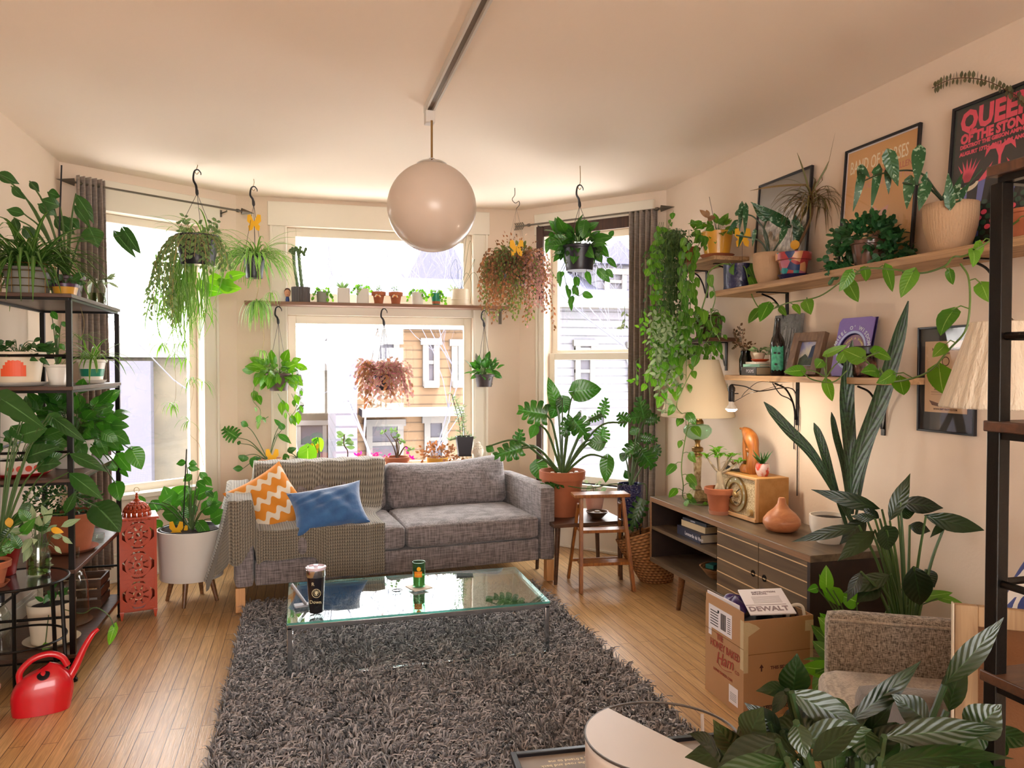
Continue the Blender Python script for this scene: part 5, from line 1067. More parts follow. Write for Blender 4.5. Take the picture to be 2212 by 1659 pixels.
# ================================================================ globe lamp and ceiling track
t_ = thing('ceiling_track', 'white lighting track running along the ceiling to the globe', 'ceiling track', (.623, 2.4, 2.72)); b_ = B()
b_.bb((.598, .9, 2.7285), (.648, 3.86, 2.7499)); b_.bb((.598, .9, 2.716), (.609, 3.86, 2.7285)); b_.bb((.637, .9, 2.716), (.648, 3.86, 2.7285)); b_.done('channel', m_wht, t_, bevel=.001)
b_ = B(); b_.bb((.612, .9, 2.7275), (.634, 3.85, 2.7284)); b_.done('contact_strip', mat('brown_strip', '6a5848', .5), t_)
B().bb((.60, 3.80, 2.655), (.646, 3.86, 2.7155)).done('end_feed', m_wht, t_, bevel=.003)
gc = V((.622, 3.79, 2.24)); GR = .219; gc = P(933, 448, D=3.80)
t_ = thing('globe_pendant', 'large white glass globe lamp hanging from the ceiling track', 'pendant lamp', gc)
mg, n, l, b = base('opal_glass'); b.inputs['Base Color'].default_value = lin('e0d0c2'); b.inputs['Roughness'].default_value = .28; b.inputs['Coat Weight'].default_value = .15
t = n.new('ShaderNodeBsdfTranslucent'); t.inputs[0].default_value = lin('ead9c8'); mx = n.new('ShaderNodeMixShader'); mx.inputs[0].default_value = .25; l.new(b.outputs[0], mx.inputs[1]); l.new(t.outputs[0], mx.inputs[2]); l.new(mx.outputs[0], n['Material Output'].inputs[0])
B().lathe([(GR*math.sin(math.pi*k/48) if 0 < k < 48 else 0, -GR*math.cos(math.pi*k/48)) for k in range(46)], gc, 64).done('globe', mg, t_, angle=0)
B().lathe([(.075, .205), (.075, .213), (.06, .222), (.015, .228), (.014, .24), (0, .24)], gc, 36).done('cap', m_chrome, t_)
B().tube([gc+V((0, 0, .235)), V((gc.x, gc.y, 2.66))], .0055, 10).done('stem', m_brass, t_)

# ================================================================ shelf across the middle window and the pots on it
p = V((.61, 6.08, 1.925)); t_ = thing('window_shelf', 'long narrow brown shelf board across the middle window', 'shelf', p)
B().bb((-.40, 5.985, 1.912), (1.62, 6.165, 1.935)).done('board', m_shelfc, t_, bevel=.001)
for x in (-.36, 1.585): b_ = B(); b_.bb((x-.012, 6.16, 1.80), (x+.012, 6.172, 1.911)); b_.bb((x-.012, 6.03, 1.907), (x+.012, 6.165, 1.9115)); b_.done('bracket', m_rod, t_)
SH = 1.936
def sp(x): q = P(x, 655, Y=6.07); return V((q.x, 6.07, SH))
p = sp(621); t_ = thing('bobble_head', 'tiny big-headed figurine in blue at the left end of the window shelf', 'figurine', p)
B().lathe([(0, 0), (.014, 0), (.015, .02), (.011, .04), (0, .045)], p, 16, sq=(1, .7)).done('body', mat('blue_suit', '24407c', .5), t_); b_ = B(); b_.lathe([(0, .038), (.016, .045), (.023, .065), (.022, .085), (.012, .1), (0, .103)], p, 20, sq=(1, .8)); b_.done('head', mat('figure_skin', 'c98d6c', .5), t_); B().lathe([(.0235, .072), (.0245, .085), (.014, .105), (0, .108)], p+V((0, .004, 0)), 18, sq=(1, .85)).done('hair', mat('brown_hair', '4a2a1a', .6), t_); b_ = B(); [b_.lathe([(0, -.002), (.002, 0), (0, .002)], p+V((s_*.008, -.0185, .074)), 8) for s_ in (-1, 1)]; b_.bb(p+V((-.006, -.0195, .054)), p+V((.006, -.018, .056))); b_.done('face', m_ink, t_)
m_rib = mat('ribbed_grey_brown', '4c4546', .6)
p = sp(650); t_, s = PP('cactus_pot', 'dark ribbed pot with two tall branching cacti on the window shelf', p, (.065, .068, .115, 0), m_rib, rib=(28, .03), n=112)
b_ = B(); m_cac = mat('cactus_skin', '4a6338', .6, bump=(150, .5))
def cact(pts, r):
    q = spl(pts, 8); n_ = 5
    for i in range(1): b_.lathe([(0, 0)], q[0], 3) if False else None
    b_.tube(q, [r*(1+.25*(i % 2)) for i in range(len(q))], n_)
D0 = dep(p)
for pts, r in (([(643, 620), (636, 575), (634, 550)], .011), ([(652, 620), (648, 580), (645, 548)], .012), ([(634, 552), (628, 540), (625, 545)], .01), ([(634, 552), (636, 538)], .01), ([(645, 550), (640, 535), (637, 540)], .011), ([(645, 550), (652, 543), (656, 548), (662, 535)], .009), ([(656, 548), (658, 553)], .009), ([(645, 550), (650, 532)], .01), ([(640, 542), (630, 535)], .009)): cact([P(x, y, D=D0) for x, y in pts], r)
b_.done('cactus', m_cac, t_)
G = 'small pots on the window shelf'
specs = [(697, 'grey speckled pot with trailing string leaves, left part of the window shelf', (.042, .046, .085, 0), m_grey, 'trail', L_lime), (742, 'square white pot with a spiky rosette on the window shelf', (.05, .052, .115, 0), m_wht, 'spike', L_succ), (783, 'white tapered pot with small round leaves beside the square pot', (.034, .054, .10, 0), m_wht, 'trail', L_lime),
 (818, 'small terracotta pot with a rainbow sticker on the window shelf', (.032, .048, .095, .03), m_terra, 'succ', L_succ), (855, 'plain small terracotta pot right of the rainbow one', (.032, .048, .095, .03), m_terra, 'succ', L_succ), (902, 'white round pot with green and yellow trailing leaves', (.042, .047, .098, 0), m_wht, 'trail', L_lime), (942, 'teal dipped pot with a small trailing plant on the window shelf', (.028, .042, .095, 0), m_teal, 'trail', L_lime), (994, 'large pale pot with wiry hanging stems at the right of the window shelf', (.072, .074, .13, 0), m_cream, 'wiry', L_grey)]
for x, lab, pot, m_, k, Lm in specs:
    p = sp(x); t_, s = PP('succulent_pot', lab, p, pot, m_, grp=G, n=(4 if 'square' in lab else 32)) if 'square' not in lab else (thing('succulent_pot', lab, 'potted plant', p, G), p+V((0, 0, .105)))
    if 'square' in lab:
        b_ = B(); fr = Pl(p, (1, 0, 0), (0, 1, 0)); fr.frame(b_, -.046, .046, -.046, .046, .006, 0, .115); fr.box(b_, -.04, .04, -.04, .04, 0, .1); b_.done('pot', m_, t_, bevel=.004)
    bS, bL = B(), B()
    if k == 'spike':
        for j in range(26): a = U(0, 6.28); d = V((math.cos(a)*U(.3, 1), math.sin(a)*U(.3, 1), U(.3, 1))).normalized(); bL.leaf(s, s+d*U(.05, .085), .012, fc(s, .4), 'lance', .0, .5, 4)
    if k == 'succ':
        for j in range(34): a = U(0, 6.28); h_ = U(.01, .05); q = s+V((math.cos(a)*U(.0, .03), math.sin(a)*U(0, .03), h_)); bL.leaf(q, q+V((math.cos(a), math.sin(a), .5)).normalized()*.02, .011, V((0, 0, 1)), 'obov', .1, .3, 4)
    if k == 'trail':
        for j in range(7):
            a = R(U(160, 380)) if j < 5 else R(U(0, 360)); rr = pot[1]; e = s+V((math.cos(a)*rr*1.1, math.sin(a)*rr, .015)); vine(bS, bL, [s, s.lerp(e, .6)+V((0, 0, .03)), e, e+V((math.cos(a)*.03, math.sin(a)*.0, -U(.02, .07)))], .026, .022, 'oval', .001, .008, .3, .75)
    if k == 'wiry':
        for j in range(16): bL.leaf(s+V((-.05, 0, 0)), s+V((-.05+U(-.06, .04), U(-.04, .02), U(-.03, .06))), .014, fc(s), 'oval', 0, .1, 4)
        for x2, y2 in ((1015, 520), (1025, 560), (1000, 580), (1032, 600), (1010, 490), (1018, 610), (985, 560)): bS.tube(spl([s, P(x2-12, 590, D=dep(p)), P(x2, y2, D=dep(p)), P(x2+U(-6, 8), y2+U(10, 60), D=dep(p))], 6), .0013, 4)
        B().lathe([(.0755, .045), (.0765, .05), (.0755, .055)], p, 40).done('raised_band', m_, t_)
    if 'rainbow' in lab:
        fr = Pl(p+V((0, -.046, .05)), (1, 0, 0), (0, 0, 1))
        for r_, c_ in ((.024, 'd8d0c8'), (.018, 'e8b84c'), (.013, 'c04a3a')): bq = B(); [fr.poly(bq, [(-.012+(r_-.005)*math.cos(R(a)), (r_-.005)*math.sin(R(a))), (-.012+r_*math.cos(R(a)), r_*math.sin(R(a))), (-.012+r_*math.cos(R(a+18)), r_*math.sin(R(a+18))), (-.012+(r_-.005)*math.cos(R(a+18)), (r_-.005)*math.sin(R(a+18)))], .004, .002) for a in range(0, 180, 18)]; bq.done('rainbow_sticker', mat('rainbow_band', c_, .5), t_)
    if 'teal' in lab: B().lathe([(.0285, 0), (.0335, .03), (.033, .031), (.028, 0)], p, 28).done('bare_foot', m_terra, t_)
    fin(t_, bS, bL, m_stem, Lm)

# ================================================================ plants on the deep window ledge behind the sofa
LZ2 = .601
def lp(x, D=None, Y=6.02): q = P(x, 1000, Y=Y); return V((q.x, Y, LZ2))
p = lp(580, Y=5.98); t_, s = PP('ivy_geranium', 'weathered terracotta pot with lobed leaves on long stalks, left end of the ledge', p, (.075, .092, .17, .045), m_terra2); D0 = dep(p); bS, bL = B(), B()
hero(bS, bL, s, [(512, 945, 482, 925, 40, 0, 'lobed'), (520, 912, 536, 920, 14, 0, 'oval'), (520, 958, 512, 955, 10, 0, 'oval'), (527, 985, 523, 998, 22), (552, 990, 551, 1015, 26, -.1), (525, 1012, 502, 1012, 14, 0, 'lance'), (605, 918, 592, 905, 10), (600, 936, 630, 958, 16, 0, 'lance'), (612, 925, 600, 912, 14)], D0, 'heart', .0028); fin(t_, bS, bL, m_stem, L_philo)
card_butterfly(P(588, 992, D=D0-.05), 'yellow butterfly card in the left terracotta pot on the ledge', .085)
p = lp(645, Y=6.0); t_, s = PP('ledge_houseplant', 'cream tapered pot with leafy cutting beside the orange pot', p, (.06, .088, .165, .0), m_cream); D0 = dep(p); bS, bL = B(), B(); hero(bS, bL, s, [(625, 985, 610, 992, 18), (630, 980, 625, 965, 14), (640, 985, 655, 978, 16), (640, 990, 648, 1000, 14), (620, 975, 640, 968, 12)], D0, 'oval', .0022); fin(t_, bS, bL, m_stem, L_dark)
p = lp(692, Y=6.04); t_, s = PP('heartleaf_plant', 'bright orange pot with large heart leaves on the ledge', p, (.058, .068, .14, .0), m_orange); D0 = dep(p); bS, bL = B(), B(); hero(bS, bL, s, [(664, 968, 666, 1022, 42, -.12), (684, 950, 694, 976, 26), (676, 955, 688, 948, 14)], D0, 'heart', .0026, .5); fin(t_, bS, bL, m_stem, L_lime)
card_butterfly(P(680, 972, D=D0-.04), 'small yellow card in the orange pot on the ledge', .055)
p = lp(750, Y=6.02); t_, s = PP('rubber_plantlet', 'small terracotta pot with a thick-leaved seedling, left of the pink sprigs', p, (.062, .088, .145, .04), m_terra); D0 = dep(p); bS, bL = B(), B(); top = P(744, 938, D=D0); bS.tube(spl([s, P(751, 975, D=D0), P(743, 960, D=D0), top], 5), .0045, 7)
for k in range(16): a = U(0, 6.28); h_ = U(0, 1); q = top.lerp(P(745, 968, D=D0), h_); bL.leaf(q, q+V((math.cos(a)*1.0, math.sin(a)*.6, U(-.3, .35))).normalized()*U(.05, .085), .034, fc(q, .7), 'obov', .15, .15, 5)
fin(t_, bS, bL, m_stemb, L_succ)
p = lp(815, Y=6.12); p.z = LZ2; t_ = thing('propagation_tray', 'row of magenta leaved cuttings in small glass tubes on the ledge', 'plant tray', p); bS, bL = B(), B(); D0 = dep(p)
for x, y in ((770, 984), (780, 982), (785, 990), (800, 990), (805, 982), (812, 985), (818, 978), (796, 994), (822, 988), (830, 990), (838, 984), (880, 970), (884, 978), (888, 990)):
    q = P(x, y, D=D0); bS.tube(spl([q, q+V((U(-.01, .01), 0, -.06)), V((q.x, q.y, LZ2+.03))], 4), .0012, 4)
    for k in range(3): bL.leaf(q, q+V((U(-1, 1), U(-.5, .5), U(-.2, .6))).normalized()*.032, .016, fc(q), 'oval', 0, .2, 4)
for k in range(6): q = P(775+k*13, 1000, D=D0); q.z = LZ2; B().lathe([(0, 0), (.012, 0), (.012, .09), (.0105, .09), (.01, .003), (0, .003)], q, 12).done('glass_tube', m_glass, t_)
B().box(V((P(808, 1000, D=D0).x, p.y+.02, LZ2+.10)), (.30, .006, .004)).done('wire_rail', m_rod, t_); fin(t_, bS, bL, m_stempale, L_pink)
p = lp(857, Y=6.04); t_, s = PP('jade_plant', 'wide terracotta pot with a branching jade plant on the ledge', p, (.07, .092, .145, .035), m_terra); D0 = dep(p); bS, bL = B(), B()
for pts in ([(857, 990), (850, 965), (838, 945), (830, 935)], [(857, 990), (858, 960), (845, 940), (850, 930)], [(859, 990), (862, 965), (858, 945)], [(860, 990), (856, 950), (868, 955)], [(862, 985), (875, 965), (888, 972)]):
    q = spl([P(x, y, D=D0+U(-.04, .04)) for x, y in pts], 5); bS.tube(q, [.006-.0003*i for i in range(len(q))], 6)
    for k in range(10): bL.leaf(q[-1], q[-1]+V((U(-1, 1), U(-.6, .6), U(-.3, .7))).normalized()*.035, .016, fc(q[-1], .7), 'obov', 0, .2, 4)
fin(t_, bS, bL, m_stemb, L_succ)
p = lp(945, Y=5.97); t_, s = PP('wandering_plant', 'yellow pot with a bushy bronze trailing plant on the ledge', p, (.07, .085, .14, 0), m_mustard); bS, bL = B(), B(); bush(bL, s+V((.0, 0, .05)), (.17, .13, .075), 190, .032, 'oval', .6, .1, .3, .8); bush(bL, s+V((.12, -.02, -.05)), (.10, .08, .08), 60, .028, 'oval', .6, -.2, .3, .8); fin(t_, bS, bL, m_stemb, L_trad)
p = lp(912, Y=5.93); tag(B().lathe([(0, 0), (.022, 0), (.028, .03), (.028, .075), (.024, .078), (0, .075)], p, 20).done('red_candle_cup', m_red), 'small red cup beside the yellow pot', 'cup')
p = lp(1003, Y=6.02); t_ = thing('footed_planter', 'square charcoal pot on thin copper legs with a tall spindly succulent', 'potted plant', p); fr = Pl(p+V((0, 0, .14)), (1, 0, 0), (0, 1, 0)); b_ = B()
b_.lathe([(.068, .0), (.095, .145), (.088, .145), (.07, .11), (0, .11)], p+V((0, 0, .15)), 4, rot=Matrix.Rotation(R(40), 3, 'Z')); b_.done('pot', m_dgrey, t_, smooth=False); b_ = B(); b_.lathe([(.07, .138), (.076, .149), (0, .149)], p, 4, rot=Matrix.Rotation(R(40), 3, 'Z')); b_.done('saucer', m_dgrey, t_, smooth=False)
for a in (0, 120, 240): B().tube([p+V((.02*math.cos(R(a)), .02*math.sin(R(a)), .138)), p+V((.04*math.cos(R(a)), .04*math.sin(R(a)), .0))], .003, 6).done('leg', m_brass, t_)
bS, bL = B(), B(); s = p+V((0, 0, .26)); D0 = dep(p)
for pts in ([(995, 945), (990, 905), (975, 850)], [(1000, 945), (997, 900), (985, 865)], [(1003, 945), (1000, 880)], [(990, 945), (978, 950), (972, 952)]):
    q = spl([P(x, y, D=D0) for x, y in pts], 6); bS.tube(q, .003, 5)
    for w_ in q[2:]:
        for k in range(3): bL.leaf(w_, w_+V((U(-1, 1), U(-.5, .5), U(-.1, .8))).normalized()*.04, .009, fc(w_), 'lance', 0, .2, 4)
bush(bL, s+V((.02, 0, .03)), (.06, .05, .03), 40, .035, 'lance', .3); fin(t_, bS, bL, m_stem, L_grey)
p = lp(1033, Y=5.95); t_ = thing('plaster_bust', 'white plaster bust of a serene figure on the ledge', 'bust', p); m_pl = mat('white_plaster', 'd9cfc0', .8, bump=(60, .1)); b_ = B()
b_.lathe([(0, 0), (.07, 0), (.082, .03), (.08, .06), (.062, .085), (.03, .10), (.024, .115), (.026, .13), (.036, .145), (.042, .17), (.042, .195), (.034, .215), (.022, .225), (.018, .235), (.02, .245), (.01, .255), (0, .257)], p, 32, sq=(1, .72))
b_.lathe([(0, -.012), (.005, -.006), (.004, .008), (0, .014)], p+V((-.004, -.033, .175)), 10); [b_.lathe([(0, -.016), (.006, -.006), (.006, .008), (0, .014)], p+V((s_*.043, 0, .175)), 8) for s_ in (-1, 1)]; b_.tube([p+V((-.012, -.029, .158)), p+V((.006, -.03, .158))], .003, 6)
b_.done('head_and_shoulders', m_pl, t_)
for k in range(14): pass
b_ = B(); [b_.lathe([(0, -.008), (.008, 0), (0, .008)], p+V((.036*math.cos(a)*(1-.3*j), .028*math.sin(a)*(1-.3*j), .205+.014*j)), 8) for j in range(3) for a in [i/12*6.283 for i in range(12)]]; b_.done('curled_hair', m_pl, t_)
p = lp(1070, Y=6.02); t_ = thing('wired_jar', 'clear glass jar in a wire cage at the right end of the ledge', 'jar', p); B().lathe([(0, 0), (.05, 0), (.055, .02), (.055, .11), (.035, .14), (.035, .165), (.031, .165), (.031, .14), (.05, .108), (.05, .01), (0, .008)], p, 24).done('glass', m_glass, t_)
b_ = B(); [b_.tube([p+V((.058*math.cos(a/20*6.283), .058*math.sin(a/20*6.283), z)) for a in range(20)], .0018, 4, closed=True) for z in (.01, .05, .09, .12)]; [b_.tube([p+V((.058*math.cos(a), .058*math.sin(a), .005)), p+V((.058*math.cos(a), .058*math.sin(a), .122))], .0015, 4) for a in (.4, 1.4, 2.5, 3.5, 4.5, 5.5)]; b_.done('wire_cage', m_wht, t_)

# ================================================================ hanging plants
# A: big bowl by the left window
def hanger(name, label, x, yc, D, pot, m_, ytop, zj=None, hk=.07, screw=True):
    c = P(x, yc, D=D); r0, r1, h, rim = pot; t_ = thing(name, label, 'hanging plant', c, 'hanging plants in the bay'); p0 = c-V((0, 0, h/2))
    B().pot(p0, r0, r1, h, rim).done('pot', m_, t_); soil(t_, p0, r1-.012, h*.86); zt = P(x, ytop, D=D).z
    hook_wires(t_, c, zt, p0.z+h-.005, r1-.004, hk=hk)
    if screw:
        b_ = B(); q = V((c.x, c.y, zt-.006)); b_.tube(spl([V((c.x+.002, c.y, 2.749 if D > 0 else 0)), q+V((.004, 0, .045)), q+V((-.004, 0, .02)), q+V((-.012, 0, .005)), q+V((.0, 0, -.01)), q+V((.01, 0, .004))], 4) if 2.749-zt > .03 else [q, V((c.x, c.y, 2.749))], .0022, 6); b_.done('ceiling_screw', m_brass, t_)
    return t_, p0+V((0, 0, h*.9)), c
t_, s, c = hanger('hanging_bowl', 'large dark hanging bowl with mixed trailing plants before the left window', 427, 542, 4.98, (.10, .135, .19, .02), m_dplas, 372, hk=.11)
B().lathe([(0, 0), (.09, 0), (.115, .014), (.11, .016), (0, .008)], c-V((0, 0, .11)), 28).done('drip_tray', m_glass, t_)
bL, bM, bS, bP = B(), B(), B(), B()
spider(bL, s, 46, .34, .011, .08, (.3, 1.0), 1.1)
for k in range(50):
    a = R(U(150, 330)) if k < 40 else U(0, 6.28); e = s+V((.13*math.cos(a), .13*math.sin(a), .02)); strand(bS, bM, e, U(.2, .62) if a > 2.6 and a < 4.4 else U(.12, .3), .03, .022, .05, 'oval', .45, .0011, (math.cos(a)*.5, math.sin(a)*.5))
for k in range(22): a = U(0, 6.28); q = s+V((.12*math.cos(a), .12*math.sin(a), U(.02, .16))); bS.tube([s+V((.05*math.cos(a), .05*math.sin(a), 0)), q], .0014, 4); [bM.leaf(q, q+V((U(-1, 1), U(-1, 1), U(-.2, .8))).normalized()*.035, .018, fc(q), 'oval', .1, .15, 4) for _ in range(3)]
# left hanging mass of long strands with plantlets
for k in range(170):
    x = random.gauss(395, 27); y0 = U(540, 650); y1 = y0+U(50, 130); q = P(x, y0, D=4.95+U(-.1, .15)); pts = [q, P(x+U(-15, 10), (y0+y1)/2, D=4.95), P(x+U(-22, 14), y1, D=4.95)]; bL.ribbon(spl(pts, 5), lambda t: .006*(1-t*.8), nrm=-_fw, fold=.2)
for x0, y0, x1, y1, nn_ in ((372, 690, 350, 770, 18), (405, 680, 400, 760, 14), (432, 660, 445, 700, 12), (380, 740, 378, 790, 12), (400, 760, 402, 800, 12), (418, 830, 412, 845, 10), (378, 880, 372, 900, 14), (405, 920, 408, 935, 8), (435, 840, 438, 850, 8), (350, 720, 343, 745, 10)):
    q = P(x1, y1-25, D=4.95); bS.tube(spl([P(x0, y0, D=4.95), P((x0+x1)/2+4, (y0+y1)/2, D=4.95), q], 4), .0011, 4); spider(bP, q, nn_, .13, .006, .004, (-.2, .9), 1.2)
bS.tube(spl([P(402, 800, D=4.95), P(418, 840, D=4.95), P(405, 925, D=4.95), P(430, 960, D=4.95), P(440, 1005, D=4.95)], 5), .0011, 4); bS.tube(spl([P(378, 790, D=4.95), P(380, 850, D=4.95), P(372, 885, D=4.95)], 5), .0011, 4)
for a in ((400, 600, 425, 590, 26), (440, 625, 480, 632, 30), (470, 615, 520, 625, 34), (490, 600, 530, 590, 26), (455, 600, 490, 612, 26), (500, 620, 468, 608, 28), (430, 610, 455, 640, 24)): bL2 = bP; bP.leaf(P(a[0], a[1], D=5.0), P(a[2], a[3], D=5.0), a[4]*5/FPX, fc(c, .5), 'heart')
fin(t_, bS, bL, m_stempale, L_spid); bM.done('small_leaves', leafmat('dusty_green_leaf', '4c6a34', '7a9460'), t_); bP.done('plantlets', L_lime, t_)
# B: small dark pot spider plant with long runner
t_, s, c = hanger('hanging_spider_plant', 'small dark hanging pot with a full spider plant and a long runner', 549, 578, 5.35, (.055, .075, .15, .015), m_dplas, 408, hk=.08)
bL, bS, bP = B(), B(), B(); spider(bL, s, 150, .38, .014, .03, (.45, 1.0), 1.15)
for x in range(22): a = U(450, 560); q = P(a, U(560, 590), D=5.3); bL.ribbon(spl([s, s.lerp(q, .5)+V((0, 0, .08)), q, P(a-U(0, 15), U(600, 625), D=5.3)], 5), lambda t: .005*(1-t*.6), nrm=-_fw, fold=.2)
bS.tube(spl([s, P(560, 600, D=5.25), P(555, 640, D=5.25), P(552, 655, D=5.25), P(570, 720, D=5.25), P(566, 760, D=5.25)], 6), .0018, 5)
for x, y, n_, L_ in ((556, 652, 90, .22), (566, 757, 16, .09), (585, 632, 12, .12)): bP = B(); spider(bP, P(x, y, D=5.25), n_, L_, .009, .016, (-.1, .8), 2.2); bP.done('plantlet', L_spid, t_)
fin(t_, bS, bL, m_stempale, L_spid)
card_butterfly(P(549, 487, D=5.33), 'yellow butterfly card in the small hanging spider plant', .085)
# C: left pot under the shelf, full pothos
def under(label, x, yc, pot, m_, name):
    c = P(x, yc, Y=5.99); r0, r1, h, rim = pot; t_ = thing(name, label, 'hanging plant', c, 'hanging plants in the bay'); p0 = c-V((0, 0, h/2)); B().pot(p0, r0, r1, h, rim).done('pot', m_, t_); soil(t_, p0, r1-.012, h*.86)
    hook_wires(t_, c, 1.882, p0.z+h-.005, r1-.004, hk=.075); b_ = B(); b_.tube([V((c.x, c.y, 1.9115)), V((c.x, c.y, 1.885))], .003, 6); b_.done('cup_hook', m_wht, t_); return t_, p0+V((0, 0, h*.9)), c
t_, s, c = under('brown pot with a full pothos hanging from the left of the window shelf', 602, 825, (.062, .085, .13, .02), mat('mauve_brown_pot', '5d4a48', .5), 'hanging_pothos')
bS, bL, bP = B(), B(), B(); bush(bL, s+V((-.02, -.02, .035)), (.20, .14, .09), 70, .085, 'heart', .72, -.25, .45, .5, bS, s); D0 = dep(c)
vine(bS, bL, [P(556, 815, D=D0), P(545, 860, D=D0), P(562, 885, D=D0), P(560, 905, D=D0), P(552, 912, D=D0)], .055, .06, 'heart', .0022, .06, .75, .75); vine(bS, bL, [P(640, 800, D=D0), P(646, 840, D=D0), P(650, 870, D=D0)], .06, .06, 'heart', .002, .05, .7, .6)
vine(bS, bL, [P(600, 850, D=D0), P(615, 880, D=D0), P(630, 905, D=D0)], .085, .04, 'lance', .002, .05, .7, .45); vine(bS, bL, [P(630, 850, D=D0), P(640, 880, D=D0), P(625, 905, D=D0)], .085, .04, 'lance', .002, .05, .6, .5); vine(bS, bL, [P(556, 905, D=D0), P(570, 905, D=D0), P(580, 900, D=D0)], .05, .09, 'heart'); fin(t_, bS, bL, m_vine, L_poth)
# D: pink tradescantia in the middle
t_, s, c = under('charcoal pot with pink and bronze leaves hanging at the middle of the window', 830, 825, (.06, .078, .125, .02), m_dplas, 'hanging_tradescantia')
bS, bL, bM = B(), B(), B()
for k in range(85):
    a = U(0, 6.28); e = s+V((.07*math.cos(a), .07*math.sin(a), .01)); r_ = U(.02, .12); q = e+V((math.cos(a)*r_, math.sin(a)*r_*.7, U(-.04, .11))); w_ = q+V((math.cos(a)*.04, math.sin(a)*.03, -U(.04, .2))); vine(bS, bL if k % 3 else bM, [s, e.lerp(q, .6)+V((0, 0, .03)), q, w_], .042, .026, 'oval', .0014, .008, .1, .42)
bS.tube(spl([P(850, 850, D=dep(c)), P(862, 880, D=dep(c)), P(830, 885, D=dep(c))], 5), .0014, 4); fin(t_, bS, bL, mat('pink_stem', 'a8606c', .5), L_trad2); bM.done('bronze_leaves', L_trad, t_)
# E: right pot under the shelf
t_, s, c = under('charcoal pot of arrow leaves hanging from the right of the window shelf', 1046, 822, (.058, .076, .10, .02), mat('charcoal_brown_pot', '3c3234', .5), 'hanging_philodendron')
bS, bL = B(), B(); bush(bL, s+V((0, 0, .045)), (.12, .1, .085), 75, .065, 'heart', .6, .1, .4, .6, bS, s); fin(t_, bS, bL, m_vine, L_lime if False else L_philo)
b_ = B(); q = s+V((-.06, -.05, .1)); b_.leaf(q, q+V((-.02, 0, .08)), .03, fc(q, .1), 'lance'); b_.done('white_leaf', m_grey, t_)
# F: big bronze ball
c = P(1112, 595, D=5.62); t_ = thing('hanging_bronze_plant', 'huge bronze and pink small-leaved plant hanging by the bay corner', 'hanging plant', c, 'hanging plants in the bay')
B().pot(c-V((0, 0, .07)), .08, .12, .15, .01).done('pot', m_dplas, t_); soil(t_, c-V((0, 0, .07)), .1, .13); zt = P(1112, 450, D=5.62).z
b_ = B(); b_.tube(spl([V((c.x, c.y, 2.749)), V((c.x, c.y, 2.70)), V((c.x-.02, c.y, 2.665)), V((c.x+.005, c.y, 2.64)), V((c.x+.03, c.y, 2.655)), V((c.x+.035, c.y, 2.63)), V((c.x+.012, c.y, 2.60))], 5), .003, 6); b_.done('hook', m_rod, t_)
for k in range(3): a = R(90+120*k); B().tube([V((c.x+.012, c.y, 2.60)), c+V((.115*math.cos(a), .115*math.sin(a), .075))], .0008, 4).done('wire', m_rod, t_)
b1, b2, b3, bS = B(), B(), B(), B(); s = c+V((0, 0, .07))
for k in range(300):
    a = U(0, 6.28); r_ = .10+.12*U(0, 1); e = s+V((math.cos(a)*r_, math.sin(a)*r_, U(-.03, .12))); L_ = U(.08, .5)**1.0*(1 if U(0, 1) < .5 else .55)
    bt = b2 if (math.cos(a+YAW) > .25 and U(0, 1) < .65) else (b3 if U(0, 1) < .35 else b1)
    q = V(e); pts = [s.lerp(e, .4), q.copy()]; d = V((math.cos(a)*.5, math.sin(a)*.5, 0))
    for i in range(max(2, int(L_/.06))): d = (d*.7+V((U(-.3, .3), U(-.3, .3), -.6))).normalized(); q = q+d*.06; pts.append(q.copy())
    vine(bS, bt, pts, .024, .022, 'oval', .0009, .006, .3, .55)
bush(b3, s+V((0, 0, .03)), (.17, .17, .13), 240, .034, 'oval', .6); bush(b1, s+V((0, 0, .10)), (.2, .18, .14), 130, .022, 'oval', .55)
fin(t_, bS, b1, m_stemb, L_trad); b2.done('pink_leaves', L_trad2, t_); b3.done('olive_leaves', L_trad3, t_)
card_butterfly(P(1116, 542, D=5.4), 'yellow card tucked in the huge bronze hanging plant', .085)
# G: black pot before right window
t_, s, c = hanger('hanging_pothos', 'black hanging pot with glossy pothos before the right bay window', 1252, 558, 5.0, (.085, .108, .16, .02), m_dplas, 405, hk=.09)
bS, bL, bM = B(), B(), B(); bush(bL, s+V((0, 0, .05)), (.19, .15, .09), 60, .10, 'heart', .62, .0, .45, .5, bS, s); bush(bM, s+V((0, 0, .03)), (.20, .14, .07), 60, .055, 'oval', .6, .1, .3, .7); D0 = dep(c)
hero(bS, bL, s, [(1262, 480, 1258, 515, 26, -.1), (1318, 508, 1326, 498, 12), (1315, 560, 1332, 578, 14), (1295, 585, 1318, 610, 20), (1312, 585, 1325, 600, 14), (1268, 590, 1276, 615, 14), (1208, 590, 1210, 620, 12), (1215, 588, 1212, 600, 10), (1185, 520, 1180, 548, 14), (1195, 505, 1185, 510, 12)], D0-.05, 'heart', .002)
vine(bS, bL, [P(1238, 590, D=D0-.05), P(1248, 620, D=D0-.05), P(1238, 640, D=D0-.05), P(1225, 655, D=D0-.05)], .07, .07, 'heart', .0018, .05, .7, .5); vine(bS, bL, [P(1218, 590, D=D0-.05), P(1225, 625, D=D0-.05), P(1232, 665, D=D0-.05)], .065, .065, 'heart', .0018, .05, .7, .5); hero(bS, bL, P(1250, 640, D=D0-.05), [(1262, 635, 1282, 642, 16), (1240, 622, 1250, 640, 14), (1245, 600, 1250, 618, 13)], D0-.05, 'heart', .0014)
fin(t_, bS, bL, m_vine, L_philo); bM.done('small_foliage', L_dark, t_)
b_ = B(); 

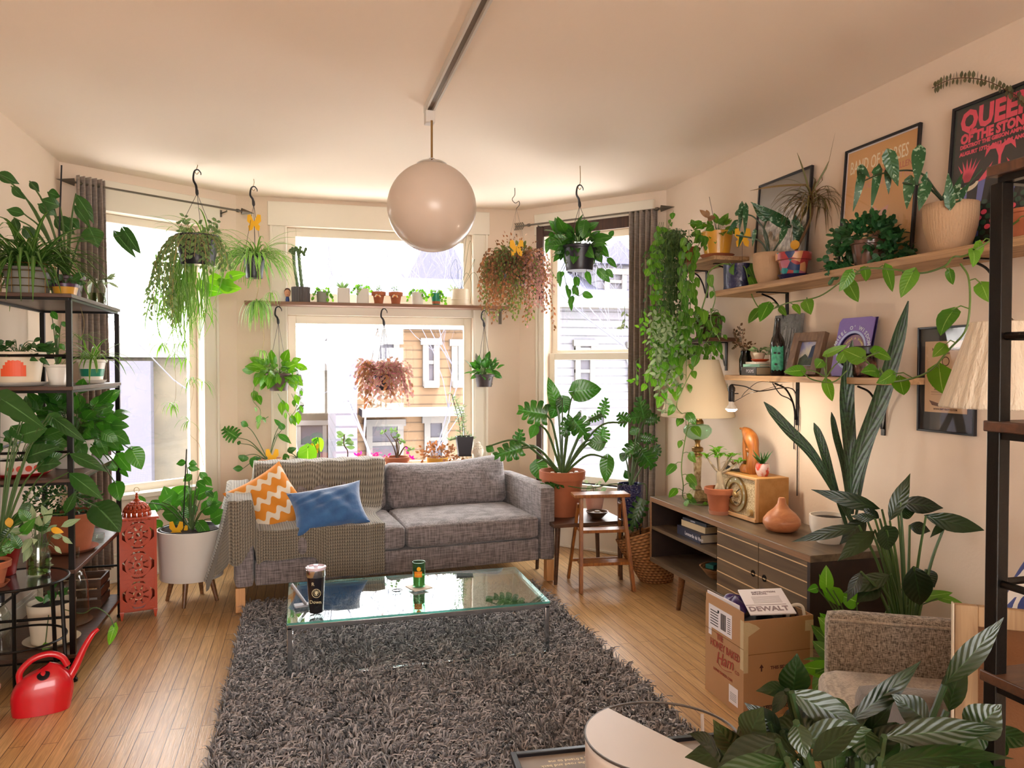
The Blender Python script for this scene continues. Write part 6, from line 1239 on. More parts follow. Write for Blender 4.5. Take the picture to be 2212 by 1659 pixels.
# ================================================================ right of the sofa: monstera, side table, step stool, basket
p = V((1.86, 5.05, 0)); t_ = thing('side_table', 'low dark wooden side table between sofa and step stool', 'table', p); B().bb((1.60, 4.80, .385), (2.12, 5.30, .41)).done('tabletop', m_dwood, t_, bevel=.003)
for x in (1.64, 2.08):
    for y in (4.84, 5.26): B().tube([(x, y, .385), (x+(.03 if x > 1.8 else -.03)*.5, y, 0)], [.018, .012], 10).done('leg', m_dwood, t_)
p = V((1.76, 5.10, .411)); t_, s = PP('monstera', 'large monstera in a big terracotta pot on the dark side table', p, (.105, .155, .315, .06), m_terra); D0 = dep(p); bS, bL = B(), B()
hero(bS, bL, s, [(1272, 835, 1268, 862, 52, -.1, 'round'), (1240, 845, 1300, 840, 50, -.1, 'heart'), (1202, 875, 1185, 815, 30, 0, 'heart'), (1205, 870, 1190, 905, 34, .05), (1215, 860, 1222, 893, 34, .0)][1:], D0, 'heart', .005, .2)
hero(bS, bL, s, [(1180, 895, 1120, 885, 60, -.1), (1238, 905, 1270, 945, 54, -.15), (1238, 905, 1215, 940, 40, -.1), (1125, 968, 1068, 985, 46, 0), (1118, 965, 1125, 928, 34, .1), (1160, 915, 1145, 948, 24, -.05, 'lance'), (1310, 955, 1268, 960, 36, -.1, 'lance'), (1355, 912, 1335, 895, 36, -.1), (1300, 900, 1310, 860, 30, .1, 'lobed'), (1300, 895, 1272, 910, 22, .1, 'lobed'), (1298, 950, 1305, 922, 40, .15), (1312, 990, 1308, 1043, 32, .0, 'heart'), (1160, 1000, 1175, 1040, 40, .2, 'heart'), (1050, 965, 1068, 975, 18, .1, 'lance')], D0, 'monstera', .0075, .22); fin(t_, bS, bL, m_stem, L_mon)
[B().lathe([(0, 0), (.012, .003), (.02, .018), (.012, .034), (0, .036)], s+V((.09*math.cos(a), -.07*abs(math.sin(a))-.03, -.0)), 10).done('pebble', m_white, t_) for a in (.3, 1.2, 2.2, 2.9)]
p = V((1.95, 4.92, .411)); tag(B().lathe([(0, 0), (.03, 0), (.04, .008), (.075, .045), (.078, .05), (.072, .05), (.035, .012), (0, .01)], p, 32).done('stone_bowl', mat('bronze_bowl', '5a4430', .35, .5)), 'small bronze bowl holding stones on the side table', 'bowl')
for k in range(7): a = k*.9; tag(B().lathe([(0, -.009), (.014, -.006), (.019, 0), (.013, .007), (0, .009)], p+V((.032*math.cos(a)*(k > 0), .032*math.sin(a)*(k > 0), .035+.012*(k == 0))), 10, sq=(1.2, .8)).done('pebble', mat('pale_pebble', 'b8ac9c', .5)), 'pale pebble in the bronze bowl' if k else 'topmost pale pebble in the bronze bowl', 'pebble', 'pebbles in the bronze bowl')
p = V((2.01, 5.12, .411)); t_, s = PP('printed_pot_plant', 'small pink printed pot behind the bronze bowl', p, (.05, .07, .13, 0), m_pink); clump(t_, s, 10, .05, .07, 'oval', L_grey, h=.1)
# blue dimpled pot
p = V((2.20, 4.93, 0)); t_ = thing('pot_stand', 'thin black wire stand under the cobalt pot', 'plant stand', p); b_ = B(); b_.tube([p+V((.085*math.cos(a/24*6.283), .085*math.sin(a/24*6.283), .345)) for a in range(24)], .004, 6, closed=True); b_.done('ring', m_blk, t_)
for a in (30, 120, 210, 300): d = V((math.cos(R(a)), math.sin(R(a)), 0)); B().tube([p+d*.085+V((0, 0, .345)), p+d*.10], .004, 6).done('leg', m_blk, t_)
m_cob = mat('cobalt_dimpled_glaze', '1c1f4f', .25, coat=.4); n = m_cob.node_tree.nodes; l = m_cob.node_tree.links; vo = n.new('ShaderNodeTexVoronoi'); vo.inputs['Scale'].default_value = 70; t = n.new('ShaderNodeTexCoord'); l.new(t.outputs['Object'], vo.inputs[0]); u = n.new('ShaderNodeBump'); u.inputs['Strength'].default_value = .8; u.inputs['Distance'].default_value = .01; l.new(vo.outputs[0], u.inputs['Height']); l.new(u.outputs[0], n['Principled BSDF'].inputs['Normal'])
t_, s = PP('split_leaf_philodendron', 'cobalt dimpled pot with split leaves on the wire stand', p+V((0, 0, .35)), (.07, .088, .29, 0), m_cob, belly=.01); D0 = dep(p); bS, bL = B(), B()
hero(bS, bL, s, [(1385, 975, 1412, 1010, 52, -.05), (1380, 960, 1345, 985, 40, 0), (1375, 940, 1365, 920, 24, 0, 'lance'), (1385, 945, 1420, 950, 26, .05), (1392, 905, 1380, 858, 40, .1), (1395, 905, 1425, 905, 30, .1), (1385, 900, 1352, 905, 30, .05), (1352, 990, 1338, 980, 22, 0, 'heart'), (1358, 1035, 1350, 1015, 18, .05, 'lance'), (1412, 985, 1422, 960, 28, .1)], D0, 'monstera', .005, .12)
bS.tube(spl([s, P(1392, 1045, D=D0-.08), P(1397, 1075, D=D0-.1), P(1390, 1095, D=D0-.1)], 5), .004, 6); bL.leaf(P(1388, 1080, D=D0-.12), P(1362, 1145, D=D0-.12), .13, fc(p, .1), 'lobed', .05, .1)
bS.tube(spl([s, P(1330, 1045, D=D0-.1), P(1270, 1055, D=D0-.1), P(1215, 1048, D=D0-.1)], 5), .004, 6); bL.leaf(P(1215, 1045, D=D0-.1), P(1160, 1048, D=D0-.12), .10, V((0, -.5, 1)), 'lobed', .05, .1); fin(t_, bS, bL, m_stem, L_mon)
# step stool
m_lad = m_ladder; f0, f1 = V((1.715, 4.60, 0)), V((2.06, 4.555, 0)); r0_, r1_ = V((1.76, 4.97, 0)), V((2.12, 4.93, 0)); t0_, t1_ = V((1.76, 4.72, .595)), V((2.035, 4.685, .595))
t_ = thing('step_stool', 'folding chestnut wood step stool beside the sofa', 'step stool', (1.9, 4.75, 0)); ud = (f1-f0).normalized()
for a, c in ((f0, t0_), (f1, t1_)): B().bar(a, c, .036, .022, ud).done('front_leg', m_lad, t_, bevel=.002)
for a, c in ((r0_, t0_+V((.0, .05, -.05))), (r1_, t1_+V((0, .05, -.05)))): B().bar(a, c, .028, .018, ud).done('rear_leg', m_lad, t_, bevel=.002)
B().box((t0_+t1_)/2+V((0, .03, .012)), (.37, .14, .022), math.atan2(ud.y, ud.x)).done('top_step', m_lad, t_, bevel=.004)
for k in (.64, .30):
    a, c = f0.lerp(t0_, k), f1.lerp(t1_, k); B().box((a+c)/2+V((0, .035, .0)), ((c-a).length-.0, .10, .02), math.atan2(ud.y, ud.x)).done('step', m_lad, t_, bevel=.002)
for k in (.25, .68): B().bar(r0_.lerp(t0_+V((0, .05, -.05)), k), r1_.lerp(t1_+V((0, .05, -.05)), k), .02, .018).done('rear_rail', m_lad, t_, bevel=.002)
b_ = B(); [b_.lathe([(.006, -.006), (.006, .03)], t1_+V((-.02, -.0, -.03-.12*k)), 8, rot=Matrix.Rotation(R(90), 3, 'X')) for k in range(2)]; b_.done('hinge', m_rod, t_)
# wicker basket
p = V((2.32, 4.76, 0)); t_ = thing('wicker_basket', 'slanted woven seagrass basket behind the console leg', 'basket', p); m_wk, n, l, b = base('seagrass_weave'); t = n.new('ShaderNodeTexCoord'); s_ = n.new('ShaderNodeSeparateXYZ'); l.new(t.outputs['UV'], s_.inputs[0])
w1 = mth(n, l, 'SINE', mth(n, l, 'MULTIPLY', s_.outputs[1], 110)); w2 = mth(n, l, 'SINE', mth(n, l, 'ADD', mth(n, l, 'MULTIPLY', s_.outputs[0], 170), mth(n, l, 'MULTIPLY', mth(n, l, 'FLOOR', mth(n, l, 'MULTIPLY', s_.outputs[1], 17.5)), 3.14))); hh = mth(n, l, 'ADD', mth(n, l, 'MULTIPLY', mth(n, l, 'ADD', w1, w2), .25), .5)
l.new(mixc(n, l, hh, '6a4020', 'cc9660'), b.inputs['Base Color']); b.inputs['Roughness'].default_value = .8; u = n.new('ShaderNodeBump'); u.inputs['Strength'].default_value = 1; u.inputs['Distance'].default_value = .01; l.new(hh, u.inputs['Height']); l.new(u.outputs[0], b.inputs['Normal'])
def bask(u_, v_): a = u_*6.283; r_ = .115+.085*v_**.8-.03*max(0, v_-.7); zz = .34*v_; return p+V(((r_*math.cos(a)-.10*v_), r_*math.sin(a)*.8, zz+.06*v_*math.cos(a+.6)*(v_ > .5)))
b_ = B(); b_.grid(bask, 48, 30); b_.add([bask(i/40, 0) for i in range(40)], [tuple(range(40))[::-1]]); b_.done('body', m_wk, t_, solid=.008, angle=0)
b_ = B(); q = bask(.30, 1); b_.tube(spl([bask(.2, .98), bask(.24, .98)+V((.0, 0, .09)), bask(.34, .98)+V((0, 0, .09)), bask(.38, .98)], 6), .012, 10); b_.done('handle', mat('seagrass_rope', '9c6c3c', .8, bump=(120, .8)), t_)

# ================================================================ shelves on the right wall and what stands on them
WX = 2.598
b_ = B(); t_ = thing('wall_shelf', 'long reclaimed wood shelf high on the right wall', 'shelf', (2.47, 2.9, 1.88)); B().bb((2.345, 1.2, 1.86), (WX, 4.07, 1.893)).done('board', m_shelf, t_, bevel=.002)
def bracket(t_, y, z, d=.19, h=.24):
    b_ = B(); x = WX; b_.bb((x-.006, y-.012, z-h), (x, y+.012, z-.001)); b_.bb((x-d, y-.012, z-.006), (x-.006, y+.012, z-.0005)); q = spl([(x-.012, y, z-h+.03), (x-.03, y, z-h*.5), (x-d*.45, y, z-h*.18), (x-d*.85, y, z-.012)], 6); b_.tube(q, .005, 6); b_.done('bracket', m_blk, t_)
for y in (3.72, 2.35, 1.6): bracket(t_, y, 1.86)
t2 = thing('wall_shelf', 'shorter lower wood shelf on the right wall above the radio', 'shelf', (2.49, 3.35, 1.38)); B().bb((2.375, 2.735, 1.372), (WX, 4.0, 1.402)).done('board', m_shelf, t2, bevel=.002)
for y in (3.62, 2.98): bracket(t2, y, 1.372, .17, .24)
t3 = thing('wall_shelf', 'small top corner shelf carrying the yellow pot', 'shelf', (2.48, 4.4, 2.12)); B().bb((2.36, 4.10, 2.085), (WX, 4.78, 2.11)).done('board', m_shelf, t3, bevel=.002)
for y in (4.25, 4.6): bracket(t3, y, 2.085, .15, .18)
t4 = thing('wall_shelf', 'small lower corner shelf behind the trailing vines', 'shelf', (2.48, 4.45, 1.62)); B().bb((2.38, 4.20, 1.605), (WX, 4.90, 1.628)).done('board', m_dwood, t4, bevel=.002)
for y in (4.35, 4.7): bracket(t4, y, 1.605, .15, .18)

WF = lambda y0, z0, x=WX: Pl((x, y0, z0), (0, -1, 0), (0, 0, 1))
def leanfr(y0, z0, h, foot=.045, x=WX-.006):
    """a frame that stands on a shelf and leans against the wall"""
    return Pl((x-foot, y0, z0), (0, -1, 0), V((foot, 0, h)))
m_fb = mat('black_frame', '15141a', .35); m_glz = glassmat('picture_glass', 'ffffff', .035, .03)
def picture(name, label, fr, w_, h_, bw, art, parts, fm=m_fb, mount=None, cat='framed print', glz=True, th=.016):
    t_ = thing(name, label, cat, fr.p(w_/2, 0, 0)); b_ = B(); fr.frame(b_, 0, w_, 0, h_, bw, 0, th); b_.done('frame', fm, t_, bevel=.0015)
    b_ = B(); fr.box(b_, bw*.9, w_-bw*.9, bw*.9, h_-bw*.9, .001, .005); b_.done('print', art, t_, smooth=False)
    if mount: b_ = B(); fr.frame(b_, bw, w_-bw, bw, h_-bw, mount[1], .005, .0065); b_.done('mount', mount[0], t_, smooth=False)
    if parts: parts(t_, fr)
    if glz: b_ = B(); fr.box(b_, bw*.9, w_-bw*.9, bw*.9, h_-bw*.9, .0105, .012); b_.done('glazing', m_glz, t_, smooth=False)
    return t_
SZT = 1.894
# A: grey photograph
def artA(t_, fr):
    b_ = B(); random.seed(5)
    for k in range(9): fr.disc(b_, .26+U(-.08, .08), .38-k*.028, .15-k*.011+U(-.01, .01), .0052+.0004*k, .0004, .06+U(0, .02), 22)
    b_.done('pale_ruffled_shape', mat('pale_photo_tone', 'c9c3bc', .7, var=(30, '6c6662', .12), bump=(20, .5)), t_, smooth=False)
picture('framed_photograph', 'grey photographic print in a thin black frame behind the begonia', leanfr(3.975, SZT, .61), .485, .61, .012, mat('grey_photo_print', '6b655f', .6, var=(2, '8a8178', .3)), artA)
# B: orange gig poster
m_lett = mat('pale_cream_ink', 'f4e6c8', .7); m_lpk = mat('faded_pink_ink', 'c87460', .7); m_lpk2 = mat('faded_rose_ink', 'd9a08c', .7)
def artB(t_, fr):
    fr.text('BAND OF HORSES', .035, .485, .0055, .088, m_lett, t_, sx_=.52, bold=.0003); fr.text('TYLER RAMSEY ALLEN', .10, .44, .0055, .040, m_lpk, t_, sx_=.85); fr.text('AND THE GHOST NOTES', .13, .395, .0055, .04, m_lpk2, t_, sx_=.8)
    b_ = B(); fr.poly(b_, [(.2, .19), (.29, .22), (.31, .29), (.25, .27), (.22, .3), (.2, .26)], .0052, .0005); fr.disc(b_, .25, .16, .035, .0052, .0005); b_.done('rose_motif', m_lpk2, t_, smooth=False)
    b_ = B(); random.seed(9)
    for k in range(16): x = U(.02, .2); hh = U(.08, .3); fr.poly(b_, [(x, .02), (x+.02, .02), (x+.02+U(-.03, .05), hh)], .0052+.0001*k, .0003)
    b_.done('grass_motif', mat('tan_ink', 'c08a50', .7), t_, smooth=False)
    for k in range(4): fr.text('NORTHERLY PARK  DOORS 6 PM', .03, .10-k*.02, .006, .011, m_lpk, t_)
picture('gig_poster', 'orange concert poster with pale curved lettering in a black frame', leanfr(3.235, SZT, .61), .475, .61, .011, mat('orange_poster_paper', 'd8a468', .7, var=(1.5, 'ddac76', .3)), artB, mount=(m_paper, .006))
# C: black poster with pink lettering
m_pinki = mat('hot_pink_ink', 'ee5570', .6); m_blui = mat('periwinkle_ink', '6a72b8', .6); m_grni = mat('dark_green_ink', '24503c', .6); m_gryi = mat('grey_paper_tone', '6a6a68', .7)
def artC(t_, fr):
    b_ = B(); fr.box(b_, .02, .63, .29, .60, .0051, .0054); b_.done('grey_ground', mat('dark_taupe_print', '3a3836', .7), t_, smooth=False)
    fr.text('QUEENS', .04, .50, .006, .115, m_pinki, t_, bold=.0055, sx_=.86, sp=1.04); fr.text('OF THE STONE AGE', .045, .452, .006, .052, m_pinki, t_, bold=.003, sx_=.86); fr.text('DEXTROT THE GIBSON AMPHITHEATRE', .045, .430, .006, .021, m_pinki, t_, bold=.0012); fr.text('AUGURT 17TH  2013  LOS ANGELES', .045, .402, .006, .021, m_pinki, t_, bold=.0012)
    b_ = B()
    for a in (-38, -22, -7, 8, 24, 38): fr.poly(b_, [(.09-.012, .29), (.09+.012, .29), (.09+.085*math.sin(R(a))+.004, .30+.085*math.cos(R(a)))], .0058, .0006)
    for sg in (-1, 1):
        pl = [(.235+sg*.004, .29), (.235+sg*.006, .36), (.235+sg*.02, .392), (.235+sg*.045, .395), (.235+sg*.068, .37), (.235+sg*.062, .40), (.235+sg*.035, .415), (.235+sg*.0, .40), (.235+sg*.0, .29)]; fr.poly(b_, pl[::sg], .006, .0006)
    for x, s_ in ((.16, 1), (.31, -1)): fr.poly(b_, [(x-.02, .28), (x+.014, .28), (x+.045*s_, .345)], .0058, .0006)
    fr.poly(b_, [(.33, .30), (.36, .30), (.345, .35)], .0058, .0006); b_.done('pink_claws', m_pinki, t_, smooth=False)
    b_ = B(); fr.poly(b_, [(.09-.055, .285)]+[(.09+.055*math.cos(R(a)), .282+.03*math.sin(R(a))) for a in range(190, 351, 16)]+[(.09+.055, .285)]+[(.09+.045*math.cos(R(a)), .288+.018*math.sin(R(a))) for a in range(350, 189, -16)], .0062, .0006); b_.done('crescent', m_lett, t_, smooth=False)
    b_ = B()
    for x in (.087, .155, .30): fr.box(b_, x-.006, x+.006, .03, .28, .0056, .0062)
    fr.poly(b_, [(.14, .20), (.165, .20), (.178, .285), (.145, .28)], .0064, .0004); fr.poly(b_, [(.29, .22), (.31, .22), (.318, .30), (.30, .30)], .0064, .0004); b_.done('blue_stems', m_blui, t_, smooth=False)
    b_ = B(); b2 = B(); random.seed(3)
    for r_ in range(9):
        for k in range(11):
            x = .055+k*.042+(r_ % 2)*.02; z = .035+r_*.02; q = b_ if (k+r_*2) % 3 == 0 else b2; fr.disc(q, x, z, .014, .0066+.0001*(r_ % 2), .0004, .010, 10)
    b_.done('pink_petals', m_pinki, t_, smooth=False); b2.done('green_scales', m_grni, t_, smooth=False)
picture('gig_poster', 'black concert poster with hot pink lettering behind the near rack', leanfr(2.59, SZT, .61), .92*.7, .61, .012, mat('black_poster_paper', '17181a', .6), artC, mount=(mat('dark_green_mat', '16302a', .6), .006))
# small framed broadside hung on the wall
def artD(t_, fr):
    b_ = B(); fr.box(b_, .035, .255, .085, .385, .0052, .0062); b_.done('tan_sheet', mat('tan_letterpress_paper', 'c9a684', .8), t_, smooth=False)
    mi = mat('brown_ink', '5c3826', .8)
    for tx, z, sz in (('MERCURY LOUNGE', .345, .018), ('PRESENTS', .33, .01), ('HOLY GHOST!', .245, .032), ('YOUNG EMPIRES', .220, .020), ('EMINENT STATE', .195, .022), ('WED DECEMBER 11 9PM', .178, .012), ('WWW.EMPTYBOTTLE.COM', .095, .011)): fr.text(tx, .145, z, .0064, sz, mi, t_, 'CENTER', sx_=.9, bold=.0003)
    b_ = B(); fr.ring(b_, .145, .30, .016, .02, .0064, .0004, 20); [fr.box(b_, .07, .22, z, z+.001, .0064, .0068) for z in (.172, .168, .160)]; fr.ring(b_, .145, .128, .012, .018, .0064, .0004, 16); [fr.poly(b_, [(.145+s_*.02, .12), (.145+s_*.085, .135), (.145+s_*.07, .115), (.145+s_*.02, .108)][::s_], .0064, .0004) for s_ in (-1, 1)]; b_.done('crest_ornament', mi, t_, smooth=False)
picture('framed_broadside', 'black framed tan letterpress sheet hung on the right wall below the vines', WF(2.768, 1.172), .298, .447, .009, mat('charcoal_mat_board', '35302f', .7), artD)

# plants and pots on the long shelf
def wsp(y, x=2.47, z=SZT): return V((x, y, z))
p = wsp(3.97, 2.44); p = V((2.445, 3.965, SZT)); t_, s = PP('indigo_pot_plant', 'indigo textured cylinder pot at the far end of the long shelf', p, (.085, .088, .145, 0), m_navy, saucer=None); bS, bL = B(), B(); D0 = dep(p)
vine(bS, bL, [s, P(1560, 570, D=D0-.1), P(1530, 590, D=D0-.1), P(1530, 620, D=D0-.1), P(1512, 680, D=D0-.1)], .07, .2, 'heart', .004, .05, .6, .6); vine(bS, bL, [s, P(1610, 580, D=D0-.12), P(1625, 640, D=D0-.12), P(1650, 672, D=D0-.12), P(1700, 655, D=3.6), P(1770, 640, D=3.45), P(1830, 600, D=3.3), P(1880, 585, D=3.2)], .085, .17, 'heart', .0035, .06, .8, .62)
vine(bS, bL, [P(1530, 590, D=D0-.1), P(1545, 640, D=D0-.08), P(1535, 690, D=D0-.08), P(1555, 735, D=D0-.08)], .05, .2, 'heart', .003)
fin(t_, bS, bL, m_vine, L_poth)
card_butterfly(P(1604, 520, D=D0-.02), 'large faded yellow card standing in the indigo pot', .08)
p = wsp(3.66, 2.455); m_ribt = mat('ribbed_tan_stoneware', 'b89878', .85, bump=(150, .2))
def ribpot(t_, p, r0, r1, h): B().pot(p, r0, r1, h, 0, .008, 144, rib=(48, .012), belly=.012).done('pot', m_ribt, t_, angle=0); B().lathe([(0, 0), (r0*1.1, 0), (r0*1.25, .006), (0, .008)], p-V((0, 0, .0005)), 28).done('saucer', m_glass, t_)
def begonia(t_, s, D0, items, stems):
    bS, bL = B(), B()
    for st in stems: q = spl([s if i == 0 else P(x, y, D=D0+dd) for i, (x, y, dd) in enumerate(st)], 6); bS.tube(q, [.005-.00008*i for i in range(len(q))], 7)
    hero(None, bL, None, items, D0, 'wing'); fin(t_, bS, bL, m_dstem, L_beg)
p = V((2.455, 3.675, SZT+.001)); t_ = thing('angel_wing_begonia', 'smaller ribbed tan pot with spotted begonia leaves on the long shelf', 'potted plant', p, None); ribpot(t_, p, .058, .088, .168); s = p+V((0, 0, .15)); D0 = dep(p)
begonia(t_, s, D0, [(1695, 483, 1622, 437, 26, -.05), (1655, 470, 1625, 440, 22, -.04), (1728, 515, 1717, 462, 26, -.1), (1602, 445, 1597, 500, 12, .05), (1611, 448, 1609, 508, 12, .0), (1603, 505, 1595, 535, 9, .02), (1590, 480, 1570, 505, 12, .1), (1630, 500, 1625, 533, 9, -.02), (1695, 495, 1683, 528, 15, -.1), (1715, 480, 1740, 500, 14, -.15), (1592, 462, 1605, 445, 10)], [((0, 0, 0), (1655, 505, 0), (1630, 470, 0), (1605, 462, 0)), ((0, 0, 0), (1690, 510, -.05), (1702, 470, -.05)), ((0, 0, 0), (1640, 520, 0), (1590, 508, 0)), ((0, 0, 0), (1650, 500, 0), (1658, 470, 0))])
p = V((2.46, 3.475, SZT+.001)); t_ = thing('dracaena', 'spiky dracaena in a pot painted with coloured spots on the long shelf', 'potted plant', p); B().lathe([(0, 0), (.06, 0), (.078, .03), (.072, .03), (.058, .006), (0, .005)], p, 28).done('saucer', m_navy, t_)
m_multi, n, l, b = base('colour_spotted_paint'); vo = n.new('ShaderNodeTexVoronoi'); vo.inputs['Scale'].default_value = 21; vo.inputs['Randomness'].default_value = .8; t = n.new('ShaderNodeTexCoord'); l.new(t.outputs['Object'], vo.inputs[0]); rp = n.new('ShaderNodeValToRGB'); rp.color_ramp.interpolation = 'CONSTANT'; s_ = n.new('ShaderNodeSeparateColor'); l.new(vo.outputs['Color'], s_.inputs[0]); l.new(s_.outputs[0], rp.inputs[0])
for k, (pos, cc) in enumerate(((0, 'a83a3c'), (.2, 'b8697c'), (.38, '1f8a8c'), (.55, '243c6c'), (.68, 'd9a070'), (.84, 'a0506c'))):
    e = rp.color_ramp.elements[k] if k < 2 else rp.color_ramp.elements.new(pos)
    e.position = pos; e.color = lin(cc)
l.new(rp.outputs[0], b.inputs['Base Color']); b.inputs['Roughness'].default_value = .35
q = p+V((0, 0, .007)); B().pot(q, .055, .082, .135, .04).done('pot', m_multi, t_); soil(t_, q, .07, .115); s = q+V((0, 0, .12)); bL, bS = B(), B(); D0 = dep(p); top = P(1752, 430, D=D0-.04); bS.tube(spl([s, P(1752, 470, D=D0-.02), top], 6), .007, 8)
for k in range(85): strap(bL, top+V((0, 0, U(-.05, .03))), U(0, 6.28), U(.16, .3), .008, U(.3, 1.0), U(.7, 1.5), 9)
for x0, y0, x1, y1 in ((1755, 415, 1832, 288), (1750, 420, 1722, 330), (1745, 400, 1620, 412)): a, c = P(x0, y0, D=D0-.04), P(x1, y1, D=D0-.1); bL.ribbon([a.lerp(c, k/8)+V((0, 0, .01*math.sin(k/8*3.14))) for k in range(9)], lambda t: .005*(1-t**3)+.0006, nrm=-_fw)
fin(t_, bS, bL, m_stemb, L_drac); b_ = B(); q = P(1716, 525, D=D0-.06); b_.leaf(q-V((0, 0, .03)), q+V((.0, -.01, .015)), .045, fc(q, .1), 'round'); b_.done('yellowed_leaf', L_yell, t_)
p = V((2.46, 2.93, SZT+.001)); t_, s = PP('ivy', 'dark ivy spilling round a brown fluted pot on the long shelf', p, (.052, .075, .12, .02), mat('brown_fluted_glaze', '6b4a3c', .35, coat=.3), rib=(16, .02), n=64); bL, bS = B(), B()
bush(bL, s+V((0, 0, .035)), (.12, .17, .075), 190, .055, 'ivy', .85, -.1, .4, .6); bush(bL, s+V((-.06, .10, -.07)), (.06, .08, .07), 60, .05, 'ivy', .85, -.3, .3, .5); bush(bL, s+V((.02, -.13, -.05)), (.06, .06, .07), 50, .05, 'ivy', .85, -.3, .3, .5); fin(t_, bS, bL, m_dstem, L_ivy)
p = V((2.455, 2.47, SZT+.001)); t_ = thing('angel_wing_begonia', 'larger ribbed tan pot with arching spotted begonia near the rack', 'potted plant', p, None); ribpot(t_, p, .062, .098, .19); s = p+V((0, 0, .17)); D0 = dep(p)
begonia(t_, s, D0, [(1985, 325, 1980, 398, 28, -.05), (1920, 335, 1940, 403, 30, 0), (1918, 370, 1920, 420, 15, .05), (1897, 368, 1882, 452, 18, .1), (1862, 378, 1843, 458, 18, .15), (1860, 360, 1855, 395, 15, .15), (1965, 390, 1958, 452, 24, 0), (2000, 400, 1985, 455, 26, -.05), (1890, 365, 1898, 372, 20), (1862, 362, 1880, 385, 12, .1), (1995, 390, 2003, 370, 12), (2040, 430, 2042, 410, 10), (2052, 440, 2048, 372, 22, -.1), (2068, 430, 2095, 395, 18, -.1), (2060, 425, 2080, 370, 16, -.05)], [((0, 0, 0), (2020, 410, 0), (1995, 378, 0), (1960, 368, 0), (1905, 375, .05), (1868, 390, .1)), ((0, 0, 0), (2005, 405, 0), (1970, 398, 0), (1950, 395, 0)), ((0, 0, 0), (2065, 430, -.05), (2120, 365, -.1))])
# eucalyptus garland on the wall above the black poster
t_ = thing('eucalyptus_garland', 'dried eucalyptus sprig pinned to the wall over the black poster', 'garland', P(2080, 180, X=2.57)); bS, bL = B(), B(); q = spl([P(2014, 190, X=2.57), P(2060, 170, X=2.57), P(2120, 172, X=2.57), P(2175, 195, X=2.56), P(2212, 225, X=2.55), P(2235, 300, X=2.54)], 7); bS.tube(q, .0018, 5)
for i in range(1, len(q)):
    for sg in (-1, 1): a = q[i]; bL.leaf(a, a+V((0, U(-.005, .005), sg*U(.018, .032))), .014, V((-1, U(-.8, .8), U(-.5, .5))), 'oval', 0, .1, 4)
fin(t_, bS, bL, m_stemb, leafmat('dried_olive_leaf', '4a4c34', '6a6a4c'))

# long pothos vine along the shelf front, trailing down over the framed broadside
t_, s = PP('pothos', 'pothos in a small pot behind the near rack post trailing far along the wall', V((2.44, 2.12, SZT+.001)), (.05, .065, .10, .015), m_terra); bS, bL = B(), B()
vine(bS, bL, [s, P(2100, 545, D=2.55), P(2060, 555, D=2.6), P(2040, 575, D=2.62), P(1990, 590, D=2.75), P(1930, 582, D=2.85), P(1870, 580, D=3.0), P(1840, 595, D=3.1)], .078, .14, 'heart', .0035, .05, .85, .58)
vine(bS, bL, [P(2075, 570, D=2.6), P(2092, 600, D=2.55), P(2095, 660, D=2.5), P(2085, 715, D=2.5), P(2050, 755, D=2.55), P(2010, 800, D=2.6), P(1960, 820, D=2.7), P(1920, 822, D=2.8), P(1900, 795, D=2.85)], .082, .10, 'heart', .0035, .06, .35, .78)
vine(bS, bL, [P(1925, 815, D=2.82), P(1895, 800, D=2.85), P(1870, 775, D=2.85), P(1900, 760, D=2.85)], .085, .06, 'heart', .003, .04, .2, .8)
hero(bS, bL, P(1785, 815, D=3.35), [(1735, 800, 1694, 803, 26, .5), (1775, 780, 1762, 795, 26, .5), (1785, 825, 1798, 868, 24, .5), (1785, 765, 1830, 745, 18, .5), (1815, 780, 1828, 755, 22, .5)], 2.85, 'heart', .0025, .1)
bS.tube(spl([P(1730, 800, D=3.35), P(1755, 820, D=3.35), P(1800, 825, D=3.32), P(1830, 800, D=3.3)], 6), .003, 6); fin(t_, bS, bL, m_vine, L_poth)

# corner shelves: yellow pot, brown box, dense vine curtain
p = V((2.45, 4.22, 2.111)); t_, s = PP('pothos', 'yellow pot of trailing pothos on the top corner shelf', p, (.072, .095, .15, .0), m_mustard, saucer=m_terra); bS, bL = B(), B(); D0 = dep(p)
bush(bL, s+V((0, .05, .05)), (.10, .22, .07), 34, .06, 'heart', .7, -.2, .4, .5, bS, s)
for k in range(5):
    x = U(1435, 1500); pts = [s, P(x+20, 520+U(-20, 20), D=D0-.05), P(x, 590, D=D0-.05), P(x+U(-12, 12), 680, D=D0-.05), P(x+U(-20, 20), U(700, 860), D=D0-.05)]; vine(bS, bL, pts, .05, .05, 'heart', .0018, .03, .7, .7)
fin(t_, bS, bL, m_vine, L_poth); B().tube([s, P(1532, 425, D=D0)], .0015, 5).done('stake', m_blkp, t_); b_ = B(); q = P(1530, 470, D=D0-.05); [b_.leaf(q, q+V((U(-.05, .05), U(-.05, .05), U(-.02, .05))), .03, fc(q), 'oval') for _ in range(5)]; b_.done('dry_leaves', L_redg, t_)
p = V((2.46, 4.62, 2.111)); t_, s = PP('string_of_hearts', 'dark hanging mass of thin trailing vines beside the right curtain', p, (.06, .08, .12, .02), m_terra); bS, bL, bM = B(), B(), B(); D0 = 4.95
for k in range(75):
    x = random.gauss(1450, 17); y1 = U(620, 830); dd = D0+U(-.1, .12); pts = [s, P(x, 520+U(-25, 25), D=dd), P(x+U(-5, 5), 620, D=dd), P(x+U(-10, 8), y1, D=dd)]; vine(bS, bL, pts, .028, .028, 'lance', .001, .012, .5, .45)
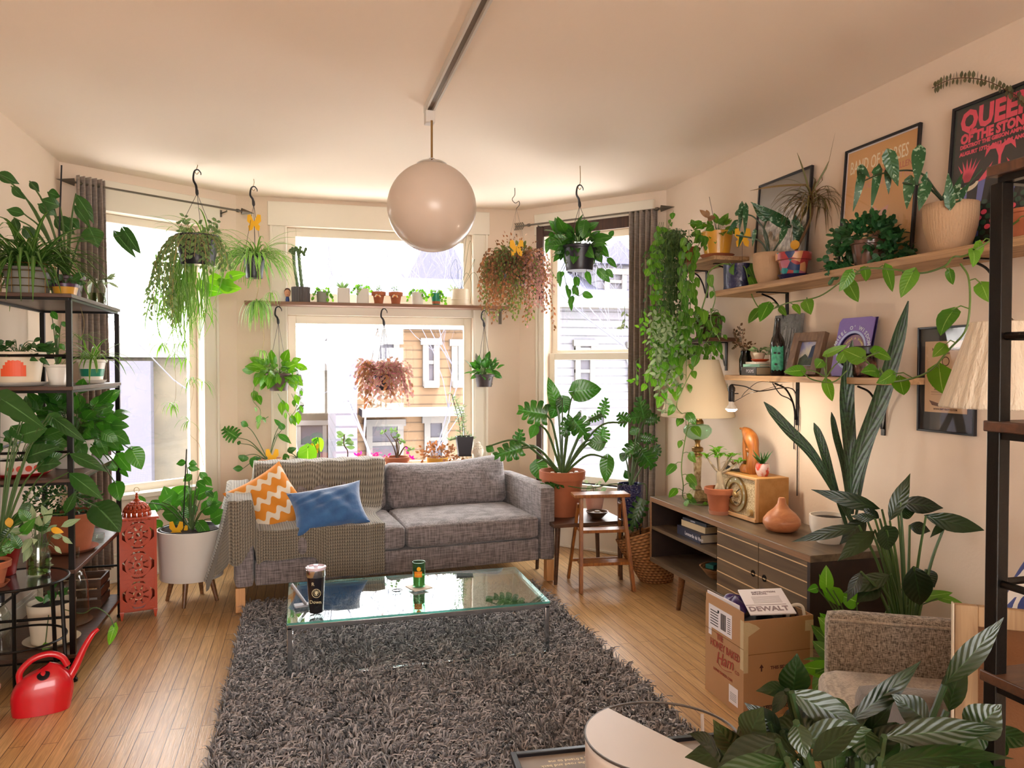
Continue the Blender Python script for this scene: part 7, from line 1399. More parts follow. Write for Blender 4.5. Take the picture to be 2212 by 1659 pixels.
for k in range(3): x = 1406+k*9; vine(bS, bM, [P(1425+k*4, 480, D=D0-.1), P(x, 560, D=D0-.1), P(x+4, 650, D=D0-.1), P(x+U(-4, 10), 740+k*12, D=D0-.1)], .042, .04, 'round', .0014, .012, .6, .85)
vine(bS, bM, [P(1455, 455, D=4.95), P(1445, 490, D=4.95), P(1440, 540, D=4.95)], .035, .03, 'heart', .0015); fin(t_, bS, bL, m_vine, leafmat('dark_thin_leaf', '2c4a24', '4c6c38')); bM.done('round_leaves', L_poth, t_)
p = V((2.46, 4.33, 1.629)); t_, s = PP('carved_planter', 'dark brown carved wooden planter on the lower corner shelf', p, (.085, .10, .14, .01), woodmat('carved_dark_wood', '2c160e', '54301e', .4, 2), n=4); bS, bL = B(), B(); D0 = dep(p)
for k in range(8): x = U(1480, 1560); vine(bS, bL, [s, P(x, 690+U(-20, 10), D=D0-.08), P(x+U(-20, 25), 740, D=D0-.1), P(x+U(-40, 30), U(760, 790), D=D0-.1)], .045, .055, 'heart', .0018, .03, .6, .7)
fin(t_, bS, bL, m_vine, L_poth)
p = V((2.47, 4.72, 1.629)); t_, s = PP('silver_bush', 'silvery green bushy plant cascading in front of the lamp shade', p, (.055, .075, .12, .02), mat('red_floral_pot', 'a8382c', .4, var=(50, 'e0d0c0', .05))); bS, bL, bM = B(), B(), B(); D0 = 4.85
for k in range(110):
    x = random.gauss(1452, 30); y1 = 700+abs(random.gauss(0, 75)); dd = D0-.05+U(-.15, .1); e = P(x, y1, D=dd); pts = [s, P(x, y1-40, D=dd), e, e+V((U(-.05, .05), U(-.05, .05), U(-.05, .03)))]; q_ = spl(pts[1:], 4); vine(bS, bL if k % 3 else bM, pts[1:], .04, .024, 'oval', .0015, .008, .1, .42)
    if k % 6 == 0: bS.tube(spl([s, pts[1]], 3), .0018, 4)
for x in (1405, 1425, 1452, 1475, 1490, 1440): y1 = U(830, 930); vine(bS, bM, [P(1450, 760, D=4.75), P(x, 810, D=4.72), P(x+U(-10, 15), y1, D=4.7)], .05, .05, 'heart', .0018, .035, .5, .8)
fin(t_, bS, bL, m_vine, L_grey); bM.done('green_leaves', L_lime, t_)
b_ = B()
p = V((2.36, 4.40, CTZ+.001)); bS, bL = B(), B(); t_ = thing('water_vine', 'green vine looping down beside the lamp to the console top', 'vine', p)
vine(bS, bL, [P(1490, 905, D=4.75), P(1478, 960, D=4.7), P(1472, 1010, D=4.65), P(1476, 1050, D=4.6), V((2.27, 4.30, CTZ+.03)), V((2.26, 4.20, CTZ+.004)), V((2.33, 4.12, CTZ+.004)), V((2.45, 4.2, CTZ+.004))], .065, .075, 'heart', .0035, .045, .4, .75)
vine(bS, bL, [P(1540, 715, D=4.7), P(1500, 790, D=4.55), P(1475, 840, D=4.5), P(1462, 880, D=4.5), P(1490, 905, D=4.75)], .07, .12, 'heart', .0028, .035, .7, .75); fin(t_, bS, bL, m_vine, L_poth)

# ---- lower wall shelf
L2 = 1.4025
p = V((2.47, 3.93, L2)); t_ = thing('vase_plant', 'dark glass vase with small reddish sprigs at the left of the lower shelf', 'potted plant', p); B().lathe([(0, 0), (.032, 0), (.036, .02), (.036, .09), (.026, .12), (.028, .14), (.025, .14), (.023, .12), (.032, .09), (.031, .008), (0, .006)], p, 24).done('vase', glassmat('smoky_glass', 'c8c8c8', .1, tint='6a645c'), t_)
bS, bL = B(), B(); s = p+V((0, 0, .12))
for k in range(12): a = U(0, 6.28); vine(bS, bL, [s, s+V((math.cos(a)*.03, math.sin(a)*.04, .05)), s+V((math.cos(a)*.06, math.sin(a)*.09, U(.02, .16)))], .02, .016, 'oval', .0012, .008, -.2, .6)
fin(t_, bS, bL, m_stemb, leafmat('red_green_leaf', '3c3a20', '6c4a30'))
book('thick grey book at the bottom of the stack on the lower shelf', (2.47, 3.80, L2), (.12, .16, .045), R(-3), '4f4c4a', 'bba888', 'books on the lower shelf', 'POEMS'); book('pale mint book in the middle of the stack on the lower shelf', (2.475, 3.80, L2+.0455), (.11, .14, .016), R(6), '8fc0a8', 'e0d8c4', 'books on the lower shelf'); book('thin white notebook topping the stack on the lower shelf', (2.475, 3.79, L2+.062), (.11, .135, .012), R(-8), 'd9d2c4', 'e8e0d0', 'books on the lower shelf')
p = V((2.475, 3.79, L2+.0745)); tag(B().lathe([(0, 0), (.03, 0), (.05, .012), (.048, .015), (.028, .005), (0, .004)], p, 26).done('orange_dish', mat('orange_dish_glaze', 'd9582c', .35)), 'orange dish on the book stack', 'dish')
p2 = p+V((0, .012, .006)); t_, s = PP('teacup_succulent', 'cream cup with a small succulent on the orange dish', p2, (.022, .035, .045, 0), m_cream); clump(t_, s, 14, .035, .03, 'lance', L_succ, h=.03, w=.35)
p = V((2.46, 3.70, L2+.0)); p = V((2.475, 3.66, L2)); t_, s = PP('small_white_pot_plant', 'small white pot between the books and the painted bottle', p+V((.04, .06, .0)), (.02, .027, .11, 0), m_white); clump(t_, s, 12, .045, .03, 'lance', L_grey, h=.06, w=.3)
def artE(t_, fr):
    b_ = B(); random.seed(2)
    for k in range(26): x = U(.03, .20); z = U(.05, .2); fr.box(b_, x, x+U(.008, .02), z, z+U(.03, .09), .016, .018+U(0, .003))
    b_.done('thick_paint_strokes', mat('pale_grey_paint', '8a8886', .5, bump=(60, .8)), t_)
fr = leanfr(3.80, L2, .34, .05); t_ = thing('textured_painting', 'unframed dark grey textured canvas leaning behind the bottle', 'painting', fr.p(.12, 0)); b_ = B(); fr.box(b_, 0, .245, 0, .335, 0, .016); b_.done('canvas', mat('grey_impasto', '5a5856', .45, var=(20, '7a7876', .2), bump=(35, 1)), t_, bevel=.002); artE(t_, fr)
p = V((2.445, 3.585, L2)); t_ = thing('painted_bottle', 'dark wine bottle with a green painted face on the lower shelf', 'bottle', p); B().lathe([(0, 0), (.034, 0), (.037, .005), (.037, .17), (.03, .2), (.015, .225), (.0135, .29), (.0155, .292), (.0155, .302), (.0135, .304), (0, .304)], p, 36).done('bottle', mat('dark_bottle_glass', '140f12', .12, coat=.5), t_)
b_ = B(); vs = []; n1 = 14
for j in range(8):
    for i in range(n1): a = R(190+(i/(n1-1))*105)-YAW*.5; r_ = .0378; vs.append(p+V((r_*math.cos(a), r_*math.sin(a), .028+j*.018+(.004*math.sin(i*1.7) if j in (0, 7) else 0))))
b_.add(vs, [(j*n1+i, j*n1+i+1, (j+1)*n1+i+1, (j+1)*n1+i) for j in range(7) for i in range(n1-1)]); b_.done('green_paint', mat('mint_green_paint', '3f9c78', .5, var=(60, '2c7c60', .1)), t_)
b_ = B()
for a_, z in ((225, .12), (255, .118), (232, .06)): a = R(a_)-YAW*.5; q = p+V((.0385*math.cos(a), .0385*math.sin(a), z)); b_.lathe([(0, -.001), (.007, 0), (0, .001)], q, 12, rot=rotm(V((-math.sin(a), math.cos(a), 0)), V((0, 0, 1))), sq=(1.2, .8))
b_.done('painted_eyes', m_ink, t_)
fr = Pl((2.455, 3.50, L2), V((.12, -1, 0)), V((.30, 0, 1))); m_frb = woodmat('brown_frame_wood', '5d4534', '80624a', .5, 2)
def artF(t_, fr):
    fr.poly
    b_ = B(); fr.poly(b_, [(.055, .055), (.165, .055), (.165, .10), (.145, .12), (.12, .09), (.09, .115), (.055, .09)], .0075, .0006); b_.done('dark_hills', mat('photo_dark_green', '2c3a30', .6, var=(60, '45543f')), t_, smooth=False)
    b_ = B(); fr.poly(b_, [(.115, .09), (.15, .10), (.165, .135), (.15, .165), (.125, .155), (.12, .12)], .0082, .0005); b_.done('blue_figure', mat('photo_blue', '24385c', .6), t_, smooth=False)
picture('framed_snapshot', 'brown wooden photo frame with a mountain snapshot on the lower shelf', fr, .215, .225, .045, mat('photo_sky', '8c94c8', .6, var=(9, 'd9d8b8', .1)), artF, m_frb, cat='photo frame', glz=False, th=.03)
b_ = B(); fr.box(b_, .0, .0, 0, 0, 0, 0)
fr = Pl((2.50, 3.215, L2), V((.06, -1, 0)), V((.22, 0, 1))); t_ = thing('round_window_artwork', 'purple board with a round window and arched white lettering', 'artwork', fr.p(.1, 0)); PW, PH = .225, .285; m_pur = mat('lilac_board', '7d68b4', .55, var=(7, '8c78c0')); cx, cy = PW*.48, PH*.44
b_ = B(); n_ = 48; out = [(0, 0), (PW, 0), (PW, PH), (0, PH)]
for k in range(n_):
    a0, a1 = 2*math.pi*k/n_, 2*math.pi*(k+1)/n_
    def edge(a):
        ca, sa = math.cos(a), math.sin(a); t = min([((PW-cx)/ca) if ca > 1e-6 else 1e9, (cx/-ca) if ca < -1e-6 else 1e9, ((PH-cy)/sa) if sa > 1e-6 else 1e9, (cy/-sa) if sa < -1e-6 else 1e9]); return (cx+ca*t, cy+sa*t)
    fr.poly(b_, [(cx+.083*math.cos(a0), cy+.083*math.sin(a0)), edge(a0), edge(a1), (cx+.083*math.cos(a1), cy+.083*math.sin(a1))], .012, .004)
b_.done('front_board', m_pur, t_, smooth=False); b_ = B(); fr.box(b_, 0, PW, 0, PH, -.002, .002); b_.done('back_board', mat('deep_purple_board', '2c1f5c', .6), t_, smooth=False)
b_ = B(); fr.ring(b_, cx, cy, .083, .094, .016, .0015, 48); b_.done('pale_ring', mat('pale_blue_ring', 'a8b4e0', .5), t_, smooth=False); b_ = B(); fr.disc(b_, cx, cy, .078, .0025, .0015, n=36); b_.done('wheel', mat('mauve_wheel', '8c6c84', .6, var=(12, '9c7c90')), t_, smooth=False)
fr.arc("WHEEL O' WISDOM", cx, cy, .102, 165, 15, .017, .026, mat('silver_lettering', 'c8d0e0', .3), t_, bold=.0008); fr.arc('WHAT A SHAME', cx, cy, .055, 140, 25, .005, .016, mat('gold_lettering', 'd9c890', .5), t_, bold=.0004)
b_ = B(); fr.disc(b_, cx-.01, cy-.035, .028, .0045, .001, .014); b_.done('orange_patch', mat('apricot_patch', 'd99a58', .6), t_, smooth=False); b_ = B(); fr.disc(b_, cx-.02, cy+.01, .018, .0045, .001); [fr.box(b_, cx-.055+k*.01, cx-.049+k*.01, cy-.03-.008*(k % 3), cy-.024-.008*(k % 3), .0045, .006) for k in range(5)]; b_.done('white_bits', m_paper, t_, smooth=False)
p = V((2.45, 2.93, L2)); t_ = thing('dark_jar', 'dark lidded glass jar at the right of the lower shelf', 'jar', p); B().lathe([(0, 0), (.05, 0), (.055, .012), (.055, .085), (.045, .10), (.042, .105), (0, .105)], p, 32).done('jar', mat('dark_amber_glass', '2c1a1c', .12, coat=.6, var=(30, '6c4438', .1)), t_); B().lathe([(.05, .104), (.052, .106), (.052, .135), (.045, .14), (0, .14)], p, 32, rib=(20, .02)).done('lid', m_blkp, t_)
# bare bulb on a cord with a clip below the lower shelf
m_bulb, n, l, b = base('lit_bulb_glass'); b.inputs['Base Color'].default_value = (1, .95, .88, 1); b.inputs['Emission Color'].default_value = (1, .88, .72, 1); b.inputs['Emission Strength'].default_value = 14
bp = P(1580, 883, D=4.05); t_ = thing('clip_lamp', 'lit reflector bulb in a black socket hanging by cords under the shelf', 'lamp', bp)
B().lathe([(0, -.016), (.018, -.014), (.029, -.004), (.03, .0)], bp, 28).done('glowing_face', m_bulb, t_, angle=0); B().lathe([(.03, 0), (.026, .008), (.015, .022), (.012, .04)], bp, 28).done('bulb_neck', m_white, t_)
B().lathe([(0, .038), (.014, .038), (.016, .045), (.016, .09), (.019, .092), (.019, .11), (.012, .12), (.006, .128), (0, .128)], bp, 24).done('socket', m_blkp, t_); B().tube([bp+V((.019, 0, .08)), bp+V((.034, -.012, .08))], .003, 6).done('switch_key', m_blkp, t_)
Y_ = 3.63
for nm, pts in (('cord', [bp+V((0, 0, .128)), P(1610, 835, D=4.0), P(1640, 845, D=3.95), V((WX-.03, Y_, 1.33)), V((WX-.012, Y_-.03, 1.2)), V((WX-.008, Y_-.02, 1.0)), V((WX-.008, Y_-.02, .75))]), ('cord', [V((WX-.15, Y_, 1.36)), V((WX-.09, Y_+.02, 1.30)), V((WX-.02, Y_, 1.24)), V((WX-.008, Y_+.01, 1.0))]), ('wire', [bp+V((.0, 0, .03)), P(1600, 860, D=4.0), P(1618, 850, D=3.98), P(1640, 845, D=3.95), V((WX-.09, Y_, 1.355))]), ('wire', [P(1602, 857, D=4.0), P(1612, 845, D=3.97), P(1640, 825, D=3.93), V((WX-.10, Y_+.03, 1.36))])): B().tube(spl(pts, 7), .0032 if nm == 'cord' else .0015, 6).done(nm, m_blkp, t_)
pl_ = bpy.data.lights.new('bulb_light', 'POINT'); pl_.energy = 5; pl_.color = (1, .85, .66); pl_.shadow_soft_size = .03; po = bpy.data.objects.new('bulb_light', pl_); C.objects.link(po); po.location = bp+V((0, -.0, -.05))

# ================================================================ peace lily and pothos behind the armchair
p = V((2.33, 2.60, 0)); p = V((2.32, 2.52, 0)); t_, s = PP('peace_lily', 'tall peace lily on the floor between console and armchair', p, (.12, .155, .27, .03), m_blkp); bS, bL = B(), B(); D0 = dep(p)
hero(bS, bL, s, [(1905, 1100, 1755, 1058, 34, .1), (1922, 1125, 1967, 1022, 34, 0), (1945, 1085, 2042, 1098, 38, 0), (2000, 1115, 2135, 1148, 40, -.05), (1855, 1135, 1712, 1170, 26, -.1), (1872, 1120, 1815, 1175, 38, .05), (1890, 1145, 1810, 1210, 40, -.15), (1915, 1145, 1920, 1190, 52, -.2, 'heart'), (1940, 1110, 1978, 1105, 30, .05), (1965, 1135, 2012, 1148, 28, .1), (2045, 1125, 2010, 1160, 18, 0), (1890, 1120, 1838, 1115, 20, 0), (1925, 1240, 1825, 1280, 36, -.2), (1860, 1235, 1830, 1300, 26, -.3), (1975, 1225, 1990, 1310, 62, -.25, 'oval'), (1900, 1120, 1862, 1098, 22, .1), (1900, 1260, 1850, 1300, 46, -.2), (2000, 1230, 2020, 1270, 34, 0)], D0, 'lance', .0055, .12, .4); fin(t_, bS, bL, m_stem, L_peace)
p = V((2.10, 2.52, 0)); t_, s = PP('floor_pothos', 'low pothos in a pot on the floor behind the armchair', p, (.10, .13, .24, .03), m_terra); bS, bL = B(), B(); D0 = dep(p); bush(bL, s+V((0, 0, .10)), (.22, .16, .12), 60, .10, 'heart', .7, 0, .4, .5, bS, s)
hero(bS, bL, s, [(1785, 1270, 1785, 1222, 30, -.05), (1790, 1290, 1770, 1240, 14), (1800, 1275, 1815, 1310, 34, -.05), (1765, 1270, 1745, 1275, 20), (1990, 1290, 2060, 1280, 24, .1), (2030, 1290, 2085, 1305, 20, .1), (1960, 1260, 2025, 1250, 30, .15), (1850, 1300, 1815, 1285, 40)], D0, 'heart', .003); fin(t_, bS, bL, m_stem, L_poth)

# ================================================================ armchair
m_chair = weave('houndstooth_tweed', '4a4239', 'b5aa9c', 900, .95, .5); m_felt = mat('grey_felt', '6f6c6a', .95, bump=(120, .3), sheen=.3); m_ribf = weave('ribbed_light_tweed', '8a8074', 'b8ac9c', 300)
AO = V((1.74, 2.27, 0)); e1 = V((.86, -.51, 0)).normalized(); e2 = V((e1.y, -e1.x, 0)); e2 = V((-.51, -.86, 0))
def ac(x, y, z): return AO+e1*x+e2*y+V((0, 0, z))
t_ = thing('armchair', 'low tweed armchair at the right, half hidden by the foreground leaves', 'armchair', ac(.35, .35, 0))
rbox(LB(), 0, .78, 0, .075, .13, .62, .025, (0, 0, 0)).place(ac).done('armrest', m_chair, t_, angle=0); b_ = LB(); b_.tube([(.01, .075, .60), (.77, .075, .60)], .005, 6); b_.place(ac).done('piping', m_ribf, t_)
rbox(LB(), 0, .78, .62, .72, .13, .615, .035, (0, 0, 0)).place(ac).done('armrest', m_felt, t_, angle=0); rbox(LB(), .02, .76, .077, .618, .14, .30, .02).place(ac).done('seat_base', m_chair, t_, angle=0)
rbox(LB(), -.03, .66, .08, .615, .302, .445, .045, (0, 0, .02)).place(ac).done('seat_cushion', m_ribf, t_, angle=0); b_ = rbox(LB(), 0, .13, .08, .615, 0, .50, .05, (.02, 0, 0)); b_.place(lambda x, y, z: ac(.62+x+.18*z, y, .32+z)).done('backrest', m_chair, t_, angle=0)
for x, y in ((.04, .05), (.04, .66), (.72, .05), (.72, .66)): b_ = LB(); b_.box((x, y, .065), (.04, .04, .13)); b_.place(ac).done('leg', m_walnut, t_)
b_ = B(); b_.pillow(ac(.52, .33, .66), .46, .46, .15, rotm(e2, V((0, 0, 1))+e1*.35), 16, .08); m_qu, n, l, b = base('white_quilt_print'); vo = n.new('ShaderNodeTexVoronoi'); vo.inputs['Scale'].default_value = 14; t = n.new('ShaderNodeTexCoord'); l.new(t.outputs['Object'], vo.inputs[0]); s_ = n.new('ShaderNodeSeparateColor'); l.new(vo.outputs['Color'], s_.inputs[0]); r_ = n.new('ShaderNodeValToRGB'); r_.color_ramp.interpolation = 'CONSTANT'
for k, (pos, cc) in enumerate(((0, 'ece6e0'), (.55, 'e05a6c'), (.68, 'e8e0dc'), (.85, '3c4a8c'))): e = r_.color_ramp.elements[k] if k < 2 else r_.color_ramp.elements.new(pos); e.position = pos; e.color = lin(cc)
l.new(s_.outputs[0], r_.inputs[0]); l.new(r_.outputs[0], b.inputs['Base Color']); b.inputs['Roughness'].default_value = .9; tag(b_.done('printed_cushion', m_qu), 'white cushion with pink and blue print on the armchair', 'cushion')
b_ = B(); s = ac(.42, .50, .475)
for k in range(60): q = s+V((U(-.07, .07), U(-.05, .05), 0)); b_.tube(spl([q, q+V((U(-.03, .03), U(-.03, .03), U(.01, .03))), q+V((U(-.05, .05), U(-.05, .05), 0))], 3), .003, 4)
tag(b_.done('dark_fringe_scarf', m_blkp), 'small heap of dark fringed scarf on the armchair seat', 'scarf')

# ================================================================ cardboard box with papers
BX0, BX1, BY0, BY1, BZ = 1.745, 2.075, 2.775, 3.085, .405; m_card = mat('corrugated_cardboard', 'ae855c', .85, var=(4, 'b88f68', .3), bump=(120, .05)); m_tape = mat('masking_tape', 'cbb891', .6, bump=(60, .3)); m_rink = mat('brick_red_ink', 'a04432', .8)
p = V(((BX0+BX1)/2, (BY0+BY1)/2, 0)); t_ = thing('cardboard_box', 'taped cardboard box with red lettering standing before the console', 'box', p); th_ = .004
b_ = B(); b_.bb((BX0, BY0, .002), (BX1, BY0+th_, BZ)); b_.bb((BX0, BY1-th_, .002), (BX1, BY1, BZ)); b_.bb((BX0, BY0+th_, .002), (BX0+th_, BY1-th_, BZ+.035)); b_.bb((BX1-th_, BY0+th_, .002), (BX1, BY1-th_, BZ)); b_.bb((BX0+th_, BY0+th_, .002), (BX1-th_, BY1-th_, .006)); b_.done('carton', m_card, t_, smooth=False)
fl = Pl((BX0-.0005, BY1, 0), (0, -1, 0), (0, 0, 1)); ff = Pl((BX0, BY0-.0005, 0), (1, 0, 0), (0, 0, 1)); BWd = BY1-BY0
for tx, z, sz, x in (('THE', .262, .036, .125), ('HONEY BAKED', .222, .045, .165), ): fl.text(tx, x, z, .001, sz, m_rink, t_, 'CENTER', sx_=.78, bold=.0008)
fl.text('Ham', .165, .165, .0012, .072, m_rink, t_, 'CENTER', 6, shear=.35, bold=.0006); fl.text('CO', .245, .165, .001, .022, m_rink, t_); fl.text('HONEYBAKED.COM', .15, .12, .001, .017, m_rink, t_, 'CENTER')
b_ = B(); q = spl([fl.p(.10, .165, .001), fl.p(.15, .148, .001), fl.p(.22, .16, .001)], 6); b_.tube(q, .0012, 4); b_.done('swash', m_rink, t_)
b_ = B(); fl.box(b_, .03, .22, .30, .40, 0, .0008); o = b_.done('shipping_label', m_paper, t_, smooth=False)
b_ = B(); [fl.box(b_, .13+.0045*k, .1315+.0045*k+.001*(k % 3), .315, .385, .0009, .0013) for k in range(10)]; [fl.box(b_, .045, .11, .315+.012*k, .319+.012*k, .0009, .0013) for k in range(6)]; fl.box(b_, .105, .118, .378, .39, .0009, .0013); [fl.box(b_, .185, .21, .315+.009*k, .318+.009*k, .0009, .0012) for k in range(8)]; b_.done('barcode', m_ink, o, smooth=False)
b_ = B(); fl.box(b_, .20, .27, .03, .105, 0, .0008); o = b_.done('small_label', m_paper, t_, smooth=False); b_ = B(); [fl.box(b_, .21, .26, .045+.007*k, .048+.007*k, .0009, .0012) for k in range(5)]; b_.done('print_lines', mat('grey_ink', '9a9aa0', .7), o, smooth=False)
b_ = B(); fl.box(b_, .03, .055, .265, .30, 0, .0008); b_.done('price_sticker', m_paper, t_, smooth=False)
b_ = B(); ff.box(b_, .29, .33, .34, .385, 0, .0008); ff.box(b_, .315, .33, .2, .34, 0, .0008); b_.done('masking_tape', m_tape, t_, smooth=False); b_ = B(); ff.box(b_, .0, .02, .19, .40, 0, .0008); ff.poly(b_, [(.02, .34), (.075, .37), (.055, .385), (.02, .40)], 0, .0008); fl.box(b_, BWd-.025, BWd, .20, .405, .0, .0008); b_.done('masking_tape', m_tape, t_, smooth=False)
b_ = B(); fl.box(b_, 0, BWd, .286, .289, 0, .0008); ff.box(b_, .02, .33, .262, .265, 0, .0008); b_.done('crease', mat('cardboard_crease', '8c6440', .9), t_, smooth=False)
ff.text('THIS SIDE UP', .125, .195, .001, .019, mat('maroon_ink', '5c2c2c', .8), t_, bold=.0005); ff.text('KEEP REFRIGERATED', .09, .03, .001, .022, m_ink, t_, bold=.0005); b_ = B(); ff.box(b_, .080, .086, .19, .205, 0, .001); ff.poly(b_, [(.073, .205), (.093, .205), (.083, .22)], 0, .001); b_.done('up_arrow', mat('dark_maroon_ink', '4a2424', .8), t_, smooth=False)
p = V((1.93, 2.9, .39)); fr = Pl((1.83, 2.90, .425), V((.93, -.3, .05)), V((.38, .80, .20))); t_ = thing('manual_sheet', 'white printed manual lying on top of the box contents', 'papers', fr.p(.1, .05)); b_ = B(); fr.box(b_, 0, .19, -.08, .13, 0, .006); b_.done('pages', m_paper, t_, bevel=.001); m_mau = mat('mauve_ink', '8c7c84', .7)
fr.text('DEWALT', .005, -.055, .0066, .05, m_mau, t_, bold=.0015, sx_=.82); fr.text('INSTRUCTION', .05, .095, .0066, .016, m_mau, t_, bold=.0006); fr.text('MANUAL', .05, .08, .0066, .016, m_mau, t_, bold=.0006); b_ = B(); fr.box(b_, 0, .17, -.008, -.005, .006, .0066); [fr.box(b_, .04, .16, .01+.01*k, .0115+.01*k, .006, .0065) for k in range(6)]; b_.done('print_lines', m_mau, t_, smooth=False)
fr = Pl((1.765, 3.07, .33), V((.05, -1, .0)), V((-.15, 0, 1))); t_ = thing('photo_packet', 'clear sleeve with a green landscape print in the box corner', 'packet', fr.p(.1, 0)); b_ = B(); fr.box(b_, 0, .24, 0, .125, 0, .003); b_.done('sleeve', m_paper, t_, smooth=False); b_ = B(); fr.box(b_, .06, .21, .03, .10, .003, .0036); b_.done('landscape_print', mat('green_landscape', '5c7a4c', .6, var=(40, 'b8b49c', .15)), t_, smooth=False)
def lump(name, label, cat, c, r_, m_, sq=(1, 1), hz_=1, seed=1):
    rn = random.Random(seed); ph = [rn.uniform(0, 6.28) for _ in range(6)]; c = V(c)
    def fn(u_, v_): a = u_*6.283; b__ = v_*3.1416; k = 1+.12*math.sin(3*a+ph[0])*math.sin(2*b__+ph[1])+.08*math.sin(5*a+ph[2]+3*b__)+.05*math.sin(9*a+ph[3]); return c+V((r_*k*math.cos(a)*math.sin(b__)*sq[0], r_*k*math.sin(a)*math.sin(b__)*sq[1], r_*k*math.cos(b__)*hz_))
    return tag(B().grid(fn, 36, 20).done(name, m_, angle=0), label, cat)
lump('purple_pouch', 'purple fabric pouch poking out of the box', 'pouch', (1.845, 3.01, .39), .06, mat('purple_satin', '3c2468', .35, sheen=.5), (1.1, .9), .75, 4); lump('black_bag', 'black bag filling the cardboard box', 'bag', (1.93, 2.92, .30), .13, mat('black_nylon', '121018', .5), (1, .95), .75, 8)
lump('grey_mesh_case', 'grey soft case standing at the back of the box', 'case', (1.97, 3.01, .38), .075, mat('grey_mesh', '5c5862', .5), (1.1, .5), .9, 5)
tag(B().tube(spl([(2.0, 2.85, .37), (2.01, 2.84, .42), (2.03, 2.83, .435), (2.055, 2.82, .425), (2.06, 2.81, .37)], 6), .007, 8).done('cable_loop', m_white), 'white cable loop rising from the box corner', 'cable'); tag(B().tube(spl([(1.99, 2.86, .38), (1.99, 2.84, .415), (2.015, 2.83, .42), (2.03, 2.81, .38)], 6), .008, 8).done('dark_cable_loop', mat('maroon_cable', '3c1a1c', .4)), 'dark maroon cable beside the white loop in the box', 'cable')

# ================================================================ foreground right: floor frame, half-round table, canvas, lamp shade, peace lily
fr = Pl((.67, 2.05, .062), (1, -.04, 0), (0, 1, .0)); W_, H_ = .86, .555; fr = Pl(P(1078, 1642, Z=.066)-V((0, .55, 0)), (1, -.075, 0), (.075, 1, 0)); t_ = thing('leaning_frame', 'black framed beige print lying on the rug at the bottom edge', 'framed print', fr.p(.4, .3)); b_ = B(); fr.frame(b_, 0, W_, 0, H_, .02, 0, .022); b_.done('frame', m_fb, t_, bevel=.002); b_ = B(); fr.box(b_, .018, W_-.018, .018, H_-.018, .002, .008); b_.done('print', mat('beige_print', '9a8f84', .6, var=(6, '8a7f78')), t_, smooth=False)
f2 = Pl(fr.p(W_, H_, 0), -fr.x, -fr.y); [f2.text(tx, .45+U(-.03, .03), .06+.028*k, .0085, .022, m_lett, t_) for k, tx in enumerate(('thank you for being a friend to me', 'travelled down the road and back', 'your heart is true'))]
p = V((1.10, 1.78, 0)); cc = P(1432, 1592, Z=.47); p = V((cc.x, cc.y, 0)); TR = .205; TZ2 = .47; t_ = thing('half_round_table', 'round side table with a half white top and half open wire ring', 'side table', p); m_wm = mat('white_painted_metal', 'cfc6c0', .4)
dv = (P(1530, 1625, Z=TZ2)-P(1320, 1522, Z=TZ2)); a0 = math.atan2(dv.y, dv.x); b_ = B(); n_ = 30
arc_ = [V((p.x+TR*math.cos(a0-math.pi*k/n_), p.y+TR*math.sin(a0-math.pi*k/n_), TZ2)) for k in range(n_+1)]; sh = V((math.cos(a0+math.pi/2), math.sin(a0+math.pi/2), 0))*.03
b_.extr(arc_[::-1], (0, 0, .006)); b_.done('half_top', m_wm, t_, smooth=False, bevel=.002)
b_ = B(); vs = [q+V((0, 0, -z)) for z in (0, .02, .30) for q in arc_]; m1 = len(arc_); b_.add(vs, [(j*m1+i, j*m1+i+1, (j+1)*m1+i+1, (j+1)*m1+i) for j in range(2) for i in range(m1-1)]); b_.done('curved_apron', m_wm, t_, solid=.004)
B().tube([V((p.x+TR*math.cos(k/60*6.283), p.y+TR*math.sin(k/60*6.283), TZ2+.003)) for k in range(60)], .0035, 6, closed=True).done('rim_ring', mat('grey_rim', '5a5450', .4, .6), t_)
for a in (30, 120, 210, 300): d = V((math.cos(R(a)), math.sin(R(a)), 0)); B().tube([p+d*(TR-.008)+V((0, 0, TZ2-.003)), p+d*(TR+.01)+V((0, 0, .0))], .005, 8).done('leg', m_wm, t_)
# stretched canvas seen from the back
a = P(2066, 1310, D=1.72); fr = Pl(V((a.x, a.y, a.z-.62)), V((.80, -.60, 0)), V((.05, .04, 1))); t_ = thing('stretched_canvas', 'back of a stretched canvas with pale bars leaning beside the rack', 'canvas', fr.p(.2, 0)); b_ = B(); fr.frame(b_, 0, .45, 0, .62, .045, .0, .022); b_.done('stretcher_bars', woodmat('pine_bars', '8a6c4c', 'a88a66', .7, 2), t_, bevel=.002); b_ = B(); fr.box(b_, .002, .448, .002, .618, -.006, -.001); b_.done('canvas_cloth', mat('raw_brown_canvas', '7c5230', .9, var=(5, '5c3a20', .3), bump=(200, .2)), t_); b_ = B(); fr.box(b_, -.004, -.0005, 0, .62, -.006, .016); b_.done('canvas_edge', m_cream, t_)
fr.p
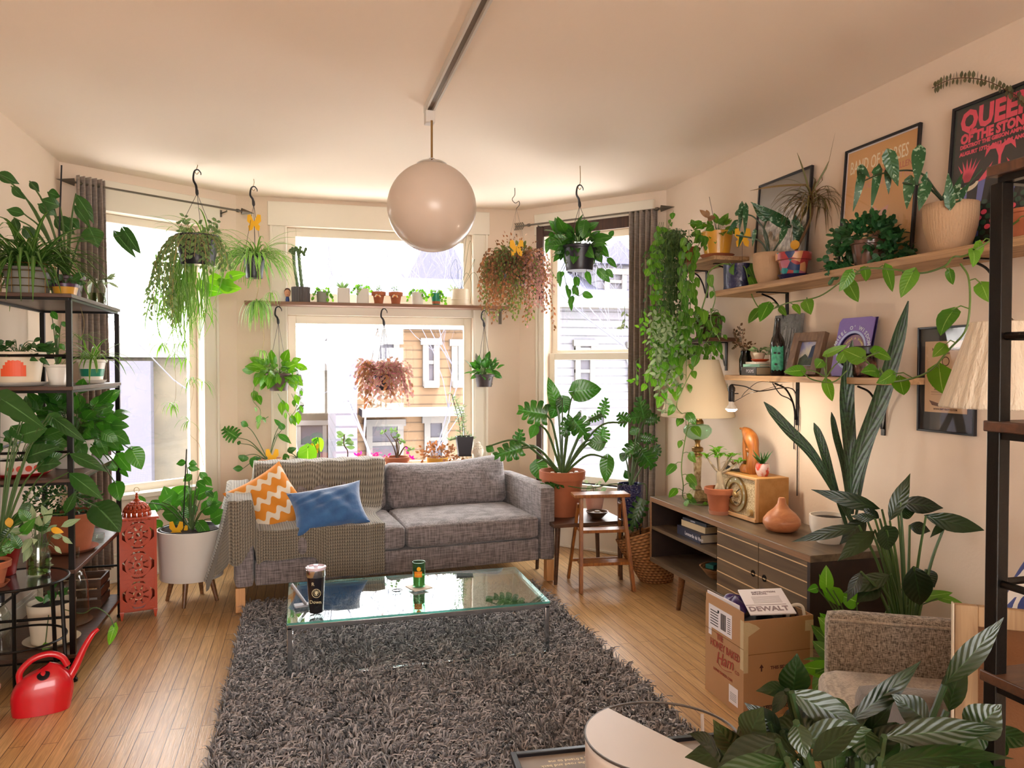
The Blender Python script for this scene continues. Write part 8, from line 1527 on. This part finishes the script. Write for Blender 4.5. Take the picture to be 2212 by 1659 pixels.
# fabric lamp shade behind the rack post
p = V((1.79, 1.70, 0)); pc = P(2168, 800, D=2.15); p = V((pc.x, pc.y, 0)); t_ = thing('floor_lamp', 'floor lamp with a crinkled cream fabric shade behind the rack post', 'floor lamp', p)
m_crk = mat('crinkled_cream_fabric', 'd8ccb8', .85, bump=(30, .9), stretch=(3, 3, .3)); B().lathe([(.155, 1.335), (.157, 1.34), (.15, 1.36), (.082, 1.572), (.08, 1.575), (.076, 1.572), (.145, 1.36), (.151, 1.34)], p, 120, rib=(23, .02)).done('lamp_shade', m_crk, t_, angle=0)
b_ = B(); b_.tube([p+V((0, 0, .02)), p+V((0, 0, 1.36))], .008, 8); b_.done('pole', m_chrome, t_); B().lathe([(0, 0), (.11, 0), (.11, .012), (.02, .022), (0, .022)], p, 32).done('base', m_chrome, t_); b_ = B(); b_.tube(spl([p+V((0, 0, 1.36)), p+V((.05, 0, 1.44)), p+V((.045, 0, 1.56)), p+V((0, 0, 1.595))], 6), .003, 6); b_.tube(spl([p+V((0, 0, 1.36)), p+V((-.05, 0, 1.44)), p+V((-.045, 0, 1.56)), p+V((0, 0, 1.595))], 6), .003, 6); b_.done('harp', m_chrome, t_)
# foreground peace lily
p = V((.87, 1.06, 0)); t_, s = PP('peace_lily', 'large dark glossy peace lily filling the lower right foreground', p, (.13, .17, .42, .03), mat('red_striped_pot', 'a84a40', .5)); bS, bL = B(), B(); D0 = 1.2; random.seed(21)
hero(bS, bL, s, [(1712, 1505, 1722, 1415, 66, .1), (1712, 1490, 1635, 1490, 40, .1), (1690, 1580, 1610, 1520, 44, 0), (1700, 1490, 1665, 1545, 30, .0), (1710, 1495, 1875, 1580, 66, -.05), (1840, 1560, 1995, 1428, 46, 0), (2045, 1535, 2085, 1420, 60, .05), (2040, 1480, 2170, 1335, 50, .05), (1730, 1600, 1885, 1575, 70, -.1), (1910, 1590, 2170, 1570, 60, -.1), (1900, 1640, 2195, 1625, 60, -.15), (1680, 1600, 1540, 1670, 80, -.1), (1700, 1640, 1510, 1690, 60, -.2), (1660, 1560, 1590, 1600, 50, 0), (1750, 1640, 1860, 1560, 60, -.15), (1850, 1640, 1960, 1560, 60, -.05), (1800, 1600, 1760, 1520, 50, .1), (1950, 1660, 2050, 1560, 60, 0), (1720, 1560, 1740, 1640, 50, -.2), (1860, 1600, 1930, 1520, 36, .15)], D0, 'lance', .006, .1, .55)
for k in range(60): x, y = U(1560, 2130), U(1560, 1700); a = U(0, 6.28); hero(bS, bL, s, [(x, y, x+130*math.cos(a), y+80*math.sin(a), U(50, 84), U(-.1, .2))], D0, 'lance', .005, .1, .7)
fin(t_, bS, bL, m_dstem, L_peace); b_ = B()
